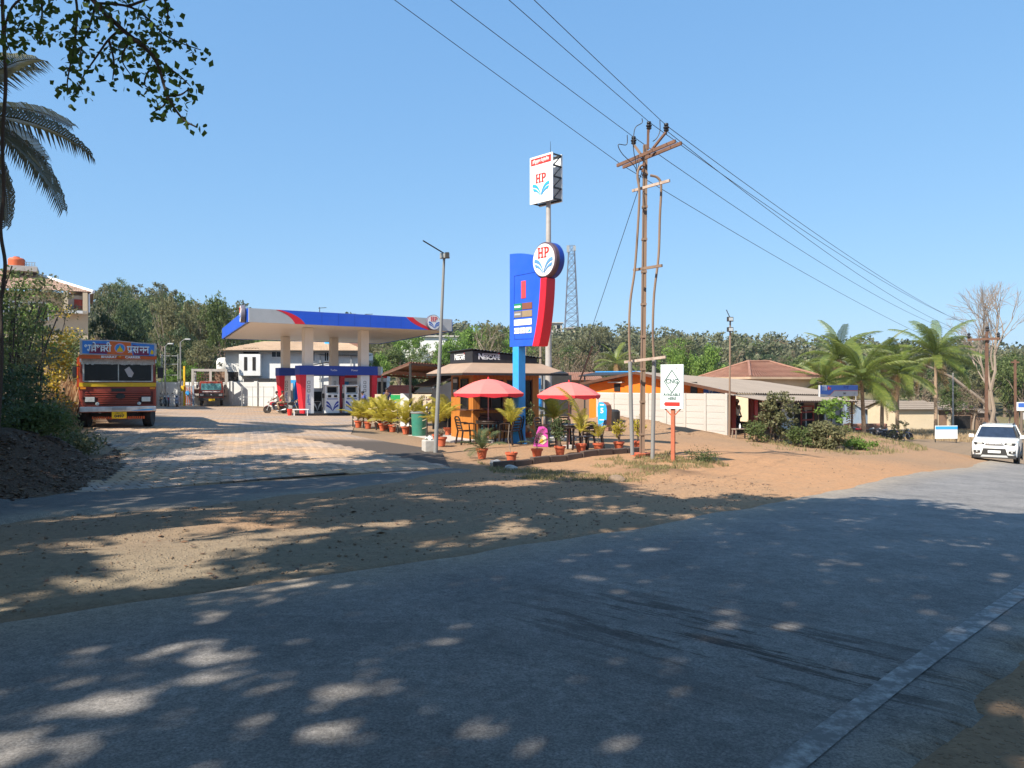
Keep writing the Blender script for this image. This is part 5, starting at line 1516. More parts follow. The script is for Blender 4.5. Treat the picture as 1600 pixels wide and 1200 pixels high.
# two storey white house behind the pumps
Yb = 80.0; k = Yb/F
B0 = Vector(((352-800)*k, Yb)); zg = -0.9
hb = thing('two_storey_house', 'white two storey house with a tan tiled roof behind the pumps', 'house', (B0.x, B0.y, zg), R(4))
LW = 14.2; HT = 1.6+(600-547)*k-zg
m = MB(); m.box((LW/2, 4.5, HT/2-0.2), (LW, 9, HT+0.4)); m.build('wall', M['white_wall'], hb)
ez = HT-0.05; rz_t = HT+1.15
tiled((-0.7, -0.8, ez), (LW+0.3, -0.8, ez), (3.0, 4.3, rz_t), (LW-2.5, 4.3, rz_t), 9, 44).build('roof', M['tile_tan'], hb, fix=False)
tiled((-0.7, 9.6, ez), (-0.7, -0.8, ez), (3.0, 4.3, rz_t), (3.0, 4.3, rz_t), 9, 30).build('roof', M['tile_tan'], hb, fix=False)
m = MB(); m.box((LW/2-0.2, -0.45, ez-0.10), (LW+1.0, 0.75, 0.08)); m.build('eave', M['dark'], hb)
px2x = lambda px: (px-352)*k*0.985
z_of = lambda py: 1.6+(600-py)*k-zg
def hole(px0, px1, py0, py1, m_=None, d=0.04, name='opening'):  # no real hole: a sheet coloured like the shade inside
    return MB().box(((px2x(px0)+px2x(px1))/2, -0.01, (z_of(py0)+z_of(py1))/2), (px2x(px1)-px2x(px0), d, z_of(py0)-z_of(py1))).build(name, m_ or M['inside'], hb)
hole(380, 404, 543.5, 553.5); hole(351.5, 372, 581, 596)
bay = MB().box(((px2x(376)+px2x(409))/2, -0.35, (z_of(553.5)+z_of(587))/2), (px2x(409)-px2x(376), 0.7, z_of(553.5)-z_of(587))).build('bay', M['white_wall'], hb)
for a, b_ in ((384, 389), (397, 402)):
    MB().box(((px2x(a)+px2x(b_))/2, -0.71, z_of(568.5)), (px2x(b_)-px2x(a), 0.03, z_of(558)-z_of(579))).build('slit_window', M['inside'], bay)
for a, b_, c_, d_ in ((424, 439, 548, 558), (475, 480, 549, 564), (489, 493, 549, 564), (507, 514, 550, 564)):
    window(hb, ((px2x(a)+px2x(b_))/2, -0.02, (z_of(c_)+z_of(d_))/2), px2x(b_)-px2x(a), z_of(c_)-z_of(d_), 0)
sh = MB().box(((px2x(387)+px2x(428))/2, -1.3, z_of(595)), (px2x(428)-px2x(387), 0.5, z_of(591.5)-z_of(598.5))).build('shop_header', M['black'], hb)
MB().box((px2x(408), -0.7, z_of(592)), (px2x(430)-px2x(385), 1.4, 0.1)).build('shop_roof', M['dark'], hb)
for a, b_ in ((378, 401), (404, 416), (417, 428)):
    f = MB(); x0, x1, z0, z1 = px2x(a), px2x(b_), z_of(632), z_of(602)
    pn = MB().box(((x0+x1)/2, -1.05, (z0+z1)/2), (x1-x0, 0.05, z1-z0)).build('shop_panel', M['banner_grey'] if a != 404 else M['cream_wall'], hb)
    for x in (x0, x1): f.box((x, -1.09, (z0+z1)/2), (0.09, 0.06, z1-z0))
    for z in (z0, (z0+z1)/2-.2, z1): f.box(((x0+x1)/2, -1.09, z), (x1-x0, 0.06, 0.08))
    f.build('shop_frame', M['bluegrey_wall'], pn)
MB().box((px2x(426), -1.12, z_of(617)), (0.7, 0.05, 0.75)).build('notice', mat('violet_notice', (0.30,0.26,0.52), 0.6), hb)
MB().box((px2x(404), -1.3, z_of(637)), (3.4, 1.5, 0.35)).build('step', M['white_wall'], hb)
MB().box((px2x(404), -1.9, z_of(635)), (0.9, 0.5, 0.5)).build('red_crate_block', M['tile_red'], hb)
p = W(349, 569, 82)
tk = MB().lathe([(0, 0), (0.65, 0), (0.7, 0.1), (0.7, 1.0), (0.55, 1.3), (0.25, 1.4), (0, 1.42)], (0, 0, 0), 18).build('water_tank', M['white'], None, smooth=True, loc=(p.x, p.y, p.z-0.7)); tag(tk, 'white rounded water tank beside the left end of the white house', 'tank')
MB().box((0, 0, -2.7), (1.3, 1.3, 5.4)).build('stand', M['brown_wall'], tk)
p = W(516, 541, 84); 
tk = MB().lathe([(0, 0), (0.6, 0), (0.62, 0.1), (0.62, 1.2), (0.5, 1.35), (0, 1.4)], (0, 0, 0), 16).build('water_tank', M['tank_blue'], None, smooth=True, loc=(p.x, p.y, p.z-0.7)); tag(tk, 'bright blue water tank on the roof end of the white house', 'tank')
MB().box((0, 0, -0.55), (1.2, 1.2, 1.1)).build('stand', M['concrete'], tk)
# black sheet roof beside it
p = W(540, 553, 82); o = thing('lean_to_roof', 'dark sheet roof on thin posts at the right end of the white house', 'shed', (p.x, p.y, zg), 0.05)
corrugated((-2.6, -1.5, z_of(554)), (2.6, -1.5, z_of(556)), (-2.6, 3, z_of(549)), (2.6, 3, z_of(551)), 26, 0.03).build('roof', M['dark'], o, fix=False)
for x in (-2.4, -0.8, 0.8, 2.4): MB().bar((x, -1.4, -0.5), (x, -1.4, z_of(556)), 0.1).build('post', M['steel'], o)
m = MB()
m.bar((-3.6, -2.2, z_of(572)), (-0.5, -2.2, z_of(564)), 0.1); m.bar((-3.6, -2.2, z_of(575)), (-0.5, -2.2, z_of(567)), 0.06); m.build('stair_rail', M['dark'], o)
MB().box((0.2, 2.9, z_of(585)), (5.2, 0.15, 3.2)).build('back_wall', M['white_wall'], o)
# sales office
Yo = 70.0; ko = Yo/F; zo = gh(-14.5, 70)
p = Vector(((530-800)*ko, Yo)); of = thing('sales_office', 'white single storey sales office with a red band, right of the pumps', 'office', (p.x, p.y, zo), R(6))
ox = lambda px: (px-530)*ko*0.99; oz = lambda py: 1.6+(600-py)*ko-zo
MB().box((ox(567), 2.5, oz(595)/2-0.2), (ox(604)-ox(530), 5, oz(595)+0.4)).build('wall', M['white'], of)
MB().box((ox(567), 2.2, oz(591)), (ox(605)-ox(529), 5.6, oz(586)-oz(596))).build('parapet', M['white'], of)
MB().box((ox(567), -0.63, oz(588.5)), (ox(606)-ox(529), 0.06, oz(586.5)-oz(590.5))).build('red_band', M['red'], of)
MB().box((ox(585), 1.6, oz(579)), (ox(595)-ox(575), 2.2, oz(573)-oz(586))).build('roof_room', M['white'], of)
MB().box((ox(597), -0.03, oz(618)), (ox(604)-ox(591), 0.05, oz(598)-oz(640))).build('door', M['dark'], of)
for a, b_, c_, d_ in ((581.5, 587.5, 598.5, 612.5), (560, 572, 598, 612)): window(of, ((ox(a)+ox(b_))/2, -0.02, (oz(c_)+oz(d_))/2), ox(b_)-ox(a), oz(c_)-oz(d_), 0, M['white'])
MB().box((ox(541), -0.05, oz(612)), (ox(546)-ox(538), 0.1, oz(600)-oz(632))).build('blue_panel', M['lightblue'], of)
p = W(461, 625, 74); p.z = gh(p.x, p.y); o = thing('blue_kiosk', 'bright blue framed booth between the pump columns', 'booth', tuple(p), 0.05)
MB().box((0, 0, 1.3), (2.2, 1.2, 2.6)).build('body', M['lightblue'], o); MB().box((-0.45, -0.62, 1.5), (0.8, 0.04, 1.6)).build('panel', M['banner_grey'], o); MB().box((0.5, -0.62, 1.3), (0.7, 0.04, 2.2)).build('door', M['blue'], o)

# white boundary wall at the left, with gate, street lamps and pipe frame
Yw = 72.0; kw = Yw/F
p0 = Vector(((243-800)*kw, Yw)); zgw = gh(p0.x+3, Yw)
bw_ = thing('boundary_wall', 'white plastered boundary wall behind the parked scooters', 'wall', (p0.x, p0.y, zgw), R(3))
wx = lambda px: (px-243)*kw; wz = lambda py: 1.6+(600-py)*kw-zgw
nseg = 5; xL = wx(243); xR = wx(436)
for i in range(nseg):
    a = xL+(xR-xL)*i/nseg; b_ = xL+(xR-xL)*(i+1)/nseg
    MB().box(((a+b_)/2, 0.1, wz(597)/2-0.3), (b_-a-0.03, 0.2, wz(597)+0.6)).build('wall_panel', M['white_wall'], bw_)
for i in range(nseg+1):
    MB().box((xL+(xR-xL)*i/nseg, 0.05, wz(595.5)/2-0.3), (0.3, 0.34, wz(595.5)+0.6)).build('pier', M['white_wall'], bw_)
MB().box((wx(243), -0.6, wz(598)/2-0.2), (0.35, 1.4, wz(598)+0.4)).build('end_pier', M['concrete'], bw_)
def lamp(px, py, Y, arm, label):
    p = Vector(atg(px, Y)); o = thing('street_lamp', label, 'street lamp', tuple(p)); h_ = 1.6+(600-py)*Y/F-p.z
    MB().cyl((0, 0, -0.2), (0, 0, h_), 0.09, 0.06, 8).build('pole', M['galv'], o, smooth=True)
    m = MB(); m.tube([(0, 0, h_-0.05), (arm*0.5, 0, h_+0.18), (arm, 0, h_+0.25)], 0.035, 6); m.build('arm', M['galv'], o, smooth=True)
    m = MB(); m.box((arm*1.12, 0, h_+0.22), (0.5, 0.2, 0.12)); m.build('lamp_head', M['steel'], o, bevel=0.03)
lamp(258, 541, 71, 0.45, 'shorter grey street lamp beside the big truck'); lamp(282, 534, 71, 0.6, 'taller grey street lamp in front of the white boundary wall')
p = Vector(atg(279, 71.4)); o = thing('pipe_scaffold', 'thin grey pipe frame standing around the two street lamps', 'frame', tuple(p))
m = MB(); fx = lambda px: (px-279)*71.4/F; fz = lambda py: 1.6+(600-py)*71.4/F-p.z
for x in (254, 278, 252): m.bar((fx(x), 0, 0), (fx(x), 0, fz(553)), 0.05)
for y in (556, 569, 586): m.bar((fx(252), 0, fz(y)), (fx(278), 0, fz(y)), 0.05)
m.build('pipes', M['steel'], o)
gp = Vector(atg(296, 69.5)); gt = thing('entrance_gate', 'grey and orange barred side gate with a round sign', 'gate', tuple(gp))
gxx = lambda px: (px-296)*69.5/F; gzz = lambda py: 1.6+(600-py)*69.5/F-gp.z
for x in (289, 302.5): MB().bar((gxx(x), 0, 0), (gxx(x), 0, gzz(602)), 0.1).build('gate_post', M['truck_orange'] if x < 295 else M['bluegrey_wall'], gt)
for i in range(8): MB().bar((gxx(290.5+i*1.5), 0, 0.1), (gxx(290.5+i*1.5), 0, gzz(603)), 0.04).build('bar', M['bluegrey_wall'] if i % 2 else M['truck_orange'], gt)
for y in (604, 618, 630): MB().bar((gxx(289), 0, gzz(y)), (gxx(302.5), 0, gzz(y)), 0.06).build('rail', M['steel'], gt)
MB().lathe([(0.2, -0.08), (0.2, -0.05)], (gxx(293.5), 0, gzz(614)), 16, 'y').build('round_sign', M['lightblue'], gt)
p = Vector(atg(288, 68.5)); o = thing('yellow_post', 'tall yellow post with a yellow box beside the side gate', 'post', tuple(p))
MB().bar((0, 0, 0), (0, 0, 1.6+(600-572)*68.5/F-p.z), 0.14).build('post', M['yellow'], o); MB().box((-0.1, -0.1, 1.6-7*68.5/F-p.z), (0.24, 0.2, 0.5)).build('box', M['yellow'], o)
p = Vector(atg(360, 73.5)); o = thing('cylinder_cage', 'yellow barred cage standing right of the small truck', 'cage', tuple(p))
m = MB(); cx_ = lambda px: (px-360)*73.5/F; cz_ = lambda py: 1.6+(600-py)*73.5/F-p.z
for i in range(6): m.bar((cx_(352+i*3), 0, 0), (cx_(352+i*3), 0, cz_(604)), 0.07)
for y in (606, 613, 619, 626): m.bar((cx_(352), 0, cz_(y)), (cx_(367), 0, cz_(y)), 0.08)
m.build('bars', M['yellow'], o); MB().box((cx_(356), -0.4, cz_(612)), (0.7, 0.6, 1.4)).build('red_sheet', M['letter_red'], o)
# small fence rails in front of the house
p = Vector(atg(390, 70)); o = thing('pipe_railing', 'thin grey pipe railing in front of the shop windows', 'railing', tuple(p))
m = MB(); rx_ = lambda px: (px-390)*70/F
for x in (378, 395, 412, 428): m.bar((rx_(x), 0, 0), (rx_(x), 0, 1.85), 0.05)
for z in (0.9, 1.8): m.bar((rx_(378), 0, z), (rx_(428), 0, z), 0.045)
m.build('pipes', M['steel'], o)

# ------------------------------------------------------------------ open shelter and things behind the chain fence
p = Vector(atg(641, 28.4)); so = Vector((p.x, p.y, gh(p.x, p.y)))
shl = thing('open_shelter', 'open shelter with a rusty corrugated roof on dark posts', 'shelter', tuple(so))
def rel_(px, py, Y): return W(px, py, Y)-so
A = rel_(641, 566, 28.4); Bq = rel_(716, 571, 30.2); Cq = rel_(708, 592, 34.5); Dq = rel_(597, 583.5, 33.5)
corrugated(A, Bq, Dq, Cq, 18, 0.03).build('roof_sheet', M['sheet_rust'], shl, fix=False)
for k, (a, b_) in enumerate(((A, Bq), (Dq, Cq), (A, Dq), (Bq, Cq), ((A+Dq)/2, (Bq+Cq)/2))):
    MB().bar(Vector(a)-Vector((0, 0, .07)), Vector(b_)-Vector((0, 0, .07)), 0.06, 0.08).build('purlin', M['rust'], shl)
for q_ in (A, Bq, Cq, Dq):
    MB().bar((q_.x, q_.y, gh(so.x+q_.x, so.y+q_.y)-so.z-0.1), (q_.x, q_.y, q_.z-0.05), 0.085).build('post', M['dark'], shl)
def boxthing(name, label, cat, px0, px1, py0, py1, Y, depth, m_, rz=0.0, bevel=0.0):
    pb = Vector(atg((px0+px1)/2, Y)); kk = Y/F
    h_ = 1.6+(600-py0)*kk-pb.z
    o = MB().box((0, depth/2, h_/2-0.05), ((px1-px0)*kk, depth, h_+0.1)).build(name, m_, None, loc=tuple(pb), rz=rz, bevel=bevel)
    return tag(o, label, cat)
fz_ = boxthing('chest_freezer', 'white printed freezer standing behind the yellow potted palms', 'freezer', 625.5, 641, 615, 640, 33, 0.7, M['white'])
for k, (x, z, m_) in enumerate(((-0.12, 0.75, 'red'), (0.05, 0.6, 'leaf_yellow'), (0.13, 0.8, 'letter_red'), (-0.02, 0.95, 'awning'))):
    MB().prism([(x+.05*math.cos(a), z+.09*math.sin(a)) for a in [i*PI/4 for i in range(8)]], -0.012, -0.003, 'y').build('print', M[m_], fz_)
p = Vector(atg(618, 36)); o = thing('green_sheet_screen', 'bright green sheet stretched on posts behind the yellow palms', 'screen', tuple(p))
kk = 36/F; g_ = lambda px: (px-618)*kk; h_ = lambda py: 1.6+(600-py)*kk-p.z
MB().box((0, 0, (h_(617)+h_(628))/2), (g_(626)-g_(611), 0.04, h_(617)-h_(628))).build('sheet', M['green_tarp'], o)
for x in (612, 626): MB().bar((g_(x), 0.05, 0), (g_(x), 0.05, h_(616)), 0.06).build('post', M['steel'], o)
m = MB(); m.grid(lambda u, v: (-0.45+0.6*u, -0.5+0.4*v, h_(630)+0.12*math.sin(u*PI)*math.sin(v*PI)+0.03*math.sin(9*u)), 10, 6); t_ = m.build('blue_tarp', M['tank_blue'], None, smooth=True, loc=tuple(p)); tag(t_, 'crumpled blue tarpaulin in front of the green sheet', 'tarpaulin')
m = MB(); m.box((-0.15, -0.3, h_(631)/2), (0.6, 0.4, h_(631))); m.build('heap', M['cloth_dark'], t_)
# little brick-red roofed house, tan shed, concrete sheet wall behind the kiosk
def hut(name, label, cat, px0, px1, py_eave, py_ridge, Y, depth, wall_m, roof_m, rz=0.0, gr=None, rows=6, cols=18):
    pb = Vector(atg((px0+px1)/2, Y)); kk = Y/F; w = (px1-px0)*kk
    o = thing(name, label, cat, tuple(pb), rz, gr)
    ze = 1.6+(600-py_eave)*kk-pb.z; zr_ = 1.6+(600-py_ridge)*kk-pb.z
    MB().box((0, depth/2, ze/2-0.3), (w, depth, ze+0.6)).build('wall', wall_m, o)
    e = 0.4
    tiled((-w/2-e, -e, ze-0.05), (w/2+e, -e, ze-0.05), (-w/2-e*.5, depth/2, zr_), (w/2+e*.5, depth/2, zr_), rows, cols).build('roof', roof_m, o, fix=False)
    tiled((w/2+e, depth+e, ze-0.05), (-w/2-e, depth+e, ze-0.05), (w/2+e*.5, depth/2, zr_), (-w/2-e*.5, depth/2, zr_), rows, cols).build('roof', roof_m, o, fix=False)
    g_ = MB()
    for s_ in (-1, 1): MB().prism([(0, ze), (depth, ze), (depth/2, zr_-0.06)], s_*(w/2-0.05)-0.05, s_*(w/2-0.05)+0.05, 'x').build('gable', wall_m, o)
    return o, ze, kk
h1, ze, kk = hut('brick_hut', 'small brick red roofed hut beyond the open shelter', 'hut', 609, 636, 614, 602, 62, 3, M['brown_wall'], mat('salmon_tile', (0.50,0.16,0.10), 0.8, var=0.2, scale=2))
h2, ze, kk = hut('tan_shed', 'low shed with a pale tan roof beyond the open shelter', 'shed', 656, 682, 613, 606, 62, 4, M['bark'], M['tile_tan'])
p = Vector(atg(694, 31.5)); o = thing('grey_shed', 'grey cement sheet shed wall just left of the coffee kiosk', 'shed', tuple(p), R(29)); kk = 31.5/F
MB().prism([(-0.5, -0.2), (0.75, -0.2), (0.75, 2.05), (-0.5, 1.55)], 0, 0.06, 'y').build('side_wall', M['inside'], o)
MB().prism([(-0.55, 1.0), (0.8, 1.0), (0.8, 2.15), (-0.55, 1.62)], -0.08, -0.01, 'y').build('cement_sheet', M['concrete'], o)
MB().box((0.1, 0.9, 2.0), (1.5, 1.9, 0.05), ry=-R(21)).build('roof', M['sheet_grey'], o)
# fence of thin posts far behind
p = Vector(atg(640, 52)); o = thing('wire_fence', 'thin wire fence with concrete posts beyond the shelter', 'fence', tuple(p))
for i in range(9): MB().box((-2.2+i*0.75, 0, 0.7), (0.07, 0.07, 1.5)).build('post', M['concrete'], o)
m = MB()
for z in (0.4, 0.8, 1.2): m.bar((-2.2, 0, z), (3.8, 0, z), 0.02)
m.build('wires', M['steel'], o)
MB().box((0.8, 0.4, 0.75), (6.4, 0.1, 1.5)).build('backing_wall', M['cream_wall'], o)

# ------------------------------------------------------------------ concrete panel wall and the long shed behind it
CW = Vector(atg(1136, 35.5)); wd_ = Vector((-0.62, 0.785)).normalized(); WLEN = 8.4
cwz = gh(CW.x, CW.y); WZT = 1.6+(600-614.5)*35.5/F
pw = thing('concrete_panel_wall', 'pale precast concrete plank wall with slim posts', 'wall', (CW.x, CW.y, cwz))
nb_ = 7; bl = WLEN/nb_; wa = math.atan2(wd_.y, wd_.x)
plk = {}
for i in range(nb_+1):
    x, y = wd_.x*bl*i, wd_.y*bl*i
    MB().box((0, 0, 0), (0.13, 0.15, 2.3)).build('post', M['concrete'], pw, loc=(x, y, WZT-1.14-cwz-0.012*i), rz=wa)
pm = MB().box((0, 0, 0), (bl-0.10, 0.05, 0.285)).mesh('plank', M['concrete'])
for i in range(nb_):
    for j in range(7):
        x, y = wd_.x*bl*(i+.5), wd_.y*bl*(i+.5)
        o = obj('plank', pm, pw, (x+rnd.uniform(-.008, .008), y+rnd.uniform(-.008, .008), WZT-0.16-j*0.292-cwz-0.012*i+rnd.uniform(-.004, .004)))
        o.rotation_euler = (rnd.uniform(-.02, .02), rnd.uniform(-.006, .006), wa)
# long shed
f_ = Vector((0.69, 0.724)).normalized(); S0 = Vector((CW.x+0.25, CW.y+0.35))
ls = thing('long_shed', 'long low shed with orange gable wall and cement sheet roof', 'shed', (S0.x, S0.y, 0))
def S(a, b_, z): return (wd_.x*b_+f_.x*a, wd_.y*b_+f_.y*a, z)
GB = 9.4; RB = 5.6; LN = 13.8
def gp_(b_): return 1.20+(2.16-1.20)*b_/RB if b_ <= RB else 2.16-(2.16-1.55)*(b_-RB)/(GB-RB)
m = MB()
vs = [S(0, b_, z) for b_, z in ((0, -1.4), (GB, -1.2), (GB, gp_(GB)), (RB, gp_(RB)), (0, gp_(0)))]+[S(0.2, b_, z) for b_, z in ((0, -1.4), (GB, -1.2), (GB, gp_(GB)), (RB, gp_(RB)), (0, gp_(0)))]
m.add(vs, [(0,1,2,3,4),(9,8,7,6,5)]+[(i, (i+1) % 5, 5+(i+1) % 5, 5+i) for i in range(5)]); gw = m.build('gable_wall', M['orange_wall'], ls)
def onwall(b0, b1, z0, z1, m_, name, proud=0.03, par=None):
    m = MB(); A_ = [(b0, z0), (b1, z0), (b1, z1), (b0, z1)]
    m.add([S(-proud, *q_) for q_ in A_]+[S(0.0, *q_) for q_ in A_], [(0,1,2,3),(7,6,5,4),(0,4,5,1),(1,5,6,2),(2,6,7,3),(3,7,4,0)])
    return m.build(name, m_, par or gw)
for b0, b1 in ((3.3, 3.75), (7.0, 7.45)): onwall(b0, b1, 1.2, 1.62, M['inside'], 'window'); onwall(b0-.3, b1+.3, 1.66, 1.72, M['concrete'], 'ledge', 0.25)
onwall(1.9, 2.3, 0.9, 1.7, M['dark'], 'door'); onwall(0.55, 1.5, 1.0, 1.42, M['banner_blue'], 'blue_board', 0.05); onwall(0.0, 0.5, 0.9, 1.3, M['red_wall'], 'red_patch', 0.02)
onwall(2.3, 9.3, 1.05, 1.13, M['white_wall'], 'white_dado', 0.02)
# letters on the blue board
bo = obj('lettering_holder', None, gw)
tx = text('रत', 0.30, M['white'], 'lettering', gw, S(-0.07, 1.05, 1.20), (PI/2, 0, wa+PI), bold=0.006)
bpy.data.objects.remove(bo)
# roof: two slopes of cement sheet falling gently along the shed
def rr(a, b_): return gp_(b_)+0.08-0.045*a*(0.55 if b_ < 1 else 1.0)*0.75
e = 0.45
corrugated(S(-e, -0.6, rr(0, 0)-0.08), S(LN, -0.6, rr(LN, 0)-0.08), S(-e, RB, rr(0, RB)), S(LN, RB, rr(LN, RB)), 60, 0.03).build('roof', M['sheet_grey'], ls, fix=False)
corrugated(S(LN, GB+.5, rr(LN, GB)), S(-e, GB+.5, rr(0, GB)), S(LN, RB, rr(LN, RB)), S(-e, RB, rr(0, RB)), 60, 0.03).build('roof', M['sheet_grey'], ls, fix=False)
m = MB(); m.bar(S(-e, -0.6, rr(0, 0)-.14), S(-e, RB, rr(0, RB)-.06), 0.08, 0.14); m.bar(S(-e, RB, rr(0, RB)-.06), S(-e, GB+.5, rr(0, GB)-.06), 0.08, 0.14); m.build('verge_board', M['wood_dark'], ls)
# front lean-to
zl0 = lambda a: rr(a, 0)-0.14; zl1 = lambda a: zl0(a)-0.26
corrugated(S(-0.9, -2.3, zl1(0)), S(10.2, -2.3, zl1(10.2)), S(-0.9, -0.35, zl0(0)), S(10.2, -0.35, zl0(10.2)), 46, 0.028).build('lean_to_roof', M['sheet_grey'], ls, fix=False)
for a in (0.1, 5.3, 9.8):
    x, y, z = S(a, -2.1, 0); MB().bar((x, y, gh(S0.x+x, S0.y+y)-0.1), (x, y, zl1(a)-0.02), 0.07).build('post', M['wood_dark'], ls)
MB().bar(S(-0.9, -2.2, zl1(0)-0.05), S(10.2, -2.2, zl1(10.2)-0.05), 0.06, 0.09).build('front_beam', M['wood_dark'], ls)
# shop front: piers, doorway, shutters
def fw(a0, a1, z0, z1, m_, name, y=0.0, t_=0.12, par=None):
    m = MB(); vs = []
    for yy in (y, y+t_):
        for a, z in ((a0, z0), (a1, z0), (a1, z1), (a0, z1)): vs.append(S(a, yy, z))
    m.add(vs, [(0,1,2,3),(7,6,5,4),(0,4,5,1),(1,5,6,2),(2,6,7,3),(3,7,4,0)])
    return m.build(name, m_, par or ls)
gl = lambda a: gh(S0.x+f_.x*a, S0.y+f_.y*a)-0.15
tp_z = lambda a: zl0(a)-0.03
fw(0.0, 0.55, gl(0), tp_z(0.3), M['red_wall'], 'pier'); fw(2.0, 2.35, gl(2), tp_z(2), M['red_wall'], 'pier')
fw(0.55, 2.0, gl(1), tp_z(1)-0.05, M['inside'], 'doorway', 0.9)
fw(2.35, 4.1, gl(3), tp_z(3), M['red_wall'], 'wall_panel', 0.05)
for k in range(4): fw(2.45+k*0.42, 2.80+k*0.42, gl(3)+0.5, tp_z(3)-0.2, M['wood_dark'] if k % 2 else M['red'], 'shutter_leaf', 0.0, 0.05)
fw(4.1, 4.5, gl(4), tp_z(4), M['red_wall'], 'pier')
fw(4.5, 5.9, gl(5), tp_z(5), M['white'], 'white_panel', -0.5, 0.08)
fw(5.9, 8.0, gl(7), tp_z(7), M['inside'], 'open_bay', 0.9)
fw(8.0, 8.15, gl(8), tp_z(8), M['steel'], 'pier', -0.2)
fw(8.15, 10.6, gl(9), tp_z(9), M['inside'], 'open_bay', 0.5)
fw(10.6, 10.75, gl(10.6), tp_z(10.6), M['steel'], 'pier', -0.2)
for k in range(9):
    z0 = gl(12)+0.25+k*0.21; fw(10.75, 13.0, z0, z0+0.2, M['shutter'], 'shutter_slat', -0.15+0.012*(k % 2), 0.05)
fw(13.0, 13.2, gl(13), tp_z(13)+0.1, M['steel'], 'pier', -0.25)
m = MB(); m.add([S(13.2, -0.2, gl(13)), S(13.2, RB, gl(13)), S(13.2, RB, rr(13, RB)-.1), S(13.2, -0.2, tp_z(13)), S(13.1, -0.2, gl(13)), S(13.1, RB, gl(13)), S(13.1, RB, rr(13, RB)-.1), S(13.1, -0.2, tp_z(13))],
                [(0,1,2,3),(7,6,5,4),(0,4,5,1),(1,5,6,2),(2,6,7,3),(3,7,4,0)]); m.build('end_wall', M['white_wall'], ls)
fw(6.3, 7.6, tp_z(7)-0.75, tp_z(7)-0.1, M['awning'], 'hanging_board', -0.9, 0.05)
m = MB()
for z in (gl(6.5)+0.55, gl(6.5)+0.95): m.bar(S(5.7, -1.0, z), S(7.3, -1.0, z), 0.07)
for a in (5.7, 7.2): m.bar(S(a, -1.0, gl(6.5)), S(a, -1.0, gl(6.5)+1.25), 0.07)
m.bar(S(5.7, -1.0, gl(6.5)+1.25), S(7.3, -1.0, gl(6.5)+1.25), 0.06); m.build('red_counter_frame', M['red_wall'], ls)
# banner over the end shop
a0_, a1_ = 7.9, 13.35
zb0, zb1 = zl0(11)-0.02, zl0(11)+0.60
bp0 = S0+Vector(S(a0_, -1.1, 0)[:2])
bn = thing('shop_banner', 'blue and grey shop banner over the end shop of the long shed', 'banner', (bp0.x, bp0.y, 0), math.atan2(f_.y, f_.x))
BL = a1_-a0_
bd = MB().box((BL/2, 0.04, (zb0+zb1)/2), (BL, 0.06, zb1-zb0)).build('board', M['banner_grey'], bn)
m = MB(); m.prism([(0.02, zb0+0.16), (1.3, zb0+0.10), (1.9, zb0+0.34), (BL-0.02, zb0+0.32), (BL-0.02, zb1-0.01), (0.02, zb1-0.01)], 0.0, 0.008, 'y'); m.build('blue_field', M['banner_blue'], bd)
m = MB(); m.prism([(0.9, zb0+0.07), (1.3, zb0+0.07), (1.95, zb0+0.31), (BL-0.02, zb0+0.29), (BL-0.02, zb0+0.32), (1.9, zb0+0.34), (1.3, zb0+0.10)], -0.004, 0.006, 'y'); m.build('orange_line', M['truck_orange'], bd)
text('TTB', 0.36, M['white'], 'lettering', bd, (0.55, -0.004, zb0+0.46), bold=0.012)
m = MB(); m.prism([(0.95, zb0+0.44), (1.12, zb0+0.56), (1.12, zb0+0.50), (1.42, zb0+0.50), (1.42, zb0+0.38), (1.12, zb0+0.38), (1.12, zb0+0.33)], -0.012, 0.0, 'y'); m.build('red_arrow', M['red'], bd)
text('बेस्ट ग्रुप', 0.22, M['navy'], 'lettering', bd, (3.6, -0.004, zb0+0.52)); text('SHOP', 0.15, M['black'], 'lettering', bd, (3.4, -0.004, zb0+0.15)); text('1071', 0.17, M['grey_panel'], 'lettering', bd, (4.9, -0.004, zb0+0.14))
m = MB()
for a in (0.05, BL/2, BL-0.05): m.bar((a, 0.1, zb0-0.5), (a, 0.1, zb1), 0.05)
m.build('frame', M['steel'], bn)
# wooden bench with a bottle, at the shop door
pb = Vector(atg(1157, 34.0)); bz = gh(pb.x, pb.y)
bc_ = thing('wooden_bench', 'small wooden bench beside the shop doorway', 'bench', (pb.x, pb.y, bz), math.atan2(f_.y, f_.x)-0.4)
MB().box((0, 0, 0.42), (0.75, 0.3, 0.05)).build('seat', M['bark_pale'], bc_)
for x in (-.33, .33):
    for y in (-.11, .11): MB().bar((x*1.08, y*1.2, 0), (x, y, .40), .045).build('leg', M['bark_pale'], bc_)
MB().bar((-.33, 0, .16), (.33, 0, .16), .03).build('stretcher', M['bark_pale'], bc_)
o = MB().lathe([(0.04, 0), (0.042, 0.12), (0.018, 0.17), (0.018, 0.21), (0, 0.21)], (0, 0, 0), 10).build('bottle', M['white'], None, smooth=True, loc=(pb.x-0.02, pb.y, bz+0.445)); tag(o, 'white bottle standing on the wooden bench', 'bottle')
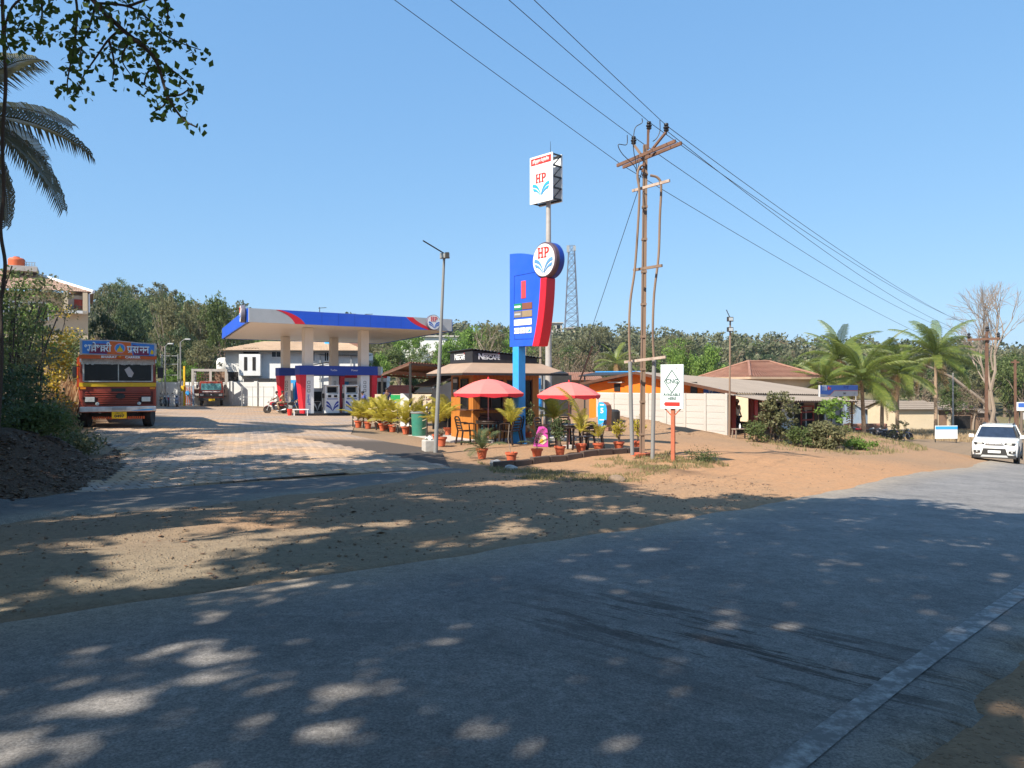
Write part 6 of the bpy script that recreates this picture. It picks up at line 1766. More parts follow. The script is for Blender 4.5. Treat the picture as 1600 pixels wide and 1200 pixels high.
# thin flat shelter roof with light blue edge behind the gable
p = Vector(atg(950, 50)); o = thing('flat_shelter', 'flat dark roof with a light blue edge behind the orange gable', 'shelter', tuple(p), -0.1); kk = 50/F; zt_ = lambda py: 1.6+(600-py)*kk-p.z
slab_ = MB(); slab(slab_, [(-1.9, -1.0, zt_(587)), (2.6, -1.0, zt_(584)), (2.6, 3, zt_(580)), (-0.8, 3, zt_(580.5))], 0.07); slab_.build('roof', M['dark'], o)
MB().bar((-0.8, 3.03, zt_(580.2)), (2.6, 3.03, zt_(579.5)), 0.05, 0.09).build('edge', M['tank_blue'], o)
for x in (-1.5, 2.4): MB().bar((x, -0.8, -0.3), (x, -0.8, zt_(587)), 0.1).build('post', M['dark'], o)
h3, _, _ = hut('tiled_hut', 'small tiled hut behind the right coral umbrella', 'hut', 888, 935, 593, 581, 58, 5, M['brown_wall'], M['tile_red'])
o = boxthing('dark_fence', 'dark sheet fence behind the mast and right umbrella', 'fence', 838, 893, 586, 622, 46, 0.08, M['dark'])
# red hip roofed house behind the shed
Yh = 62; kh = Yh/F; p = Vector(atg(1186, Yh)); zb_ = p.z
hh = thing('hip_roof_house', 'house with a red clay tile hip roof behind the long shed', 'house', tuple(p), R(20))
hz_ = lambda py: 1.6+(600-py)*kh-zb_
w2, d2 = 3.45, 3.45
MB().box((0, 0, hz_(592)/2-0.3), (2*w2-1.0, 2*d2-1.0, hz_(592)+0.6)).build('wall', M['cream_wall'], hh)
ez, rz2 = hz_(590), hz_(566)
E_ = [(-w2, -d2, ez), (w2, -d2, ez), (w2, d2, ez), (-w2, d2, ez)]; R_ = [(-1.0, 0, rz2), (1.0, 0, rz2)]
for a_, b_, c_, d_ in ((E_[0], E_[1], R_[0], R_[1]), (E_[1], E_[2], R_[1], R_[1]), (E_[2], E_[3], R_[1], R_[0]), (E_[3], E_[0], R_[0], R_[0])):
    tiled(a_, b_, c_, d_, 12, 26, 0.06).build('roof', M['tile_red'], hh, fix=False)
m = MB()
for a_, b_ in ((R_[0], R_[1]), (E_[0], R_[0]), (E_[1], R_[1]), (E_[2], R_[1]), (E_[3], R_[0])): m.tube([Vector(a_)+Vector((0,0,.06)), Vector(b_)+Vector((0,0,.08))], 0.11, 6)
m.build('ridge_tiles', M['tile_red'], hh)
m = MB()
for i in range(4): m.bar(Vector(E_[i])-Vector((0,0,.06)), Vector(E_[(i+1) % 4])-Vector((0,0,.06)), 0.1, 0.16)
m.build('eave_board', M['tile_tan'], hh)

# ------------------------------------------------------------------ right hand huts and boards
h4, ze, kk = hut('blue_hut', 'blue grey plastered hut with dark doorway under the palms', 'hut', 1350, 1412, 640, 626, 95, 7, M['bluegrey_wall'], M['sheet_grey'], R(8), rows=5, cols=24)
MB().box((0.6, -0.03, 1.2), (1.5, 0.08, 2.2)).build('doorway', M['inside'], h4)
h5, ze, kk = hut('cream_hut', 'low cream walled building with a brown sheet roof on the right', 'building', 1398, 1468, 639, 627, 88, 6, M['cream_wall'], M['sheet_grey'], R(4), rows=5, cols=24)
h6, ze, kk = hut('brown_hut', 'brown roadside shed with an open dark front behind the white board', 'shed', 1462, 1530, 640, 629, 92, 6, M['brown_wall'], M['sheet_grey'], R(6), rows=5, cols=24)
MB().box((0.4, -0.03, 0.9), (2.4, 0.08, 1.5)).build('open_front', M['inside'], h6); MB().box((-1.1, -0.03, 1.0), (0.5, 0.1, 1.8)).build('pier', M['cream_wall'], h6)
h7, ze, kk = hut('roadside_stall', 'dim stall at the far right end of the row of sheds', 'stall', 1528, 1552, 645, 640, 96, 4, M['brown_wall'], M['sheet_grey'], rows=4, cols=10)
p = Vector(atg(1352, 80)); o = MB().box((0, 0, 0.5), (4.6, 0.5, 1.2)).build('mud_wall', M['tile_red'], None, loc=tuple(p), rz=0.1, bevel=0.1); tag(o, 'low reddish mud wall behind the row of motorcycles', 'wall')
p = Vector(atg(1438, 62)); o = MB().cyl((0, 0, -0.1), (0, 0, 6.4), 0.09, 0.07, 7).build('thin_post', M['concrete'], None, loc=(W(1489, 600, 84).x, 84, gh(W(1489, 600, 84).x, 84))); tag(o, 'pale thin post in front of the cream building', 'post')
p = Vector(atg(1478.5, 62)); wb = thing('white_board', 'blank white board with a light blue top band on two posts', 'board', tuple(p), R(6)); kk = 62/F; z_ = lambda py: 1.6+(600-py)*kk-p.z
MB().box((0, 0, (z_(665)+z_(685.5))/2), (37*kk, 0.06, z_(665)-z_(685.5))).build('panel', M['white'], wb)
MB().box((0, -0.036, z_(668.5)), (37*kk-.02, 0.012, 0.24)).build('blue_band', M['tank_blue'], wb)
for x in (-0.9, 0.9): MB().bar((x, 0.06, -0.1), (x, 0.06, z_(666)), 0.06).build('post', M['dark'], wb)
p = Vector(atg(1597, 66)); rb_ = thing('roadside_sign', 'white sign with a colour picture at the far right edge', 'sign', tuple(p)); kk = 66/F; z_ = lambda py: 1.6+(600-py)*kk-p.z
MB().box((0.1, 0, z_(635)), (1.1, 0.08, z_(628.5)-z_(642))).build('panel', M['white'], rb_); MB().box((0.1, -0.05, z_(633)), (0.9, 0.02, 0.35)).build('picture', M['banner_blue'], rb_)
MB().box((0.4, 0.02, z_(650)), (0.6, 0.06, 0.6)).build('lower_panel', M['banner_grey'], rb_)
for x in (-0.3, 0.5): MB().bar((x, 0.08, -0.1), (x, 0.08, z_(630)), 0.07).build('post', M['rust'], rb_)

# ------------------------------------------------------------------ left house on the bank
Yl = 56; kl = Yl/F; LHR = R(29); p = Vector(((143-800)*kl, Yl)); zl = gh(p.x, p.y)
lh = thing('balcony_house', 'cream two storey house with grey brown tiled roof above the bushes', 'house', (p.x, p.y, zl), LHR); lz = lambda py: 1.6+(600-py)*kl-zl
def lx(px):
    c_ = (px-800)/F; dx, dy = -math.cos(LHR), -math.sin(LHR)
    return -((c_*Yl-p_lh.x)/(dx-c_*dy))
p_lh = p
MB().box((lx(30), 4, lz(460)/2-0.5), (lx(143)-lx(-80), 8, lz(460)+1)).build('wall', M['cream_wall'], lh)
tiled((lx(-85), -0.9, lz(459)), (lx(146), -0.9, lz(459)), (lx(-60), 4.2, lz(421)), (lx(42), 4.2, lz(421)), 14, 60).build('roof', M['tile_grey'], lh, fix=False)
tiled((lx(146), -0.9, lz(459)), (lx(146), 9, lz(459)), (lx(42), 4.2, lz(421)), (lx(42), 4.2, lz(421)), 14, 30).build('roof', M['tile_grey'], lh, fix=False)
m = MB(); m.tube([(lx(42), 4.1, lz(420.5)), (lx(146), -0.9, lz(458))], 0.13, 6); m.build('hip_cap', M['white'], lh)
MB().box((lx(118), 0.4, lz(476)), (lx(136)-lx(103), 1.0, lz(463)-lz(487))).build('balcony_recess', mat('plaster_painted_shade', (0.50,0.42,0.34), 0.9), lh).location = (0, -0.42, 0)  # box stands proud; the recess's shade is put into its plaster colour
bd_ = MB().box((lx(123.5), -0.56, lz(478)), (lx(131)-lx(116), 0.06, lz(470)-lz(486))).build('balcony_door', M['red_wall'], lh)
for a in (103, 133): MB().box((lx(a), -0.75, lz(476)), (0.3, 0.5, lz(460)-lz(492))).build('pillar', M['cream_wall'], lh)
m = MB(); m.bar((lx(103), -0.85, lz(481)), (lx(134), -0.85, lz(481)), 0.05); m.bar((lx(103), -0.85, lz(485)), (lx(134), -0.85, lz(485)), 0.04)
for i in range(9): m.bar((lx(103+i*3.8), -0.85, lz(481)), (lx(103+i*3.8), -0.85, lz(488)), 0.03)
m.build('balcony_rail', M['dark'], lh)
MB().box((lx(118), -0.7, lz(490)), (lx(137)-lx(101), 0.6, 0.2)).build('balcony_slab', M['white_wall'], lh)
m = MB(); m.tube([(lx(146), -0.9, lz(459)), (lx(139), -0.8, lz(462)), (lx(139), -0.8, lz(490))], 0.06, 6); m.build('drain_pipe', M['white'], lh)
MB().box((lx(30), 3.6, lz(420)), (lx(52)-lx(0), 3.0, lz(417)-lz(425))).build('roof_slab', M['concrete'], lh)
q_ = lh.location+Matrix.Rotation(LHR, 3, 'Z')@Vector((lx(20), 3.4, lz(417))); p = q_; tk = MB().lathe([(0, 0), (0.52, 0), (0.55, .06), (0.53, .16), (0.55, .22), (0.53, .32), (0.55, .38), (0.53, .48), (0.55, .54), (0.53, .64), (0.45, .72), (0.2, .78), (0.2, .84), (0, .84)], (0, 0, 0), 20).build('roof_tank', M['tank_red'], None, smooth=True, loc=(p.x, p.y, p.z)); tag(tk, 'ribbed orange red water tank on the roof of the balcony house', 'tank')
m = MB()
for i in range(5): m.bar((lx(32+i*4.5), 3.2, lz(419)), (lx(32+i*4.5), 3.2, lz(407)), 0.045)
for y in (407, 411, 415): m.bar((lx(32), 3.2, lz(y)), (lx(52), 3.2, lz(y)), 0.035)
m.build('roof_rail', M['steel'], lh)
for a in (6, 30, 60): window(lh, (lx(a), -0.03, lz(490)), 1.2, 1.2, 0)

# ------------------------------------------------------------------ far landmarks
p = W(893, 528, 250); zt0 = ground_z(np.array([p.x]), np.array([250.0]))[0]
tw = thing('lattice_tower', 'thin steel lattice telecom mast on the far wooded hill', 'telecom tower', (p.x, p.y, float(zt0)))
kT = 250/F; htop = 1.6+(600-384)*kT-zt0; hb0 = 1.6+(600-528)*kT-zt0
def tw_w(z):
    return 2.3-(2.3-0.9)*min(1, max(0, (z-hb0)/(htop-hb0)))
m = MB()
lv = [0]+list(np.linspace(hb0, htop, 12))
for sx_ in (-1, 1):
    for sy in (-1, 1):
        m.tube([(sx_*tw_w(z), sy*tw_w(z), z) for z in lv], 0.12, 4)
for i in range(len(lv)-1):
    z0, z1 = lv[i], lv[i+1]; a, b_ = tw_w(z0), tw_w(z1)
    for s_ in (-1, 1):
        m.bar((-a, s_*a, z0), (b_, s_*b_, z1), 0.11); m.bar((a, s_*a, z0), (-b_, s_*b_, z1), 0.11)
        m.bar((s_*a, -a, z0), (s_*b_, b_, z1), 0.11); m.bar((-b_, s_*b_, z1), (b_, s_*b_, z1), 0.12)
m.build('lattice', mat('tower_steel', (0.12,0.13,0.16), 0.6), tw)
MB().box((-1.2, -1, htop-1.2), (0.9, 0.5, 2.2)).build('antenna_panel', M['steel'], tw); MB().box((0.9, -1, htop-1.0), (0.8, 0.5, 1.6)).build('antenna_panel', M['steel'], tw)
for i, (px, py, Y, w, h_, mn, lab) in enumerate(((866, 520, 235, 4.5, 5.5, 'concrete', 'far grey block among the trees left of the telecom mast'), (902, 522, 240, 8, 3.2, 'cream_wall', 'far pale house among the trees right of the telecom mast'),
        (678, 534, 150, 12, 1.6, 'white_wall', 'far flat roofed pale house beyond the right end of the canopy'), (547, 533, 120, 5, 4, 'tile_red', 'far brick coloured house seen under the canopy'))):
    p = W(px, py, Y); z0 = float(ground_z(np.array([p.x]), np.array([p.y]))[0]); top_ = p.z+h_/2
    o = thing('far_house', lab, 'house', (p.x, p.y, z0)); MB().box((0, 0, (top_-z0)/2), (w, 5, top_-z0)).build('wall', M[mn], o)
    MB().box((0, 0, top_-z0+0.12), (w+.8, 6, 0.25)).build('roof', M['concrete'], o)
    for s_ in (-1, 1): MB().box((s_*w*.25, -2.52, top_-z0-1.2), (1.0, 0.1, 1.1)).build('window', M['glass_dark'], o)

# ------------------------------------------------------------------ light poles
b = Vector(atg(681, 21.3)); lp = thing('floodlight_pole', 'leaning grey pole with two floodlights and a slanting tube at the top', 'light pole', tuple(b)); rl = lambda px, py, Y=21.3: W(px, py, Y)-b
MB().tube([(-0.02, 0, -0.2), rl(687, 560), rl(694, 402)], [0.065, 0.05, 0.034], 10).build('pole', M['galv'], lp, smooth=True)
c_ = rl(692, 400); 
o = MB().box((0, 0, 0), (0.16, 0.10, 0.15)).build('floodlight', M['steel'], lp, loc=c_, rz=0.25); MB().box((0, -0.055, 0), (0.13, 0.015, 0.11)).build('lens', M['lamp_glass'], o)
c_ = rl(699, 399, 21.2); o = MB().box((0, 0, 0), (0.16, 0.10, 0.15)).build('floodlight', M['dark'], lp, loc=c_, rz=1.5); MB().box((0, -0.055, 0), (0.13, 0.015, 0.11)).build('lens', M['lamp_glass'], o)
MB().tube([rl(694, 396), rl(661, 376, 20.7)], 0.018, 6).build('tube', M['dark'], lp)
p = Vector(atg(671, 21.6)); o = MB().box((0, 0, 0.16), (0.36, 0.36, 0.36), rz=0.4).build('concrete_block', M['concrete'], None, loc=(p.x, p.y, gh(p.x, p.y)), bevel=0.03); tag(o, 'rough concrete block at the foot of the leaning light pole', 'block')
m = MB(); m.grid(lambda u, v: (-0.1+0.2*u, -0.09+0.18*v, 0.02+0.09*math.sin(u*PI)*math.sin(v*PI)+0.03*math.sin(7*u+5*v)), 8, 8); o = m.build('rag', mat('pale_green_rag', (0.5,0.56,0.48), 0.9), None, smooth=True, loc=(p.x-0.02, p.y, gh(p.x, p.y)+0.34)); tag(o, 'crumpled pale rag on the concrete block', 'rag')
b = Vector(atg(1139.5, 34.3)); fp_ = thing('floodlight_pole', 'thin pole with two stacked floodlights at the corner of the long shed', 'light pole', tuple(b)); rl = lambda px, py, Y=34.3: W(px, py, Y)-b
MB().cyl((0, 0, -0.2), rl(1141, 500), 0.05, 0.035, 8).build('pole', M['pole_brown'], fp_, smooth=True)
for y, m_ in ((499, 'dark'), (515, 'dark')):
    o = MB().box((0, 0, 0), (0.26, 0.12, 0.2)).build('floodlight', M[m_], fp_, loc=rl(1140, y)+Vector((0, -.08, 0)), rz=0.3); MB().box((0, -0.065, 0), (0.2, 0.02, 0.14)).build('lens', M['lamp_glass'], o)
MB().tube([rl(1141, 497), rl(1135, 484)], 0.02, 5).build('tube', M['dark'], fp_)
# ------------------------------------------------------------------ vehicles
def wheel(parent, c, r, w, name='wheel', n=20):
    """wheel turning about x"""
    rr = r*0.62
    t = MB().lathe([(rr, -w*.42), (r*.93, -w/2), (r, -w*.32), (r, w*.32), (r*.93, w/2), (rr, w*.42)], (0, 0, 0), n, 'x')
    wh = obj(name, t.mesh('tyre', M['rubber'], True), parent, c)
    m = MB(); m.lathe([(0, -w*.30), (rr*.35, -w*.34), (rr*.9, -w*.22), (rr*1.02, -w*.42), (rr*1.02, w*.42), (rr*.9, w*.22), (rr*.35, w*.34), (0, w*.30)], (0, 0, 0), n, 'x')
    m.build('rim', M['steel'], wh, smooth=True)
    return wh
# big orange and red lorry
p = hit(185, 671.5); tp0 = Vector((p.x, p.y, 0)); tp0 = Vector(((185-800)/F*25.7, 25.7, 0)); tp0.z = gh(tp0.x, tp0.y)+0.012
lor = thing('lorry', 'big red and orange lorry with a painted name board over its cab', 'lorry', tuple(tp0), R(28.5))
cab = MB(); cab.prism([(-1.15, 0.55), (1.15, 0.55), (1.15, 1.55), (1.10, 2.25), (-1.10, 2.25), (-1.15, 1.55)], 0.0, 1.75, 'y'); cb = cab.build('cab', M['truck_red'], lor, bevel=0.04)
m = MB(); m.box((0, 3.9, 0.85), (0.9, 7.0, 0.3)); m.build('chassis', M['dark'], lor)
m = MB(); m.box((0, 4.7, 1.12), (2.4, 5.7, 0.1)); m.box((-1.18, 4.7, 1.78), (0.06, 5.7, 1.25)); m.box((1.18, 4.7, 1.78), (0.06, 5.7, 1.25)); m.box((0, 1.88, 1.80), (2.4, 0.06, 1.3)); m.box((0, 7.52, 1.80), (2.4, 0.06, 1.3))
cg_ = m.build('cargo_body', M['truck_orange'], lor)
for s_ in (-1, 1):
    for k in range(7): MB().box((s_*1.22, 2.1+k*0.88, 1.75), (0.05, 0.09, 1.35)).build('stake', M['truck_red'], cg_)
    for k in range(3): MB().box((s_*1.215, 4.7, 1.35+k*0.4), (0.03, 5.7, 0.07)).build('side_rail', M['yellow'], cg_)
# windscreen
m = MB(); m.prism([(-1.0, 1.60), (1.0, 1.60), (0.98, 2.16), (-0.98, 2.16)], -0.02, 0.0, 'y'); ws = m.build('windscreen', M['glass_dark'], cb)
m = MB(); m.box((0, -0.03, 1.88), (0.03, 0.02, 0.58)); m.box((0, -0.03, 1.585), (2.06, 0.03, 0.035)); m.box((0, -0.03, 2.17), (2.06, 0.03, 0.035)); m.box((-1.02, -0.03, 1.88), (0.05, 0.03, 0.6)); m.box((1.02, -0.03, 1.88), (0.05, 0.03, 0.6)); m.build('windscreen_frame', M['tattered'], ws)
for x0, x1 in ((-0.55, -0.1), (0.35, 0.8)): MB().bar((x0, -0.035, 1.60), (x1, -0.035, 1.70), 0.015).build('wiper', M['dark'], ws)
MB().prism([(0.18, 1.98), (0.32, 2.08), (0.46, 1.86), (0.40, 1.72), (0.30, 1.74)], -0.028, -0.021, 'y').build('sticker', M['banner_grey'], ws)
# tattered trim: a row of hanging tabs
m = MB(); m.box((0, -0.06, 2.275), (2.14, 0.02, 0.10)); tr = m.build('trim_board', M['tattered'], cb)
for i in range(30):
    x = -1.05+i*0.0724; h_ = rnd.uniform(.06, .10); MB().box((x, -0.062, 2.225-h_/2), (0.066, 0.016, h_)).build('trim_tab', M['tattered'], tr)
m = MB(); m.box((0, -0.10, 2.385), (2.3, 0.2, 0.12)); vs_ = m.build('visor', M['truck_orange'], cb)
text('BHARAT', 0.105, M['white'], 'lettering', vs_, (-0.28, -0.205, 2.385), bold=0.004, sx=1.15); text('CARRIER', 0.105, M['white'], 'lettering', vs_, (0.42, -0.205, 2.385), bold=0.004, sx=1.1)
MB().lathe([(0.05, 0), (0.06, 0.03), (0.04, 0.06), (0, 0.07)], (0.03, -0.22, 2.37), 10).build('roof_lamp', M['amber'], vs_, smooth=True)
# name board
bdm = MB(); bdm.prism([(-1.08, 2.46), (1.10, 2.42), (1.10, 2.84), (0.25, 2.92), (-0.3, 2.95), (-1.08, 2.93)], -0.20, -0.14, 'y'); nbd = bdm.build('name_board', M['banner_grey'], lor)
def bp(poly, m_, name, y=-0.201, d=0.006, par=None): 
    return MB().prism(poly, y-d, y, 'y').build(name, m_, par or nbd)
brd_o = mat('board_orange', (0.70,0.15,0.03), 0.5, var=0.15); brd_b = mat('board_blue', (0.05,0.22,0.60), 0.5, var=0.2); brd_p = mat('board_plum', (0.22,0.03,0.08), 0.5, var=0.2)
bp([(-1.05, 2.49), (-0.35, 2.475), (-0.25, 2.91), (-1.05, 2.90)], brd_b, 'blue_field'); bp([(-0.86, 2.50), (-0.33, 2.49), (-0.28, 2.82), (-0.75, 2.82)], brd_p, 'plum_field', d=0.009)
bp([(-0.34, 2.475), (0.42, 2.455), (0.36, 2.88), (-0.26, 2.91)], brd_o, 'orange_field', d=0.007)
bp([(0.42, 2.455), (1.07, 2.44), (1.07, 2.82), (0.37, 2.87)], brd_b, 'blue_field'); bp([(0.45, 2.47), (0.92, 2.46), (0.84, 2.74), (0.42, 2.80)], brd_p, 'plum_field', d=0.009)
MB().lathe([(0.165, -0.222), (0.165, -0.205)], (0.04, 0, 2.68), 24, 'y').build('medallion', mat('pink_ring', (0.7,0.35,0.45), 0.5), nbd); MB().lathe([(0.135, -0.228), (0.135, -0.206)], (0.04, 0, 2.68), 24, 'y').build('medallion_field', mat('medallion_blue', (0.03,0.28,0.62), 0.5), nbd)
bp([(-0.06, 2.56), (0.14, 2.56), (0.11, 2.66), (0.07, 2.70), (0.04, 2.79), (0.01, 2.70), (-0.03, 2.66)], M['plate_yellow'], 'medallion_figure', y=-0.229)
def nagari(chars, mt, size, z, par):
    for ch, x in chars: text(ch, size, mt, 'lettering', par, (x, -0.215, z), align='LEFT', ext=0.004, bold=0.006, sx=0.8)
pale = mat('board_lettering', (0.74,0.82,0.84), 0.5, var=0.08)
nagari([('भा', -1.0), ('वे', -0.79), ('श', -0.655), ('व', -0.535), ('री', -0.40)], pale, 0.34, 2.665, nbd)
nagari([('प', 0.25), ('स', 0.42), ('न', 0.63), ('न', 0.76)], pale, 0.34, 2.64, nbd)
MB().bar((0.29, -0.216, 2.54), (0.40, -0.216, 2.62), 0.03, 0.008, up=(0, 1, 0)).build('letter_stroke', pale, nbd)
bp([(0.96, 2.50), (1.05, 2.50), (1.05, 2.60), (1.0, 2.66), (0.96, 2.58)], M['plate_yellow'], 'small_figure', y=-0.209)
m = MB()
m.bar((-1.08, -0.17, 2.935), (1.10, -0.17, 2.855), 0.05, 0.03); m.bar((-1.10, -0.17, 2.2), (-1.10, -0.17, 2.98), 0.05); m.bar((1.12, -0.17, 2.2), (1.12, -0.17, 2.86), 0.05)
m.build('board_frame', M['tattered'], nbd)
# nose
m = MB(); m.box((0, -0.012, 1.475), (2.28, 0.02, 0.13)); m.build('yellow_band', M['yellow'], cb)
m = MB(); m.box((0, -0.005, 1.03), (2.10, 0.03, 0.44)); gr = m.build('grille_recess', mat('grille_dark_red', (0.10,0.018,0.012), 0.6), cb)
for k in range(6): MB().box((0, -0.03, 0.86+k*0.072), (1.95 if k > 2 else 1.2, 0.04, 0.042)).build('grille_slat', M['truck_red'], gr)
MB().box((0, -0.02, 1.28), (0.42, 0.03, 0.14)).build('vent', M['dark'], cb)
MB().lathe([(0.10, -0.065), (0.125, -0.06), (0.125, -0.04)], (0, 0, 0), 20, 'y').build('badge', M['dark'], gr, loc=(0.06, 0, 1.09)).scale = (1.15, 1, 0.75)
for s_ in (-1, 1):
    fr_ = MB().box((s_*0.83, -0.03, 0.985), (0.33, 0.05, 0.21)).build('headlight', M['dark'], cb, bevel=0.02); MB().box((s_*0.83, -0.06, 0.985), (0.27, 0.02, 0.155)).build('lens', M['lamp_glass'], fr_, bevel=0.02)
    MB().lathe([(0.0, -0.09), (0.055, -0.08), (0.065, -0.03), (0.05, 0)], (s_*0.62, 0, 0.84), 14, 'y').build('fog_lamp', M['lamp_glass'], cb, smooth=True)
    MB().box((s_*1.03, -0.03, 1.36), (0.16, 0.05, 0.065)).build('indicator', M['amber'], cb)
    # mirrors
    a = MB(); a.tube([(s_*1.1, 0.1, 2.05), (s_*1.26, -0.1, 2.1), (s_*1.27, -0.12, 1.7)], 0.015, 5); mi = a.build('mirror_arm', M['dark'], cb); MB().box((s_*1.27, -0.13, 1.88), (0.19 if s_ > 0 else 0.12, 0.05, 0.36)).build('mirror', M['dark'], mi, bevel=0.02)
    MB().box((s_*1.158, 0.85, 1.9), (0.012, 0.95, 0.5)).build('door_window', M['glass_dark'], cb)
bm_ = MB().box((0, -0.12, 0.665), (2.26, 0.16, 0.17)).build('bumper', mat('white_bumper', (0.66,0.65,0.62), 0.5, var=0.15, dirt=0.5), lor, bevel=0.03)
MB().prism([(0.35, 0.60), (0.95, 0.61), (1.1, 0.66), (0.7, 0.65)], -0.207, -0.201, 'y').build('blue_mark', M['lightblue'], bm_); MB().box((0.02, -0.21, 0.68), (0.42, 0.03, 0.10)).build('step_plate', M['steel'], bm_)
pl_ = MB().box((0.02, -0.19, 0.465), (0.44, 0.02, 0.22)).build('number_plate', M['plate_yellow'], lor); text('MH 10', 0.075, M['black'], 'lettering', pl_, (0.02, -0.203, 0.525)); text('0497', 0.125, M['black'], 'lettering', pl_, (0.02, -0.203, 0.43), bold=0.004, sx=1.15)
for i in range(24): MB().box((-0.75+i*0.066, 0.0, 0.37+rnd.uniform(-.01, .01)), (0.045, 0.015, 0.09)).build('tassel', M['truck_orange'], lor)
m = MB(); m.box((0, 0.9, 0.42), (1.5, 0.16, 0.16)); m.build('front_axle', M['dark'], lor); m = MB(); m.box((0, 0.9, 0.62), (1.0, 0.6, 0.3)); m.build('sump', M['dark'], lor)
for s_ in (-1, 1):
    w_ = wheel(lor, (s_*0.97, 0.9, 0.47), 0.47, 0.27); w_.rotation_euler = (0, 0, R(-14))
    wheel(lor, (s_*0.98, 5.6, 0.47), 0.47, 0.27); wheel(lor, (s_*0.68, 5.6, 0.47), 0.47, 0.25); MB().box((s_*1.02, 0.95, 1.02), (0.3, 1.15, 0.06)).build('mudguard', M['dark'], lor)
# small red truck with a cage body
p = Vector(atg(330, 69)); st_ = thing('small_truck', 'small red truck with a pale caged body parked by the white wall', 'truck', (p.x, p.y, p.z+0.012), R(19))
m = MB(); m.prism([(-1.03, 0.5), (1.03, 0.5), (1.03, 1.25), (0.95, 2.2), (-0.95, 2.2), (-1.03, 1.25)], 0, 1.6, 'y'); cb = m.build('cab', M['truck_red'], st_, bevel=0.06)
m = MB(); m.prism([(-0.86, 1.42), (0.86, 1.42), (0.82, 2.02), (-0.82, 2.02)], -0.025, -0.004, 'y'); m.build('windscreen', mat('windscreen_painted_reflection', (0.16,0.42,0.45), 0.08, 0.4, var=0.5, scale=4), cb, bevel=0)  # mottled teal: the reflection is put into the glass colour
MB().box((0, -0.02, 1.28), (1.5, 0.03, 0.06)).build('white_stripe', M['white'], cb); g2 = MB().box((0, -0.02, 1.0), (2.0, 0.04, 0.32)).build('grille', M['dark'], cb)
for s_ in (-1, 1):
    MB().box((s_*0.78, -0.05, 1.0), (0.28, 0.03, 0.18)).build('headlight', M['lamp_glass'], g2); MB().box((s_*1.16, -0.05, 1.75), (0.14, 0.06, 0.34)).build('mirror', M['dark'], cb)
    wheel(st_, (s_*0.85, 0.7, 0.4), 0.4, 0.24); wheel(st_, (s_*0.85, 4.0, 0.4), 0.4, 0.24)
MB().box((0, -0.08, 0.62), (2.1, 0.14, 0.24)).build('bumper', M['dark'], st_); pl_ = MB().box((0.05, -0.17, 0.55), (0.5, 0.02, 0.2)).build('number_plate', M['plate_yellow'], st_)
MB().lathe([(0.07, -0.05), (0.07, -0.04)], (0, 0, 1.02), 12, 'y').build('badge', M['chrome'], g2)
m = MB(); m.box((-0.1, 3.3, 0.85), (2.3, 4.4, 0.14)); m.build('deck', M['dark'], st_)
pale_ = mat('pale_grey_frame', (0.52,0.49,0.43), 0.7, dirt=0.3); x0, x1, y0, y1, z0, z1 = -1.65, 1.2, 1.75, 5.4, 0.92, 3.35
cgm = MB(); 
for x in (x0, (x0+x1)/2+.1, x1): cgm.bar((x, y0, z0), (x, y0, z1), 0.2, 0.16)
for x in (x0, x1): cgm.bar((x, y1, z0), (x, y1, z1), 0.2, 0.16)
for z in (z0+.08, 1.6, z1-.1):
    cgm.bar((x0, y0, z), (x1, y0, z), 0.14, 0.2); cgm.bar((x0, y1, z), (x1, y1, z), 0.14, 0.2)
    for x in (x0, x1): cgm.bar((x, y0, z), (x, y1, z), 0.14, 0.2)
cg2 = cgm.build('cage_frame', pale_, st_)
msh = MB()
for i in range(13): msh.bar((x0+.1+i*.215, y0+.03, 1.6), (x0+.1+i*.215, y0+.03, z1-.1), .03)
for k in range(6): msh.bar((x0, y0+.03, 1.75+k*.27), (x1, y0+.03, 1.75+k*.27), .03)
msh.build('mesh_panel', M['rust'], cg2)
for i in range(5):
    for x in (x0, x1): MB().bar((x, y0+.3+i*.7, z0), (x, y0+.3+i*.7, z1), 0.07).build('side_bar', pale_, cg2)
MB().box(((x0+x1)/2, 3.6, 1.2), (x1-x0-.2, 3.4, 0.7)).build('load', M['rust'], st_)

# white compact car
p = Vector(((1559-800)/F*35.6, 35.6, 0)); p.z = float(ground_z(np.array([p.x]), np.array([p.y]))[0])+0.02
car = thing('car', 'white compact car driving towards the viewer on the road', 'car', tuple(p), R(-36))
ST = [(-1.99, .52, .58, .42, .72), (-1.95, .70, .76, .34, .86), (-1.84, .83, .86, .28, 1.02), (-1.6, .865, .88, .26, 1.06), (-1.1, .88, .895, .25, 1.10), (-0.85, .88, .895, .25, 1.11), (0.2, .88, .895, .25, 1.08), (1.3, .88, .895, .27, 1.08), (1.78, .86, .87, .32, 1.08), (1.97, .76, .80, .42, 1.02), (2.0, .70, .72, .5, .92)]
m = MB(); n = 10
for y, w0, w1, zb, zt in ST:
    zm = zb+(zt-zb)*.55
    half = [(w0*.96, zb), (w0, zb+.06), (w1, zm), (w1*.985, zt-.10), (w1*.90, zt-.015)]
    for x, z in half: m.v.append((x, y, z))
    for x, z in reversed(half): m.v.append((-x, y, z))
for i in range(len(ST)-1):
    for j in range(n): m.f.append((i*n+j, i*n+(j+1) % n, (i+1)*n+(j+1) % n, (i+1)*n+j))
m.f.append(tuple(range(n))); m.f.append(tuple((len(ST)-1)*n+j for j in range(n))[::-1])
bdy = m.build('body', M['car_white'], car, smooth=True)
gh_ = MB(); lo = [(-.80, -.92), (.80, -.92), (.84, 0.2), (.80, 1.75), (-.80, 1.75), (-.84, 0.2)]; hi_ = [(-.62, -.34), (.62, -.34), (.66, .4), (.63, 1.5), (-.63, 1.5), (-.66, .4)]
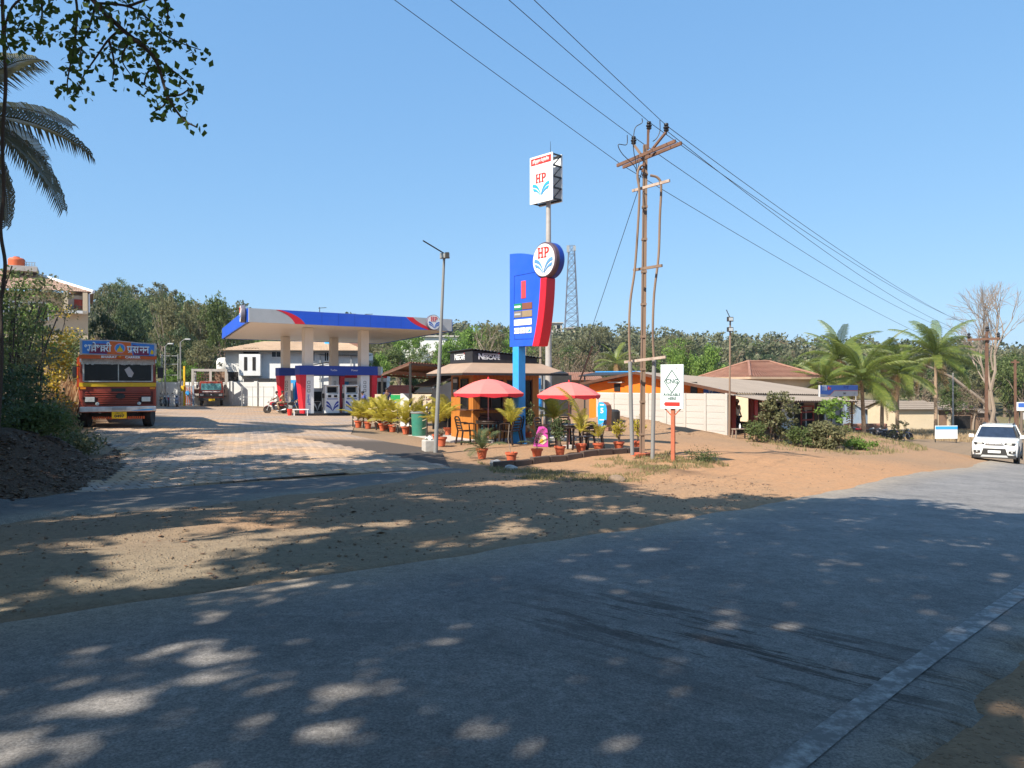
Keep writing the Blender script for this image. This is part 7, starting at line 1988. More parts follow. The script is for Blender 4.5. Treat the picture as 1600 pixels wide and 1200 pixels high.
gh_.add([(x, y, 1.05) for x, y in lo]+[(x, y, 1.56) for x, y in hi_], [tuple(range(5, -1, -1)), tuple(range(6, 12))]+[(i, (i+1) % 6, 6+(i+1) % 6, 6+i) for i in range(6)])
gl_ = gh_.build('cabin_glass', mat('car_glass', (0.03,0.045,0.075), 0.05, 0.2, var=0.3), car)
rfm = MB(); rfm.add([(x*1.02, y*1.0+(-.06 if y < 0 else .04 if y > 1 else 0), 1.545) for x, y in hi_]+[(x*.92, y, 1.635) for x, y in hi_], [tuple(range(5, -1, -1)), tuple(range(6, 12))]+[(i, (i+1) % 6, 6+(i+1) % 6, 6+i) for i in range(6)])
rfm.build('roof', M['car_white'], car, bevel=0.03)
for s_ in (-1, 1):
    MB().bar((s_*.80, -.93, 1.06), (s_*.63, -.35, 1.57), .06, .05).build('pillar', M['car_white'] if s_ < 0 else M['dark'], car)
    MB().bar((s_*.845, .25, 1.06), (s_*.63, .4, 1.56), .07, .05).build('pillar', M['dark'], car); MB().bar((s_*.82, 1.3, 1.06), (s_*.61, 1.2, 1.57), .16, .05).build('pillar', M['car_white'], car)
    MB().bar((s_*.60, -.1, 1.66), (s_*.58, 1.35, 1.66), .04, .04).build('roof_rail', M['dark'], car)
    mi = MB().box((s_*.99, -.62, 1.12), (.22, .12, .15)).build('mirror', M['car_white'], car, bevel=.03); MB().bar((s_*.85, -.58, 1.08), (s_*.95, -.6, 1.09), .04).build('mirror_arm', M['dark'], mi)
    h_ = MB().prism([(s_*.36, .83), (s_*.74, .80), (s_*.79, .92), (s_*.40, .91)], -1.965, -1.80, 'y').build('headlight', M['dark'], car); MB().prism([(s_*.45, .845), (s_*.64, .83), (s_*.66, .905), (s_*.47, .90)], -1.985, -1.964, 'y').build('lens', M['lamp_glass'], h_)
    MB().box((s_*.66, -1.965, .51), (.26, .08, .10)).build('fog_lamp', M['dark'], car); MB().lathe([(0, -.02), (.035, -.01), (.035, 0)], (s_*.66, -2.005, .51), 10, 'y').build('fog_lens', M['lamp_glass'], car)
    MB().box((s_*.67, -1.93, .62), (.24, .06, .02)).build('crease', M['grey_panel'], car)
    for y in (-1.22, 1.28):
        wheel(car, (s_*.78, y, .33), .33, .21); 
        MB().lathe([(.345, -.02), (.40, -.02), (.40, .02), (.345, .02)], (s_*.885, y, .35), 24, 'x').build('wheel_arch', M['dark'], car)
    MB().box((s_*.89, 0.03, .30), (.05, 2.0, .14)).build('sill', M['dark'], car)
MB().box((0, -1.99, .845), (.70, .06, .05)).build('chrome_bar', M['chrome'], car)
for k in range(9): MB().box((-.28+k*.07, -2.0, .90), (.05, .05, .035)).build('grille_slot', M['dark'], car)
MB().prism([(-.50, .36), (.50, .36), (.42, .66), (-.42, .66)], -2.02, -1.94, 'y').build('lower_grille', M['dark'], car)
MB().prism([(-.52, .28), (.52, .28), (.46, .37), (-.46, .37)], -2.03, -1.9, 'y').build('skid_plate', M['grey_panel'], car); MB().box((0, -1.9, .30), (1.62, .22, .14)).build('bumper_cladding', M['dark'], car)
MB().box((0, -2.035, .52), (.48, .02, .11)).build('number_plate', M['white'], car)
MB().box((0, 0.2, .24), (1.5, 3.4, .06)).build('underside', M['dark'], car)

# motorcycles
def motorcycle(label, loc, rz, paint, group, scooter=False, seatm='black'):
    b = thing('scooter' if scooter else 'motorcycle', label, 'scooter' if scooter else 'motorcycle', loc, rz, group)
    r = 0.24 if scooter else 0.30; wb = 0.62
    for y, nm in ((-wb, 'front_wheel'), (wb, 'rear_wheel')):
        t = MB().lathe([(r*.80, -.04), (r*.95, -.05), (r, -.03), (r, .03), (r*.95, .05), (r*.80, .04)], (0, 0, 0), 18, 'x')
        w = obj(nm, t.mesh('tyre', M['rubber'], True), b, (0, y, r))
        s_ = MB(); s_.lathe([(0, -.05), (.06, -.05), (.06, .05), (0, .05)], (0, 0, 0), 10, 'x')
        for k in range(5): a = 2*PI*k/5; s_.bar((0, 0, 0), (0, r*.82*math.cos(a), r*.82*math.sin(a)), .03, .03, up=(1, 0, 0))
        s_.build('rim', M['steel'], w)
    P_ = M[paint]
    if scooter:
        m = MB(); m.prism([(-.52, .30), (-.35, .22), (.15, .22), (.35, .3), (.72, .42), (.70, .68), (.25, .72), (.15, .36), (-.30, .36), (-.44, .82), (-.56, .80)], -.16, .16, 'x'); m.build('body', P_, b, bevel=.03)
        MB().prism([(-.66, .60), (-.40, .62), (-.42, 1.0), (-.56, .98)], -.13, .13, 'x').build('apron', P_, b, bevel=.03)
    else:
        m = MB(); m.prism([(-.42, .66), (-.30, .60), (.12, .66), (.08, .80), (-.05, .88), (-.30, .90), (-.44, .80)], -.13, .13, 'x'); m.build('tank', P_, b, bevel=.04)
        m = MB(); m.prism([(.15, .62), (.78, .70), (.82, .80), (.18, .72)], -.10, .10, 'x'); m.build('side_panel', P_, b, bevel=.02)
        m = MB(); m.box((0, -.1, .42), (.26, .34, .30)); m.box((0, -.18, .60), (.16, .2, .16)); m.build('engine', M['steel'], b, bevel=.03)
        m = MB(); m.bar((0, -.42, .78), (0, .1, .30), .05); m.bar((0, .1, .30), (0, .62, .32), .05); m.bar((0, .1, .32), (0, .5, .68), .04); m.build('frame', M['dark'], b)
    m = MB(); m.prism([(.02, .76), (.25, .74), (.80, .80), (.80, .86), (.2, .82), (.05, .84)], -.13, .13, 'x'); m.build('seat', M[seatm], b, bevel=.02)
    m = MB()
    for s_ in (-1, 1): m.bar((s_*.075, -wb, r), (s_*.075, -.40, .88), .04)
    m.build('fork', M['steel'], b)
    m = MB(); m.tube([(-.36, -.22, 1.0), (-.22, -.34, 1.02), (0, -.42, .95), (.22, -.34, 1.02), (.36, -.22, 1.0)], .014, 6); m.build('handlebar', M['dark'], b)
    m = MB(); m.lathe([(0, -.07), (.08, -.05), (.085, .02), (.03, .08)], (0, -.55, .88), 12, 'y'); m.build('headlamp', M['lamp_glass'] if not scooter else M['dark'], b, smooth=True)
    for s_ in (-1, 1): MB().box((s_*.3, -.26, 1.15), (.11, .03, .07)).build('mirror', M['dark'], b); MB().bar((s_*.26, -.28, 1.02), (s_*.3, -.26, 1.13), .014).build('mirror_stem', M['dark'], b)
    m = MB(); m.prism([(-wb-.24, r+.12), (-wb, r*2+.05), (-wb+.22, r+.14), (-wb, r*2+.02)], -.06, .06, 'x'); m.build('mudguard', P_, b)
    m = MB(); m.prism([(wb+.05, .66), (wb+.30, .48), (wb+.33, .50), (wb+.15, .74)], -.07, .07, 'x'); m.build('tail', M['dark'], b)
    m = MB(); m.tube([(.12, -.1, .28), (.15, .2, .22), (.17, .75, .34)], [.02, .03, .045], 8); m.build('exhaust', M['chrome'], b, smooth=True)
    return b
for px, Y, rz, paint, sc, lab in ((255, 66.5, 40, 'bike_black', False, 'black motorcycle nearest the end pier of the white wall'), (263, 66, 25, 'bike_red', False, 'red motorcycle left of the parked scooter by the white wall'), (277, 65.5, 20, 'bike_grey', True, 'pale grey scooter parked nose first by the side gate')):
    p = atg(px, Y); motorcycle(lab, (p.x, p.y, p.z+.01), R(rz), paint, 'two wheelers by the white wall', sc)
for px, Y, rz, paint, seat, lab in ((1338, 70, 200, 'bike_black', 'red', 'motorcycle with a reddish seat at the left end of the row'), (1349, 70.5, 150, 'bike_grey', 'black', 'pale motorcycle second from the left in the row'), (1360, 70, 130, 'bike_black', 'black', 'black motorcycle third in the row under the palms'), (1370, 70.5, 125, 'bike_black', 'black', 'black motorcycle in the middle of the row under the palms'),
        (1380, 69.5, 120, 'bike_grey', 'black', 'grey motorcycle right of the middle of the row'), (1391, 69, 110, 'bike_black', 'black', 'black motorcycle next to the purple blue one'), (1409, 67, 80, 'bike_blue', 'black', 'purple blue motorcycle parked apart at the right end of the row')):
    p = atg(px, Y); motorcycle(lab, (p.x, p.y, p.z+.01), R(rz), paint, 'motorcycles parked in a row under the palms', False, seat)
RB_ = atg(431, 58); motorcycle('red motorcycle carrying two people beside the rear pump island', (RB_.x, RB_.y, RB_.z+.02), R(-82), 'bike_red', 'two wheelers at the pumps')
p = atg(452, 59.5); motorcycle('black motorcycle standing behind the red one at the pumps', (p.x, p.y, p.z+.02), R(95), 'bike_black', 'two wheelers at the pumps')
SC_ = atg(673, 38.5); motorcycle('dark scooter with a rider seen between the shelter and the light pole', (SC_.x, SC_.y, SC_.z+.01), R(-75), 'bike_black', 'two wheelers at the pumps', True)

# ------------------------------------------------------------------ people
def skin(name, pts, edges, rad, m_, parent, sub=1):
    me = bpy.data.meshes.new(name); me.from_pydata([tuple(p) for p in pts], edges, [])
    o = obj(name, me, parent); me.materials.append(m_)
    s_ = o.modifiers.new('skin', 'SKIN'); s_.use_smooth_shade = True
    lay = me.skin_vertices[0] if me.skin_vertices else None
    if lay is None:
        bpy.context.view_layer.objects.active = o; o.select_set(True); bpy.ops.mesh.customdata_skin_add(); o.select_set(False); lay = me.skin_vertices[0]
    for i, r in enumerate(rad): lay.data[i].radius = (r, r) if not hasattr(r, '__len__') else r
    lay.data[0].use_root = True
    b = o.modifiers.new('smooth', 'SUBSURF'); b.levels = sub; b.render_levels = sub
    return o
def person(label, loc, rz, pose, shirt, trousers, cap=None):
    t = thing('person', label, 'person', loc, rz)
    J = pose
    nm = ['pelvis', 'waist', 'chest', 'neck', 'chin', 'head', 'sl', 'el', 'wl', 'hl', 'sr', 'er', 'wr', 'hr', 'hipl', 'kl', 'al', 'tl', 'hipr', 'kr', 'ar', 'tr']
    P = [Vector(J[k]) for k in nm]; ix = {k: i for i, k in enumerate(nm)}
    E = [('pelvis', 'waist'), ('waist', 'chest'), ('chest', 'neck'), ('neck', 'chin'), ('chin', 'head'), ('chest', 'sl'), ('sl', 'el'), ('el', 'wl'), ('wl', 'hl'), ('chest', 'sr'), ('sr', 'er'), ('er', 'wr'), ('wr', 'hr'),
         ('pelvis', 'hipl'), ('hipl', 'kl'), ('kl', 'al'), ('al', 'tl'), ('pelvis', 'hipr'), ('hipr', 'kr'), ('kr', 'ar'), ('ar', 'tr')]
    Rr = dict(pelvis=(.13, .10), waist=(.12, .09), chest=(.14, .10), neck=.05, chin=.075, head=.088, sl=.055, el=.042, wl=.03, hl=.04, sr=.055, er=.042, wr=.03, hr=.04, hipl=.085, kl=.06, al=.042, tl=.045, hipr=.085, kr=.06, ar=.042, tr=.045)
    skin('body', P, [(ix[a], ix[b]) for a, b in E], [Rr[k] for k in nm], M['skin'], t, 2)
    def sub(name, keys, edges, grow, m_):
        q = [Vector(J[k]) for k in keys]; jx = {k: i for i, k in enumerate(keys)}
        rr = [(tuple(v+grow for v in Rr[k]) if hasattr(Rr[k], '__len__') else Rr[k]+grow) for k in keys]
        skin(name, q, [(jx[a], jx[b]) for a, b in edges], rr, m_, t, 2)
    J = dict(J)
    J['cl'] = tuple(Vector(J['sl']).lerp(Vector(J['el']), .85)); J['cr'] = tuple(Vector(J['sr']).lerp(Vector(J['er']), .85)); Rr['cl'] = Rr['cr'] = .048
    sub('shirt', ['waist', 'pelvis', 'chest', 'sl', 'cl', 'sr', 'cr'], [('waist', 'pelvis'), ('waist', 'chest'), ('chest', 'sl'), ('sl', 'cl'), ('chest', 'sr'), ('sr', 'cr')], .022, M[shirt])
    sub('trousers', ['pelvis', 'hipl', 'kl', 'al', 'hipr', 'kr', 'ar'], [('pelvis', 'hipl'), ('hipl', 'kl'), ('kl', 'al'), ('pelvis', 'hipr'), ('hipr', 'kr'), ('kr', 'ar')], .018, M[trousers])
    hd = Vector(J['head'])
    m = MB(); m.grid(lambda u, v: (hd.x+.105*math.cos(u*2*PI)*math.sin(v*1.75), hd.y+.012+.115*math.sin(u*2*PI)*math.sin(v*1.75), hd.z+.0+.115*math.cos(v*1.75)), 14, 6)
    m.build('cap' if cap else 'hair', M[cap or 'hair'], t, smooth=True)
    ch = Vector(J['chin']).lerp(hd, .45)
    m = MB(); m.box((hd.x, hd.y-.095, ch.z), (.022, .03, .045)); m.build('nose', M['skin'], t)
    for s_ in (-1, 1): MB().lathe([(0, -.01), (.012, 0), (0, .01)], (hd.x+s_*.035, hd.y-.088, ch.z+.035), 6).build('eye', M['hair'], t)
    return t
def stand(dx=0.0, bend=0.0, arm=0.0):
    y = -bend
    return dict(pelvis=(0, 0, .93), waist=(0, y*.3, 1.10), chest=(0, y*.8, 1.33), neck=(0, y, 1.48), chin=(0, y-.03, 1.56), head=(0, y-.02, 1.64),
        sl=(-.19, y*.85, 1.40), el=(-.25, y*.8-arm*.1, 1.13), wl=(-.24, y*.7-.08-arm*.25, .92+arm*.2), hl=(-.23, y*.7-.12-arm*.3, .83+arm*.22), sr=(.19, y*.85, 1.40), er=(.25, y*.8+.02-arm*.1, 1.13), wr=(.24, y*.7-.06-arm*.25, .92+arm*.25), hr=(.23, y*.7-.09-arm*.3, .83+arm*.28),
        hipl=(-.10, 0, .86), kl=(-.12, -.02, .48), al=(-.12, .03, .09), tl=(-.13, -.12, .04), hipr=(.10, 0, .86), kr=(.12, -.04, .48), ar=(.13, .0, .09), tr=(.14, -.15, .04))
def ride(z=.86, lean=.10, back=0.0, reach=True):
    hy = back; w = -.42 if reach else -.2
    return dict(pelvis=(0, hy, z), waist=(0, hy-lean*.3, z+.18), chest=(0, hy-lean, z+.42), neck=(0, hy-lean*1.3, z+.57), chin=(0, hy-lean*1.3-.03, z+.65), head=(0, hy-lean*1.3-.02, z+.73),
        sl=(-.19, hy-lean, z+.48), el=(-.28, hy-lean-.18, z+.27), wl=(-.30, hy+w, z+.18), hl=(-.31, hy+w-.08, z+.17), sr=(.19, hy-lean, z+.48), er=(.28, hy-lean-.18, z+.27), wr=(.30, hy+w, z+.18), hr=(.31, hy+w-.08, z+.17),
        hipl=(-.11, hy-.02, z-.04), kl=(-.24, hy-.42, z-.10), al=(-.24, hy-.26, z-.55), tl=(-.25, hy-.40, z-.60), hipr=(.11, hy-.02, z-.04), kr=(.24, hy-.42, z-.10), ar=(.24, hy-.26, z-.55), tr=(.25, hy-.40, z-.60))
person('person in a white shirt at the front of the red motorcycle', (RB_.x, RB_.y, RB_.z+.02), R(-82), ride(.86, .08, .18), 'cloth_white', 'cloth_dark')
person('person in a khaki shirt on the back seat of the red motorcycle', (RB_.x, RB_.y, RB_.z+.02), R(-82), ride(.90, .04, .55, False), 'cloth_khaki', 'cloth_tan')
p = atg(469, 56.5); person('person in dark blue standing at the left end of the front pump island', (p.x, p.y, p.z+.012), R(-60), stand(bend=.05, arm=.6), 'cloth_navy', 'cloth_dark')
p = atg(573, 53.5); person('person in a bright blue shirt bending forward beside the right pump column', (p.x, p.y, p.z+.012), R(-70), stand(bend=.28, arm=.7), 'cloth_blue', 'cloth_dark')
p = atg(604.5, 46); person('person in dark clothes behind the yellow palms near the green sheet', (p.x, p.y, p.z), R(30), stand(arm=.2), 'cloth_navy', 'cloth_dark')
person('person in dark clothes and helmet riding the dark scooter', (SC_.x, SC_.y, SC_.z+.01), R(-75), ride(.84, .1, .3), 'cloth_dark', 'cloth_dark', 'black')
x, y, z = S(1.25, 0.35, 0); wx_, wy_ = S0.x+x, S0.y+y
person('person in a white shirt standing in the dark shop doorway', (wx_, wy_, gl(1)+0.02), R(40), stand(arm=.1), 'cloth_white', 'cloth_dark', 'cloth_white')
# ------------------------------------------------------------------ foliage tools
def rand_dirs(n, rs, up=0.0):
    d = rs.randn(n, 3); d[:, 2] += up
    return d/np.linalg.norm(d, axis=1)[:, None]
def leaf_quads(C, lo, hi, rs, aspect=0.5, up=0.35):
    """one pointed leaf per centre, each turned its own way"""
    n = len(C)
    L = (lo+(hi-lo)*rs.rand(n))[:, None]
    nrm = rand_dirs(n, rs, up)
    a = np.cross(nrm, rand_dirs(n, rs)); a /= np.linalg.norm(a, axis=1)[:, None]+1e-9
    b = np.cross(nrm, a)
    V = np.stack([C-a*L*0.5, C+b*L*aspect*0.5-a*L*0.05+nrm*L*0.06, C+a*L*0.5-nrm*L*0.05, C-b*L*aspect*0.5-a*L*0.05+nrm*L*0.06], 1)
    return V.reshape(-1, 3), np.arange(4*n).reshape(-1, 4)
def clump_points(cent, rad, per, rs, flat=0.75):
    n = len(cent)
    d = rand_dirs(n*per, rs)*(rs.rand(n*per, 1)**0.45)
    d[:, 2] *= flat
    return np.repeat(cent, per, 0)+d*np.repeat(rad, per)[:, None]
def crown_clumps(rs, n, R_, H, z0, lobes=5):
    """clump centres: several uneven lobes that together make the crown"""
    lc = []
    for i in range(lobes):
        a = rs.rand()*6.28; r = R_*(0.25+0.45*rs.rand()); lc.append((r*math.cos(a), r*math.sin(a), z0+H*(0.25+0.55*rs.rand()), R_*(0.38+0.28*rs.rand())))
    lc.append((0.15*R_*rs.randn(), 0.15*R_*rs.randn(), z0+H*0.68, R_*0.5))
    P = []
    for i in range(n):
        x, y, z, r = lc[rs.randint(len(lc))]
        d = rand_dirs(1, rs, 0.25)[0]*r*(0.55+0.5*rs.rand())
        P.append((x+d[0], y+d[1], min(z0+H, max(z0, z+d[2]*0.85))))
    return np.array(P)
def limbs(mb, rs, base_r, h0, ends, lean=0.1, n=6):
    """a tapered trunk that forks towards the clumps given in ends"""
    fx, fy = lean*rs.randn()*h0, lean*rs.randn()*h0
    mb.tube([(0, 0, -0.3), (fx*0.3+0.04*rs.randn(), fy*0.3, h0*0.4), (fx*0.8, fy*0.8, h0*0.8), (fx, fy, h0)], [base_r*1.25, base_r, base_r*0.8, base_r*0.66], 8)
    for e in ends:
        e = np.array(e); b_ = np.array([fx, fy, h0*(0.75+0.25*rs.rand())])
        m_ = (b_+e)/2+np.array([0, 0, 0.12*np.linalg.norm(e-b_)])+0.1*rs.randn(3)*np.linalg.norm(e-b_)*0.5
        mb.tube([b_, m_, e], [base_r*0.45, base_r*0.26, base_r*0.07], n)
def tree_proto(seed, R_, H, h0, nclump, per, crad, leaf, leafm, barkm, base_r=0.2, lobes=5, nlimb=8):
    rs = np.random.RandomState(seed)
    cc = crown_clumps(rs, nclump, R_, H, h0, lobes)
    rad = crad*(0.6+0.8*rs.rand(nclump))
    P = clump_points(cc, rad, per, rs)
    V_, F_ = leaf_quads(P, leaf*0.7, leaf*1.3, rs)
    crown = mesh_np('crown', V_, F_, leafm, False)
    mb = MB(); limbs(mb, rs, base_r, h0+H*0.15, cc[rs.choice(nclump, nlimb, False)])
    return crown, mb.mesh('trunk', barkm, True, fix=False), h0+H, R_
PROTO = {
    'mango': [tree_proto(s, 4.2, 7.0, 1.6, 130, 48, 0.75, 0.34, M['leaf_mango'], M['bark'], 0.26, 7) for s in (1, 2)],
    'mid': [tree_proto(s, 3.8, 6.6, 2.2, 90, 40, 0.7, 0.33, M['leaf_mid'], M['bark'], 0.22, 6) for s in (3, 4, 5)],
    'bright': [tree_proto(s, 3.6, 6.2, 2.0, 90, 40, 0.7, 0.33, M['leaf_bright'], M['bark'], 0.2, 6) for s in (6, 7)],
    'olive': [tree_proto(s, 3.8, 6.6, 2.0, 85, 38, 0.65, 0.3, M['leaf_olive'], M['bark_pale'], 0.2, 6, 12) for s in (8, 9, 10)],
    'dry': [tree_proto(s, 3.4, 6.0, 1.8, 70, 18, 0.6, 0.26, M['leaf_dry'], M['bark_pale'], 0.16, 6, 26) for s in (11, 12)],
    'thin': [tree_proto(s, 2.2, 6.0, 3.6, 34, 16, 0.5, 0.25, M['leaf_olive'], M['bark_pale'], 0.16, 5, 14) for s in (13,)],
}
def put_tree(kind, px, top_py, Y, wpx, label, group=None, name='tree', i=0, cat='tree', x=None):
    cr, tr, h_, r_ = PROTO[kind][i % len(PROTO[kind])]
    X = (px-800)/F*Y if x is None else x
    z = gh(X, Y)
    H_ = (1.6+(600-top_py)*Y/F-z) if top_py is not None else None
    sz = H_/(h_*0.97); sx = (wpx*Y/F)/(2*r_*0.98)
    t = thing(name, label, cat, (X, Y, z), rnd.uniform(0, 6.28), group)
    t.scale = (sx, sx, sz)
    obj('trunk', tr, t); obj('crown', cr, t)
    return t
# trees one can tell apart, front rows
TREES = [
 ('mango', 178, 443, 63, 84, 'dark rounded mango tree just right of the balcony house'),
 ('mango', 205, 478, 70, 50, 'dark tree overlapping the right side of the big mango tree'),
 ('olive', 262, 462, 84, 70, 'olive green tree rising above the two street lamps'),
 ('thin', 253, 449, 92, 34, 'thin crowned tree sticking up above the olive trees on the left'),
 ('olive', 306, 470, 88, 74, 'olive tree with pale limbs left of the canopy'),
 ('mid', 350, 465, 86, 66, 'tall mid green tree touching the left end of the canopy'),
 ('mango', 285, 505, 80, 70, 'dark green tree in the shade behind the white boundary wall'),
 ('bright', 226, 553, 69, 46, 'bright green tree just right of the big truck'),
 ('olive', 318, 533, 78, 76, 'broad brown green tree behind the small truck'),
 ('bright', 266, 578, 75, 40, 'low bright green tree behind the boundary wall'),
 ('bright', 300, 570, 76, 40, 'low bright green tree beside the yellow post'),
 ('dry', 165, 520, 48, 60, 'brownish half dry shrub between the balcony house and the big truck'),
 ('mid', 128, 545, 40, 60, 'dark green bush beside the cab of the big truck'),
 ('bright', 590, 552, 84, 46, 'bright green tree seen between the canopy column and the shelter'),
 ('mid', 625, 545, 100, 70, 'mid green tree behind the open shelter roof'),
 ('mid', 660, 543, 112, 60, 'mid green tree right of the flat far house'),
 ('bright', 705, 528, 108, 62, 'light green tree above the left end of the coffee kiosk'),
 ('bright', 738, 513, 112, 84, 'tall light green tree behind the kiosk sign'),
 ('bright', 792, 524, 104, 70, 'light green tree behind the blue pylon'),
 ('olive', 770, 502, 92, 50, 'olive green lower crown round the tall pale trunks behind the kiosk'),
 ('mid', 640, 590, 66, 60, 'low green bushy tree under the shelter roof'),
 ('mid', 690, 585, 70, 60, 'low green bushy tree left of the grey shed'),
 ('olive', 935, 508, 170, 50, 'tall olive tree on the skyline right of the telecom mast'),
 ('dry', 890, 545, 96, 66, 'brown half bare tree behind the mast'),
 ('dry', 925, 545, 100, 60, 'brown half bare tree right of the mast'),
 ('olive', 968, 548, 96, 50, 'olive tree behind the orange gable'),
 ('bright', 1056, 540, 92, 52, 'bright green round tree left of the arrow sign top'),
 ('bright', 1104, 540, 96, 58, 'bright green round tree right of the arrow sign'),
 ('dry', 1150, 545, 110, 60, 'brown half bare tree above the hip roofed house'),
 ('mid', 1010, 548, 80, 44, 'bright low tree behind the power pole'),
 ('olive', 1390, 575, 92, 60, 'olive tree behind the coconut palms'),
 ('dry', 1440, 585, 96, 70, 'dry brown scrub tree behind the cream building'),
 ('mid', 1490, 602, 88, 50, 'green bush behind the roadside sheds'),
 ('mid', 1596, 548, 84, 70, 'dense green tree at the right edge behind the small sign'),
 ('olive', 1575, 600, 88, 50, 'olive scrub behind the short brown pole'),
 ('dry', 1520, 600, 92, 60, 'dry scrub under the bare tree'),
]
for k, (kd_, px, tp__, Y, w, lab) in enumerate(TREES):
    put_tree(kd_, px, tp__, Y, w, lab, i=k)
# rows of trees up the slopes
slope = [('left slope behind the white wall', -80, 380, 95, 175, 46), ('slope behind the canopy and kiosk', 380, 860, 110, 185, 50), ('slope behind the long shed', 860, 1280, 105, 185, 60), ('slope behind the coconut palms', 1280, 1700, 105, 170, 40)]
rs = np.random.RandomState(77)
for nm, p0, p1, y0, y1, n in slope:
    for i in range(n):
        px = p0+(p1-p0)*rs.rand(); Y = y0+(y1-y0)*rs.rand()
        kd_ = ['mid', 'olive', 'dry', 'olive', 'mango', 'mid'][rs.randint(6)] if 'canopy' not in nm else ['mid', 'bright', 'olive', 'mid'][rs.randint(4)]
        h_ = 5.5+3.5*rs.rand()+(4.5 if p0 < 0 and px > 120 else 0)*(rs.rand() > 0.25)
        X = (px-800)/F*Y; py = 600-(gh(X, Y)+h_-1.6)*F/Y
        word = {'mid': 'mid green', 'olive': 'olive green', 'dry': 'half dry brown', 'mango': 'dark green', 'bright': 'light green'}[kd_]
        put_tree(kd_, px, py, Y, (6+4*rs.rand())*F/Y, word+' tree among others on the '+nm, 'trees on the '+nm, i=i)
# far wood reading as one mass
n = 1500
X = []; 
while len(X) < n:
    Y = 150+260*rs.rand(); px = -250+2100*rs.rand(); X.append(((px-800)/F*Y, Y))
X = np.array(X); Zt = ground_z(X[:, 0], X[:, 1]); 
hh_ = 5.5+4.5*rs.rand(n); rr_ = 2.6+2.2*rs.rand(n)
cl = 11; cen = np.repeat(np.stack([X[:, 0], X[:, 1], Zt+hh_*0.55], 1), cl, 0)
d = rand_dirs(n*cl, rs, 0.2)*np.repeat(np.stack([rr_, rr_, hh_*0.42], 1), cl, 0)*(0.4+0.6*rs.rand(n*cl, 1))
P = clump_points(cen+d, np.repeat(rr_*0.42, cl), 21, rs)
V_, F_ = leaf_quads(P, 0.5, 1.1, rs, 0.7)
m_ = leafmat('far_wood_leaf', (0.10,0.125,0.06), (0.20,0.19,0.11), 0.3)
tag(obj('far_woods', mesh_np('far_woods', V_, F_, m_, False)), 'hazy green brown woods covering the far hills', 'woods', kind='stuff')

# bare trees
def branchy(seed, H, spread, depth, r0, barkm, levels=5, nb=(2, 4)):
    rs = np.random.RandomState(seed); mb = MB()
    tips = []
    def grow(p, d, L, r, lv):
        q = p+d*L; m_ = (p+q)/2+rs.randn(3)*L*0.06
        mb.tube([p, m_, q], [r, r*0.82, r*0.62], 7 if lv == 0 else (5 if lv < 3 else 4), cap=False)
        if lv >= levels: tips.append(q); return
        for k in range(rs.randint(nb[0], nb[1]+1)):
            nd = d+rs.randn(3)*spread; nd[2] = max(nd[2], -0.05)+0.10; nd /= np.linalg.norm(nd)
            grow(q if k < 2 else p+(q-p)*(0.5+0.4*rs.rand()), nd, L*(0.62+0.22*rs.rand()), r*(0.58 if k else 0.68), lv+1)
    grow(np.array([0, 0, -0.3]), np.array([0.03, 0, 1.0]), H*0.32, r0, 0)
    return mb, np.array(tips)
p = Vector(atg(1546, 88)); mb, tips = branchy(27, 15.5, 0.36, 0, 0.26, None, 6, (3, 3))
t = thing('bare_tree', 'large leafless tree with spreading pale branches behind the second pole', 'tree', tuple(p)); mb.build('trunk', M['bark_pale'], t, smooth=True, fix=False)
p = Vector(atg(762, 88)); mb, tips = branchy(33, 9.5, 0.42, 0, 0.2, None, 5, (2, 3))
t = thing('bare_tree', 'tall thinly leaved tree with pale trunks behind the coffee kiosk', 'tree', tuple(p)); mb.build('trunk', M['bark_pale'], t, smooth=True, fix=False)
rs = np.random.RandomState(3)
V_, F_ = leaf_quads(clump_points(tips, np.full(len(tips), 0.5), 6, rs), 0.14, 0.26, rs); obj('crown', mesh_np('crown', V_, F_, M['leaf_olive'], False), t)
p = Vector(atg(1566, 92)); 
o = MB().tube([(0, 0, -.3), (-2.0, 0, 3.2), (-6.0, 0, 6.3), (-11, 0, 8.6)], [0.3, 0.24, 0.18, 0.08], 7).build('leaning_trunk', M['bark_pale'], None, smooth=True, loc=tuple(p)); tag(o, 'pale leaning dead trunk behind the roadside sheds', 'tree trunk')
# ------------------------------------------------------------------ palms
def frond_mesh(seed, L, mat_, nleaf=34, lw=0.035, ll=0.26, droop=0.55, name='frond', sag=0.5):
    rs = np.random.RandomState(seed); mb = MB()
    def rach(t): return Vector((L*(t-0.10*t**3), 0, L*(0.22*t-sag*t*t)))
    mb.tube([rach(i/8) for i in range(9)], [0.022*L/3*(1-0.85*i/8)+0.004 for i in range(9)], 4, cap=False)
    for i in range(nleaf):
        t = 0.10+0.88*i/(nleaf-1); p = rach(t); d = (rach(min(1, t+.02))-rach(t-.02)).normalized()
        for s_ in (-1, 1):
            l = ll*L*(math.sin(PI*(0.13+0.80*t))**0.7)*rs.uniform(0.85, 1.12)
            dr = droop*rs.uniform(0.7, 1.3)
            side = Vector((0, s_, 0))
            v0 = (side*0.8+d*0.55+Vector((0, 0, 0.12))).normalized(); v1 = (side*0.55+d*0.5+Vector((0, 0, -dr*1.3))).normalized()
            w = d*(lw*L/3)
            q1 = p+v0*l*0.5; q2 = q1+v1*l*0.5
            mb.add([p-w*.5, p+w*.5, q1+w*.5, q1-w*.5, q2], [(0,1,2,3),(3,2,4)])
    return mb.mesh(name, mat_, False, fix=False)
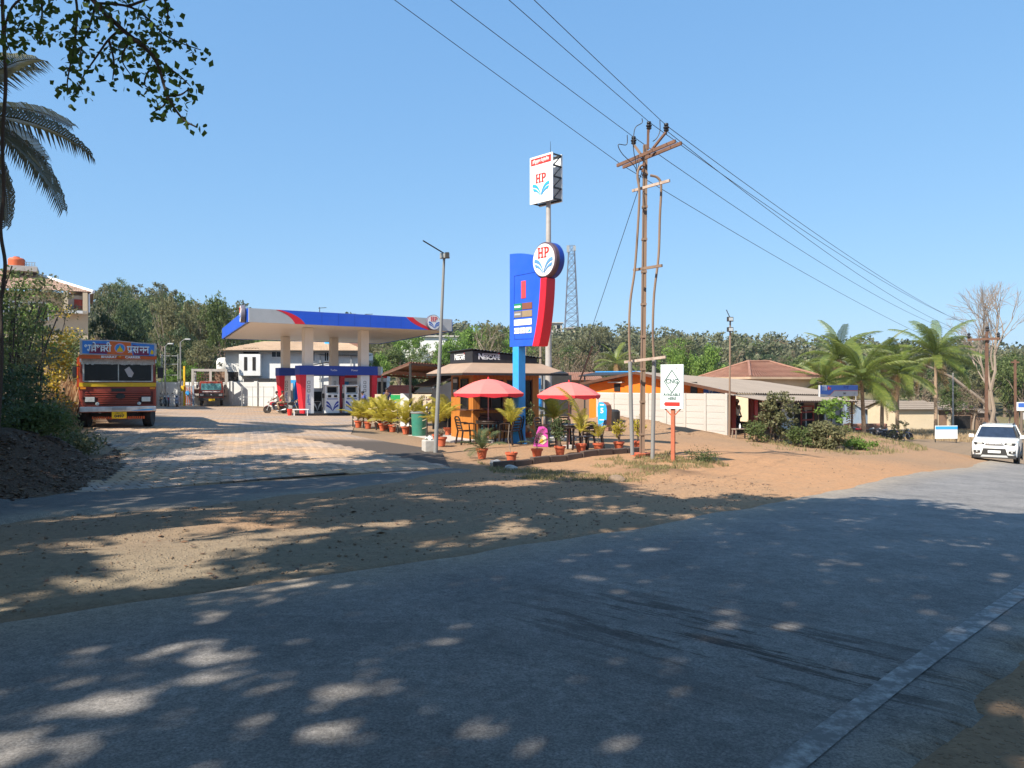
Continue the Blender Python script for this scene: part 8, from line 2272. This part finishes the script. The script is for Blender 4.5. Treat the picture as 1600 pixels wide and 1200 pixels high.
FR = {'coco': [frond_mesh(s, 3.6, M['leaf_coco'], 42, 0.045, 0.225, 0.95, sag=0.48) for s in (1, 2, 3)], 'dead': [frond_mesh(4, 3.0, M['leaf_coco_dead'], 30, 0.06, 0.22, 1.2, sag=0.9)],
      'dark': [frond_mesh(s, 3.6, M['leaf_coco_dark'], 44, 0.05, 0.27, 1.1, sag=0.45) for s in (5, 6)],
      'areca': [frond_mesh(s, 0.85, M['leaf_areca'], 18, 0.10, 0.34, 0.35, sag=0.45) for s in (7, 8)], 'pot': [frond_mesh(9, 0.7, M['leaf_pot'], 16, 0.09, 0.34, 0.4, sag=0.4)]}
def fronds(root, kinds, n, at_, el=(70, -25), sc=(0.85, 1.1), seed=0):
    rs = np.random.RandomState(seed)
    for i in range(n):
        t = i/max(1, n-1); k = kinds[0] if i < n-len(kinds)+1 or len(kinds) == 1 else kinds[1]
        me = FR[k][rs.randint(len(FR[k]))]
        o = obj('frond', me, root, at_)
        e_ = el[0]+(el[1]-el[0])*t+rs.uniform(-8, 8)
        o.rotation_euler = (rs.uniform(-.25, .25), -R(e_), i*2.399+rs.uniform(-.25, .25)); o.scale = (rs.uniform(*sc),)*3
def palm(px, py, Y, label, n=20, s=1.0, kinds=('coco', 'dead'), group=None, seed=0, lean=0.0, el=(72, -30)):
    b = Vector(atg(px+lean*F/Y, Y)); hc = 1.6+(600-py)*Y/F-b.z
    t = thing('coconut_palm', label, 'palm tree', tuple(b), 0, group)
    top_ = Vector((-lean, 0, hc))
    mb = MB(); rs = np.random.RandomState(seed); k = 9
    mb.tube([(-lean*(i/k)**1.5, 0.02*rs.randn(), -0.3+(hc+0.3)*i/k) for i in range(k+1)], [0.20-0.08*i/k for i in range(k+1)], 9); mb.build('trunk', M['palm_trunk'], t, smooth=True, fix=False)
    for i in range(n):
        t_ = i/(n-1); dead = len(kinds) > 1 and i >= n-2
        me = FR[kinds[1] if dead else kinds[0]]; me = me[rs.randint(len(me))]
        o = obj('frond', me, t, top_); e_ = el[0]+(el[1]-el[0])*t_**0.9+rs.uniform(-9, 9)
        o.rotation_euler = (rs.uniform(-.3, .3), -R(e_), i*2.399+rs.uniform(-.3, .3)+seed); o.scale = (s*rs.uniform(.85, 1.1),)*3
    return t
palm(1462, 556, 78, 'tall coconut palm standing over the brown sheds, right of the others', 26, 1.4, seed=1)
palm(1310, 562, 72, 'coconut palm rising behind the left end of the shop banner', 24, 1.3, seed=2)
palm(1346, 594, 62, 'sunlit coconut palm with long drooping fronds right of the banner', 26, 1.3, seed=3, lean=0.2)
palm(1402, 585, 74, 'coconut palm with a thick pale trunk in front of the blue hut', 22, 1.15, seed=4)
palm(1288, 600, 60, 'short coconut palm just above the long shed roof', 20, 0.9, seed=5)
palm(1378, 560, 76, 'coconut palm behind the sunlit drooping one', 16, 1.0, seed=6)
palm(962, 568, 88, 'small faded palm behind the orange gable', 14, 0.9, seed=7)
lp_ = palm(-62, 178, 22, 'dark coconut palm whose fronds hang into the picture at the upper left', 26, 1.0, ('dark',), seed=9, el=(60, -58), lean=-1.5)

# ------------------------------------------------------------------ bushes and stems
def bush(name, px, Y, w, d, h_, n, leaf, leafm, label, seed, cat='bush', z0=0.1, stems=7, barkm='bark_dark', group=None, ncl=60, crad=0.22):
    rs = np.random.RandomState(seed); b = Vector(atg(px, Y))
    cc = np.stack([w/2*rs.uniform(-1, 1, ncl), d/2*rs.uniform(-1, 1, ncl), z0+(h_-z0)*rs.rand(ncl)**0.8], 1)
    keep = ((cc[:, 0]/(w/2))**2+(cc[:, 1]/(d/2))**2) < (1.15-0.75*(cc[:, 2]/h_)**2)
    cc = cc[keep]
    P = clump_points(cc, crad*(0.6+0.8*rs.rand(len(cc)))*max(1, h_*0.5), max(4, n//len(cc)), rs)
    V_, F_ = leaf_quads(P, leaf*.6, leaf*1.3, rs)
    t = thing(name, label, cat, tuple(b), 0, group)
    obj('crown', mesh_np('crown', V_, F_, leafm, False), t)
    mb = MB()
    for i in range(stems):
        e = cc[rs.randint(len(cc))]; mb.tube([(0.12*w*rs.randn(), 0.1*d*rs.randn(), -0.2), (e[0]*.5, e[1]*.5, e[2]*.5), tuple(e)], [0.025*h_**.5, 0.018*h_**.5, 0.006], 5, cap=False)
    mb.build('trunk', M[barkm], t, smooth=True, fix=False)
    return t
B_ = [
 ('bush', 1218, 33.2, 1.8, 1.4, 2.1, 2600, 0.15, 'leaf_olive', 'tall dusty olive bush in front of the white shop panel'),
 ('bush', 1180, 32.8, 0.9, 0.9, 0.85, 900, 0.10, 'leaf_mid', 'small round green bush at the bench end of the bushes'),
 ('bush', 1290, 32.5, 2.3, 1.4, 1.05, 2600, 0.14, 'leaf_olive', 'wide low bush in front of the grey shutter'),
 ('bush', 1300, 33.2, 1.5, 1.2, 2.1, 900, 0.17, 'leaf_bright', 'lighter green leafy sapling rising from the wide low bush'),
 ('bush', 1250, 32.2, 1.1, 0.9, 0.75, 900, 0.12, 'leaf_mid', 'dark low bush between the two dusty bushes'),
 ('bush', 1345, 33.5, 1.6, 0.9, 0.4, 900, 0.12, 'leaf_bright', 'low bright green weeds right of the bushes'),
 ('bush', 1100, 20.6, 0.75, 0.5, 0.3, 600, 0.05, 'leaf_mid', 'low dark green weed on the dirt right of the arrow sign'),
 ('bush', 1410, 64, 2.2, 1.2, 1.6, 500, 0.2, 'leaf_olive', 'thin scrubby bush in front of the cream building'),
 ('bush', 86, 25, 0.9, 1.0, 3.0, 1300, 0.13, 'leaf_yellow', 'yellow leaved shrub among the green bushes on the left bank'),
 ('bush', 118, 33, 2.4, 2.0, 3.3, 2400, 0.15, 'leaf_mid', 'dark green bush behind the straw grass next to the big truck'),
 ('bush', 70, 40, 4.5, 3.0, 6.0, 3800, 0.2, 'leaf_olive', 'olive creeper covered tree in front of the balcony house'),
 ('bush', 115, 42, 1.8, 1.6, 5.0, 900, 0.18, 'leaf_yellow', 'yellow green creeper below the house balcony'),
]
for i, (nm, px, Y, w, d_, h_, n_, lf, lm, lab) in enumerate(B_):
    bush(nm, px, Y, w, d_, h_, n_, lf, M[lm], lab, 100+i, ncl=70 if n_ > 1000 else 30)
# thin stemmed saplings on the dark bank at the left edge
rs = np.random.RandomState(9)
SAP = [(2, 17.5, 5.0, 'leaf_mid'), (32, 19.5, 4.6, 'leaf_olive'), (46, 21.0, 4.2, 'leaf_olive'), (22, 21.5, 5.4, 'leaf_bright'), (72, 30.5, 4.2, 'leaf_olive'), (-22, 16.5, 4.6, 'leaf_mid'), (46, 28.5, 5.4, 'leaf_bright')]
words_ = ['leftmost of the saplings at the very edge of the picture', 'thin dark stemmed sapling second from the left edge', 'sapling with fine olive leaves above the dark earth bank', 'taller sapling behind the leftmost ones', 'sapling nearest the big truck, leaning over the straw grass', 'sapling half out of the picture at the left edge', 'lighter green sapling at the back of the left bank']
for i, (px, Y, h_, lm) in enumerate(SAP):
    b = Vector(atg(px, Y)); t = thing('sapling', words_[i], 'sapling', tuple(b), 0, 'saplings on the left bank')
    r2 = np.random.RandomState(200+i); mb = MB(); cc = []
    h_ = 0.66*h_
    for s_ in range(7):
        a = r2.rand()*6.28; sp = r2.uniform(.3, 1.0); tip = Vector((math.cos(a)*sp, math.sin(a)*sp, h_*r2.uniform(.65, 1.0)))
        pts = [Vector((0.25*math.cos(a), 0.25*math.sin(a), -0.2)), Vector((tip.x*.45+.08*r2.randn(), tip.y*.45, tip.z*.5)), tip]
        mb.tube(catmull([tuple(p) for p in pts], 4), 0.016, 5, cap=False)
        for k in range(16):
            u = 0.25+0.75*r2.rand(); q_ = Vector((tip.x*u, tip.y*u, tip.z*u)); d_ = rand_dirs(1, r2)[0]*r2.uniform(.1, .55)
            cc.append(np.array(q_)+d_*np.array([1, 1, .45]))
    mb.build('stems', M['bark_dark'], t, smooth=True, fix=False)
    cc = np.array(cc); P = clump_points(cc, np.full(len(cc), .24), 14, r2, 0.5); V_, F_ = leaf_quads(P, .06, .13, r2)
    obj('crown', mesh_np('crown', V_, F_, M[lm], False), t)
for i, (px, Y, w, h_, lm, lab) in enumerate(((8, 15.5, 2.0, 1.0, 'leaf_mango', 'dark undergrowth on the shaded bank at the left edge'), (52, 15.2, 1.0, 0.5, 'leaf_mid', 'small weeds growing on top of the dark earth bank'), (112, 18.5, 1.0, 0.3, 'leaf_olive', 'low olive weeds at the right end of the dark earth bank'), (64, 20.5, 1.8, 0.7, 'leaf_olive', 'olive undergrowth at the top of the earth bank'), (-40, 13.4, 2.2, 1.4, 'leaf_mango', 'dense dark undergrowth at the very left edge'), (72, 25.0, 1.2, 0.7, 'leaf_dry', 'dry brown weeds on the bank beside the straw grass'))):
    bush('undergrowth', px, Y, w, 1.4, h_, 2600, 0.09, M[lm], lab, 300+i, ncl=60, cat='undergrowth', crad=0.3)
# climbing stem at the left edge of the picture
pts = [W(3, -20, 9), W(6, 60, 9), W(9, 130, 9), W(4, 220, 9), W(6, 300, 9), W(1, 360, 9), W(8, 410, 9), W(5, 450, 9), W(1, 480, 9), W(3, 560, 9), W(-4, 700, 9)]
o0 = pts[-1]; o = MB().tube(catmull([tuple(p-o0) for p in pts], 5), 0.02, 7).build('hanging_vine', M['bark_dark'], None, smooth=True, loc=tuple(o0)); tag(o, 'dark twisted vine stem hanging along the left edge of the picture', 'vine')

# ------------------------------------------------------------------ potted plants
def pot_mesh(r, h_):
    return MB().lathe([(0, 0), (r*.66, 0), (r*.92, h_*.8), (r*1.08, h_*.8), (r*1.1, h_), (r*.95, h_), (r*.9, h_*.86), (0, h_*.86)], (0, 0, 0), 18).mesh('pot', M['terracotta'], True)
POTM = pot_mesh(0.15, 0.27)
def pot(px, py, Y, label, s=1.0, group='terracotta pots along the kerb'):
    if Y is None: p = hit(px, py)
    else: p = Vector(atg(px, Y))
    p = Vector((p.x, p.y, gh(p.x, p.y)+0.01))
    o = obj('flower_pot', POTM, None, tuple(p)); o.scale = (s,)*3; tag(o, label, 'flower pot', group)
    return p+Vector((0, 0, 0.23*s))
def spray(p, kind, label, n=9, s=1.0, el=(86, 25), seed=0, name='potted_palm', stem=0.0, cat='potted plant', sc=(0.8, 1.15)):
    t = thing(name, label, cat, tuple(p), 0, 'plants in terracotta pots'); rs = np.random.RandomState(seed)
    if stem > 0:
        mb = MB()
        for i in range(max(1, int(n/4))): mb.tube([(0.03*rs.randn(), 0.03*rs.randn(), 0), (0.04*rs.randn(), 0.04*rs.randn(), stem*.5), (0.03*rs.randn(), 0.03*rs.randn(), stem)], 0.011, 5)
        mb.build('stem', M['bark_pale'], t, smooth=True)
    for i in range(n):
        me = FR[kind][rs.randint(len(FR[kind]))]; o = obj('frond', me, t, (0, 0, stem))
        e_ = el[0]+(el[1]-el[0])*i/max(1, n-1)+rs.uniform(-8, 8)
        o.rotation_euler = (rs.uniform(-.3, .3), -R(e_), i*2.399+rs.uniform(-.4, .4)+seed); o.scale = (s*rs.uniform(*sc),)*3
    return t
def reed(p, label, n, h_, sprd, leafm, seed, leaf=0.1, stemm='bark', per=14, name='potted_plant'):
    t = thing(name, label, 'potted plant', tuple(p), 0, 'plants in terracotta pots'); rs = np.random.RandomState(seed); mb = MB(); cc = []
    for i in range(n):
        a = rs.rand()*6.28; tip = np.array([math.cos(a)*sprd*rs.rand(), math.sin(a)*sprd*rs.rand(), h_*rs.uniform(.6, 1)])
        mb.tube([(0.02*rs.randn(), 0.02*rs.randn(), 0), tuple(tip*np.array([.35, .35, .5])), tuple(tip)], 0.007, 4, cap=False)
        for k in range(4): cc.append(tip*(0.45+0.55*rs.rand()))
    mb.build('stem', M[stemm], t, smooth=True, fix=False)
    P = clump_points(np.array(cc), np.full(len(cc), leaf*1.1), per, rs); V_, F_ = leaf_quads(P, leaf*.5, leaf*1.3, rs, .35); obj('leaves', mesh_np('leaves', V_, F_, leafm, False), t)
q_ = pot(753, 718, None, 'terracotta pot at the left end of the kerb holding a dark bushy palm'); spray(q_, 'pot', 'dark bushy palm in the pot at the left end of the kerb', 13, 1.0, (88, 5), 1)
q_ = pot(799, 723, None, 'terracotta pot nearest the viewer, in front of the pylon foot'); spray(q_, 'areca', 'tall thin palm with a few upright fronds in the pot nearest the viewer', 6, 0.85, (84, 45), 2, stem=0.75)
q_ = pot(839, 718, None, 'terracotta pot with a short dry plant, third along the kerb'); spray(q_, 'pot', 'short dry brownish plant in the third pot along the kerb', 6, 0.8, (85, 20), 3, stem=0.12)
q_ = pot(875, 715, None, 'terracotta pot with a dense reedy plant below the right umbrella'); reed(q_, 'dense reedy plant with many upright stems below the right umbrella', 16, 0.8, 0.3, M['leaf_pot'], 4, 0.1)
q_ = pot(907.5, 711, None, 'terracotta pot whose palm frond arches high to the left'); t = spray(q_, 'areca', 'palm with one long yellow frond arching high to the left', 6, 0.8, (84, 30), 5, stem=0.35)
o = obj('frond', FR['areca'][0], t, (0, 0, 0.35)); o.rotation_euler = (0.1, -R(78), PI-0.4); o.scale = (1.75,)*3
q_ = pot(935, 709, None, 'terracotta pot with a small upright yellow green plant'); spray(q_, 'areca', 'small upright yellow green palm right of the arching one', 5, 0.6, (88, 45), 6, stem=0.18)
q_ = pot(967, 706, None, 'terracotta pot left of the power pole with a straggly yellow plant'); reed(q_, 'straggly yellowish plant left of the power pole', 9, 0.75, 0.32, M['leaf_areca'], 7, 0.11, per=7)
q_ = pot(996, 704, None, 'terracotta pot half hidden behind the power pole'); reed(q_, 'yellowish plant half hidden behind the power pole', 8, 0.8, 0.3, M['leaf_areca'], 8, 0.11, per=8)
q_ = pot(690, 698, None, 'terracotta pot with a dead twiggy plant beside the light pole'); reed(q_, 'dead twiggy plant in the pot beside the light pole', 9, 0.33, 0.16, M['leaf_dry'], 9, 0.06, 'bark_pale', 5)
q_ = pot(683, 690, 24.0, 'terracotta pot just behind the concrete block'); spray(q_, 'areca', 'yellow palm behind the concrete block and light pole', 9, 1.15, (86, 30), 10, stem=0.3)
for i, (px, Y, s, n, lab) in enumerate(((560, 31.2, 1.15, 14, 'at the left end of the chain fence'), (575, 30.6, 1.1, 13, 'second from the left along the chain fence'), (598, 29.8, 1.25, 16, 'fullest one, mid chain fence'), (613, 29.3, 1.2, 14, 'right of the fullest one by the chain fence'),
        (634, 28.4, 1.15, 12, 'beside the near shelter post'), (654, 28.9, 1.2, 12, 'behind the green bin'), (607, 30.6, 1.05, 10, 'at the back behind the fullest one'), (590, 31.4, 1.1, 10, 'at the back left behind the chain fence'))):
    q_ = pot(px, 0, Y, 'terracotta pot of the palm '+lab, 1.05, 'pots along the chain fence')
    spray(q_, 'areca', 'bushy yellow green palm '+lab, n, s*1.0, (88, 22), 20+i, stem=0.1)
q_ = pot(700, 0, 27.8, 'terracotta pot in the shade left of the kiosk wall', 1.0, 'pots along the chain fence'); spray(q_, 'areca', 'green palm in the shade against the left kiosk wall', 9, 1.25, (88, 35), 31, stem=0.35)
q_ = pot(826, 0, 26.2, 'terracotta pot behind the pink advertising stand'); reed(q_, 'dark leafy plant behind the pink advertising stand', 10, 1.0, 0.4, M['leaf_pot'], 32, 0.13)
q_ = pot(866, 0, 27.6, 'terracotta pot behind the pink stand under the right umbrella'); spray(q_, 'areca', 'yellow palm with arching fronds under the right umbrella', 10, 1.3, (84, 25), 33, stem=0.4)
# chain fence with rope
cf = None
post_px = [(551.5, 31.6), (568, 30.9), (588, 30.1), (607.5, 29.4), (621.5, 28.9), (641, 28.2), (667, 26.9)]
po = Vector(atg(551.5, 31.6)); cf = thing('rope_fence', 'low fence of dark posts with three sagging ropes by the yellow palms', 'fence', tuple(po))
tops = []
for px, Y in post_px:
    p = Vector(atg(px, Y))-po
    MB().cyl((p.x, p.y, p.z-0.1), (p.x, p.y, p.z+0.98), 0.032, 0.028, 8).build('post', M['dark'], cf, smooth=True)
    MB().lathe([(0.03, 0), (0.045, 0.03), (0.03, 0.07), (0, 0.08)], (p.x, p.y, p.z+0.98), 8).build('post_cap', M['steel'], cf, smooth=True)
    tops.append(p)
for k, z in enumerate((0.9, 0.62, 0.34)):
    for a, b_ in zip(tops, tops[1:]):
        pts = [a.lerp(b_, i/8)+Vector((0, -.03, z-0.5*(i/8)*(1-i/8)*0.8)) for i in range(9)]
        MB().tube(pts, 0.014, 5).build('rope', M['rope'], cf, smooth=True)
p = Vector(atg(654.5, 27.4)); bn_ = thing('green_bin', 'tall green bin standing behind the rope fence', 'bin', tuple(p))
m = MB(); m.lathe([(0, 0), (0.235, 0), (0.245, 0.05), (0.275, 0.82), (0.26, 0.82), (0.22, 0.06), (0, .06)], (0, 0, 0), 20); m.build('body', M['bin_green'], bn_, smooth=True)
MB().lathe([(0.285, 0.80), (0.30, 0.82), (0.30, 0.86), (0.262, 0.86), (0.262, 0.80)], (0, 0, 0), 20).build('rim', M['steel'], bn_, smooth=True)

# ------------------------------------------------------------------ roadside trees outside the frame, crowns shaped to lay this shade on the road
COT = 1/math.tan(SUN_EL)
def shade_clumps(poly_px, n, seed, h0, h1, thr=None, s=0.8, holes=(), grid=0):
    rs = np.random.RandomState(seed); Q_ = [xy(*q) if len(q) == 2 else q[:2] for q in poly_px]
    T = ground_pts(Q_, n, rs)
    if grid:
        q_ = np.array(Q_); ax = [np.arange(q_[:, i].min(), q_[:, i].max(), grid) for i in (0, 1)]
        T = np.stack([a.ravel() for a in np.meshgrid(*ax)], 1); T = T+grid*0.35*rs.randn(*T.shape); T = T[inside(T[:, 0], T[:, 1], q_)]
    if thr is not None:
        # uneven shade: long gaps in the crowns
        u = T @ np.array([0.70, 0.714]); v = T @ np.array([-0.714, 0.70])
        T = T[vnoise(u/2.2, v, s, seed)+0.5*vnoise(u, v*1.6, s*0.5, seed+1) > thr]
    for hx, hy, hr in holes:
        c = hit(hx, hy); T = T[np.hypot(T[:, 0]-c.x, T[:, 1]-c.y) > hr]
    h_ = h0+(h1-h0)*np.random.RandomState(seed+9).rand(len(T))
    return np.stack([T[:, 0]-SH.x*h_*COT, T[:, 1]-SH.y*h_*COT, h_+base_z(T[:, 0], T[:, 1])], 1)
def wxy(x, y): return (x, y, 0)
ZN = []
road_dark = [wxy(-5.5, 0.5), wxy(-6.2, 2.2), (0, 1030), (160, 1000), (330, 972), (480, 930), (620, 898), (760, 862), (900, 848), (1010, 828), (1110, 800), (1260, 780), (1440, 786), (1520, 805), wxy(10, 12.4), wxy(15, 9), wxy(9, -1), wxy(2, -1)]
H_ = [(640, 1132, .38), (40, 1172, .42), (180, 1015, .36), (360, 1040, .28), (905, 1190, .34), (130, 1105, .28)]
ZN.append(shade_clumps(road_dark, 10, 41, 7.6, 10.0, holes=H_, grid=0.43))
ZN.append(shade_clumps([(-200, 800), (350, 795), (640, 742), (900, 745), (1010, 770), (1230, 776), (1000, 812), (860, 838), (500, 890), (0, 965), (-250, 960)], 900, 43, 7.6, 10.0, thr=0.06, s=0.7))
ZN.append(shade_clumps([(-150, 835), (60, 815), (330, 798), (560, 770), (690, 738), (520, 728), (330, 721), (190, 724), (-100, 700)], 10, 45, 8.2, 10.5, grid=0.55))
ZN.append(shade_clumps([(560, 770), (800, 748), (900, 735), (760, 722), (640, 712), (400, 714), (330, 721), (690, 738)], 150, 49, 8.2, 10.5, thr=-0.1, s=1.2))
ZN.append(shade_clumps([(-250, 830), (200, 790), (190, 715), (90, 690), (-150, 690)], 10, 46, 7.5, 10.0, grid=0.55))
ZN.append(shade_clumps([(40, 712), (280, 703), (330, 697), (260, 676), (120, 672), (20, 690)], 120, 47, 8.5, 10.5, thr=-0.3, s=1.6))
ZN.append(shade_clumps([(0, 960), (480, 885), (860, 842), (900, 850), (620, 896), (330, 968), (0, 1025)], 130, 48, 7.6, 10.0, thr=0.12, s=0.7))
allc = np.concatenate(ZN)
ins_frame = (allc[:, 1] > 0.5) & (np.abs(allc[:, 0]/np.maximum(allc[:, 1], .1)) < 0.70) & ((allc[:, 2]-0.9-CAMZ)/np.maximum(allc[:, 1], .1) < 0.51)
allc = allc[~ins_frame]
# leaf clumps taken out of the crowns so the sun reaches the lorry's nose
lo_ = lor.location; w_ = np.clip((allc[:, 2]-lo_.z-1.3)*COT, 0, None)
allc = allc[np.hypot(allc[:, 0]+SH.x*w_-lo_.x, allc[:, 1]+SH.y*w_-lo_.y) > 2.5]
trunks = [(-10.5, -2.2), (-5.0, -3.6), (1.5, -3.2), (-13.5, 3.2), (-15.2, 9.5), (7.0, -2.0), (-7.6, -7.0)]
D_ = np.array([[np.hypot(c[0]-t[0], c[1]-t[1]) for t in trunks] for c in allc]); own = D_.argmin(1)
for k, (tx_, ty_) in enumerate(trunks):
    C_ = allc[own == k]
    if len(C_) < 3: continue
    rs = np.random.RandomState(400+k); zt_ = gh(tx_, ty_)
    loc = np.array([tx_, ty_, zt_]); C_ = C_-loc
    t = thing('roadside_tree', 'shade tree on the near verge outside the picture, its shadow dappling the road', 'tree', tuple(loc), 0, 'shade trees along the near verge')
    P = clump_points(C_, 0.62*(0.55+0.75*rs.rand(len(C_))), 62, rs, 0.6)
    V_, F_ = leaf_quads(P, .16, .34, rs, .62, up=0.8); obj('crown', mesh_np('crown', V_, F_, M['leaf_shade'], False), t)
    mb = MB(); limbs(mb, rs, 0.28, 4.6, C_[rs.choice(len(C_), min(16, len(C_)), False)], 0.04); mb.build('trunk', M['bark'], t, smooth=True, fix=False)
# the leafy branch that hangs into the upper left corner
hb_root = W(-40, -160, 7.0)
br = thing('leafy_branch', 'dark leafy branch of a roadside tree hanging into the upper left corner', 'branch', tuple(hb_root))
main_ = [[(-40, -160), (40, -90), (110, -40), (150, 5), (190, 45), (232, 80), (248, 105), (262, 150), (285, 185), (306, 198)],
         [(150, 5), (200, 10), (232, 30), (258, 55), (290, 70), (314, 78)], [(190, 45), (170, 62), (150, 90), (130, 120), (121, 145)],
         [(110, -40), (120, 10), (118, 50), (112, 90), (105, 130), (110, 148)], [(40, -90), (60, -20), (66, 20), (58, 45), (36, 42)], [(232, 80), (255, 100), (280, 118), (298, 135)],
         [(248, 105), (232, 112), (226, 132), (238, 140)], [(232, 80), (210, 60), (190, 90), (205, 118)], [(60, -20), (20, 10), (8, 50), (18, 85)], [(170, 62), (178, 95), (176, 125)], [(262, 150), (256, 165), (240, 175)],
         [(150, 5), (140, 40), (130, 65), (122, 100)], [(200, 10), (250, -5), (262, 20), (258, 40)], [(262, 150), (282, 148), (296, 138)]]
rs = np.random.RandomState(17); lf = []
for i, pl_ in enumerate(main_):
    dy = rs.uniform(-.35, .35)
    pts = [W(x, y, 7.0+dy*min(1, j*.4))-hb_root for j, (x, y) in enumerate(pl_)]
    cp_ = catmull([tuple(p) for p in pts], 6)
    r0 = 0.028 if i == 0 else 0.011
    MB().tube(cp_, [r0*(1-.85*j/(len(cp_)-1))+.0025 for j in range(len(cp_))], 5).build('twig', M['bark_dark'], br, smooth=True, fix=False)
    tot = len(cp_)
    for j in range(tot):
        if pl_[min(j//6, len(pl_)-1)][1] < -70: continue
        dens = 3 if i not in (0,) else 2
        for k in range(dens):
            if rs.rand() < (0.72 if j < tot*.75 else 0.9):
                lf.append(np.array(cp_[j])+rs.randn(3)*np.array([.06, .08, .05])+np.array([0, 0, -.03]))
# extra twigs and leaves in the thick part near the top edge
cen = [(30, 30, 40), (75, 10, 30), (125, 45, 34), (165, 25, 34), (215, 40, 30), (200, 75, 26), (20, 70, 26), (110, 60, 26), (60, 62, 18), (245, 70, 24)]
for x, y, r_ in cen:
    for k in range(int(r_*1.1)):
        lf.append(np.array(W(x+rs.randn()*r_*.55, y+rs.randn()*r_*.5, 7.0+rs.uniform(-.5, .5))-hb_root))
lf = np.array(lf)
lm_ = MB(); pr = [(-.5, 0, 0), (-.3, .32, .03), (.12, .37, .03), (.5, 0, -.06), (.12, -.37, .03), (-.3, -.32, .03)]
lm_.add([(x*.053, y*.053, z*.053) for x, y, z in pr], [(0, 5, 4, 3), (0, 3, 2, 1)])
LMAT = leafmat('branch_leaf', (0.035,0.075,0.015), (0.10,0.16,0.03), 0.5, 0.4)
lme = lm_.mesh('leaf', LMAT, fix=False)
order = rs.permutation(len(lf))
for j in order[:290]:
    o = obj('leaf', lme, br, tuple(lf[j])); o.rotation_euler = (rs.randn()*.7, PI/2+rs.randn()*.6, rs.rand()*6.28); o.scale = (rs.uniform(.75, 1.2),)*3
V_, F_ = leaf_quads(lf[order[290:]], .06, .09, rs, .7, 0); o = obj('leaves', mesh_np('leaves', V_, F_, LMAT, False), br); tag(o, kind='stuff')

# ------------------------------------------------------------------ haze in the air
hm = bpy.data.materials.new('haze_air'); hm.use_nodes = True
hn = hm.node_tree; hn.nodes.remove(hn.nodes['Principled BSDF'])
pv = hn.nodes.new('ShaderNodeVolumePrincipled'); pv.inputs['Density'].default_value = 0.0002
pv.inputs['Color'].default_value = (0.80, 0.88, 1.0, 1); pv.inputs['Anisotropy'].default_value = 0.3
hn.links.new(pv.outputs[0], hn.nodes['Material Output'].inputs['Volume'])
zl_ = float(GZ.min())-1.0; zh_ = float(max(40.0, GZ.max()+14))
tag(MB().box((0, 370, (zl_+zh_)/2), (1410, 1070, zh_-zl_)).build('haze', hm), kind='stuff')
scene.cycles.volume_bounces = 0
scene.cycles.volume_max_steps = 32
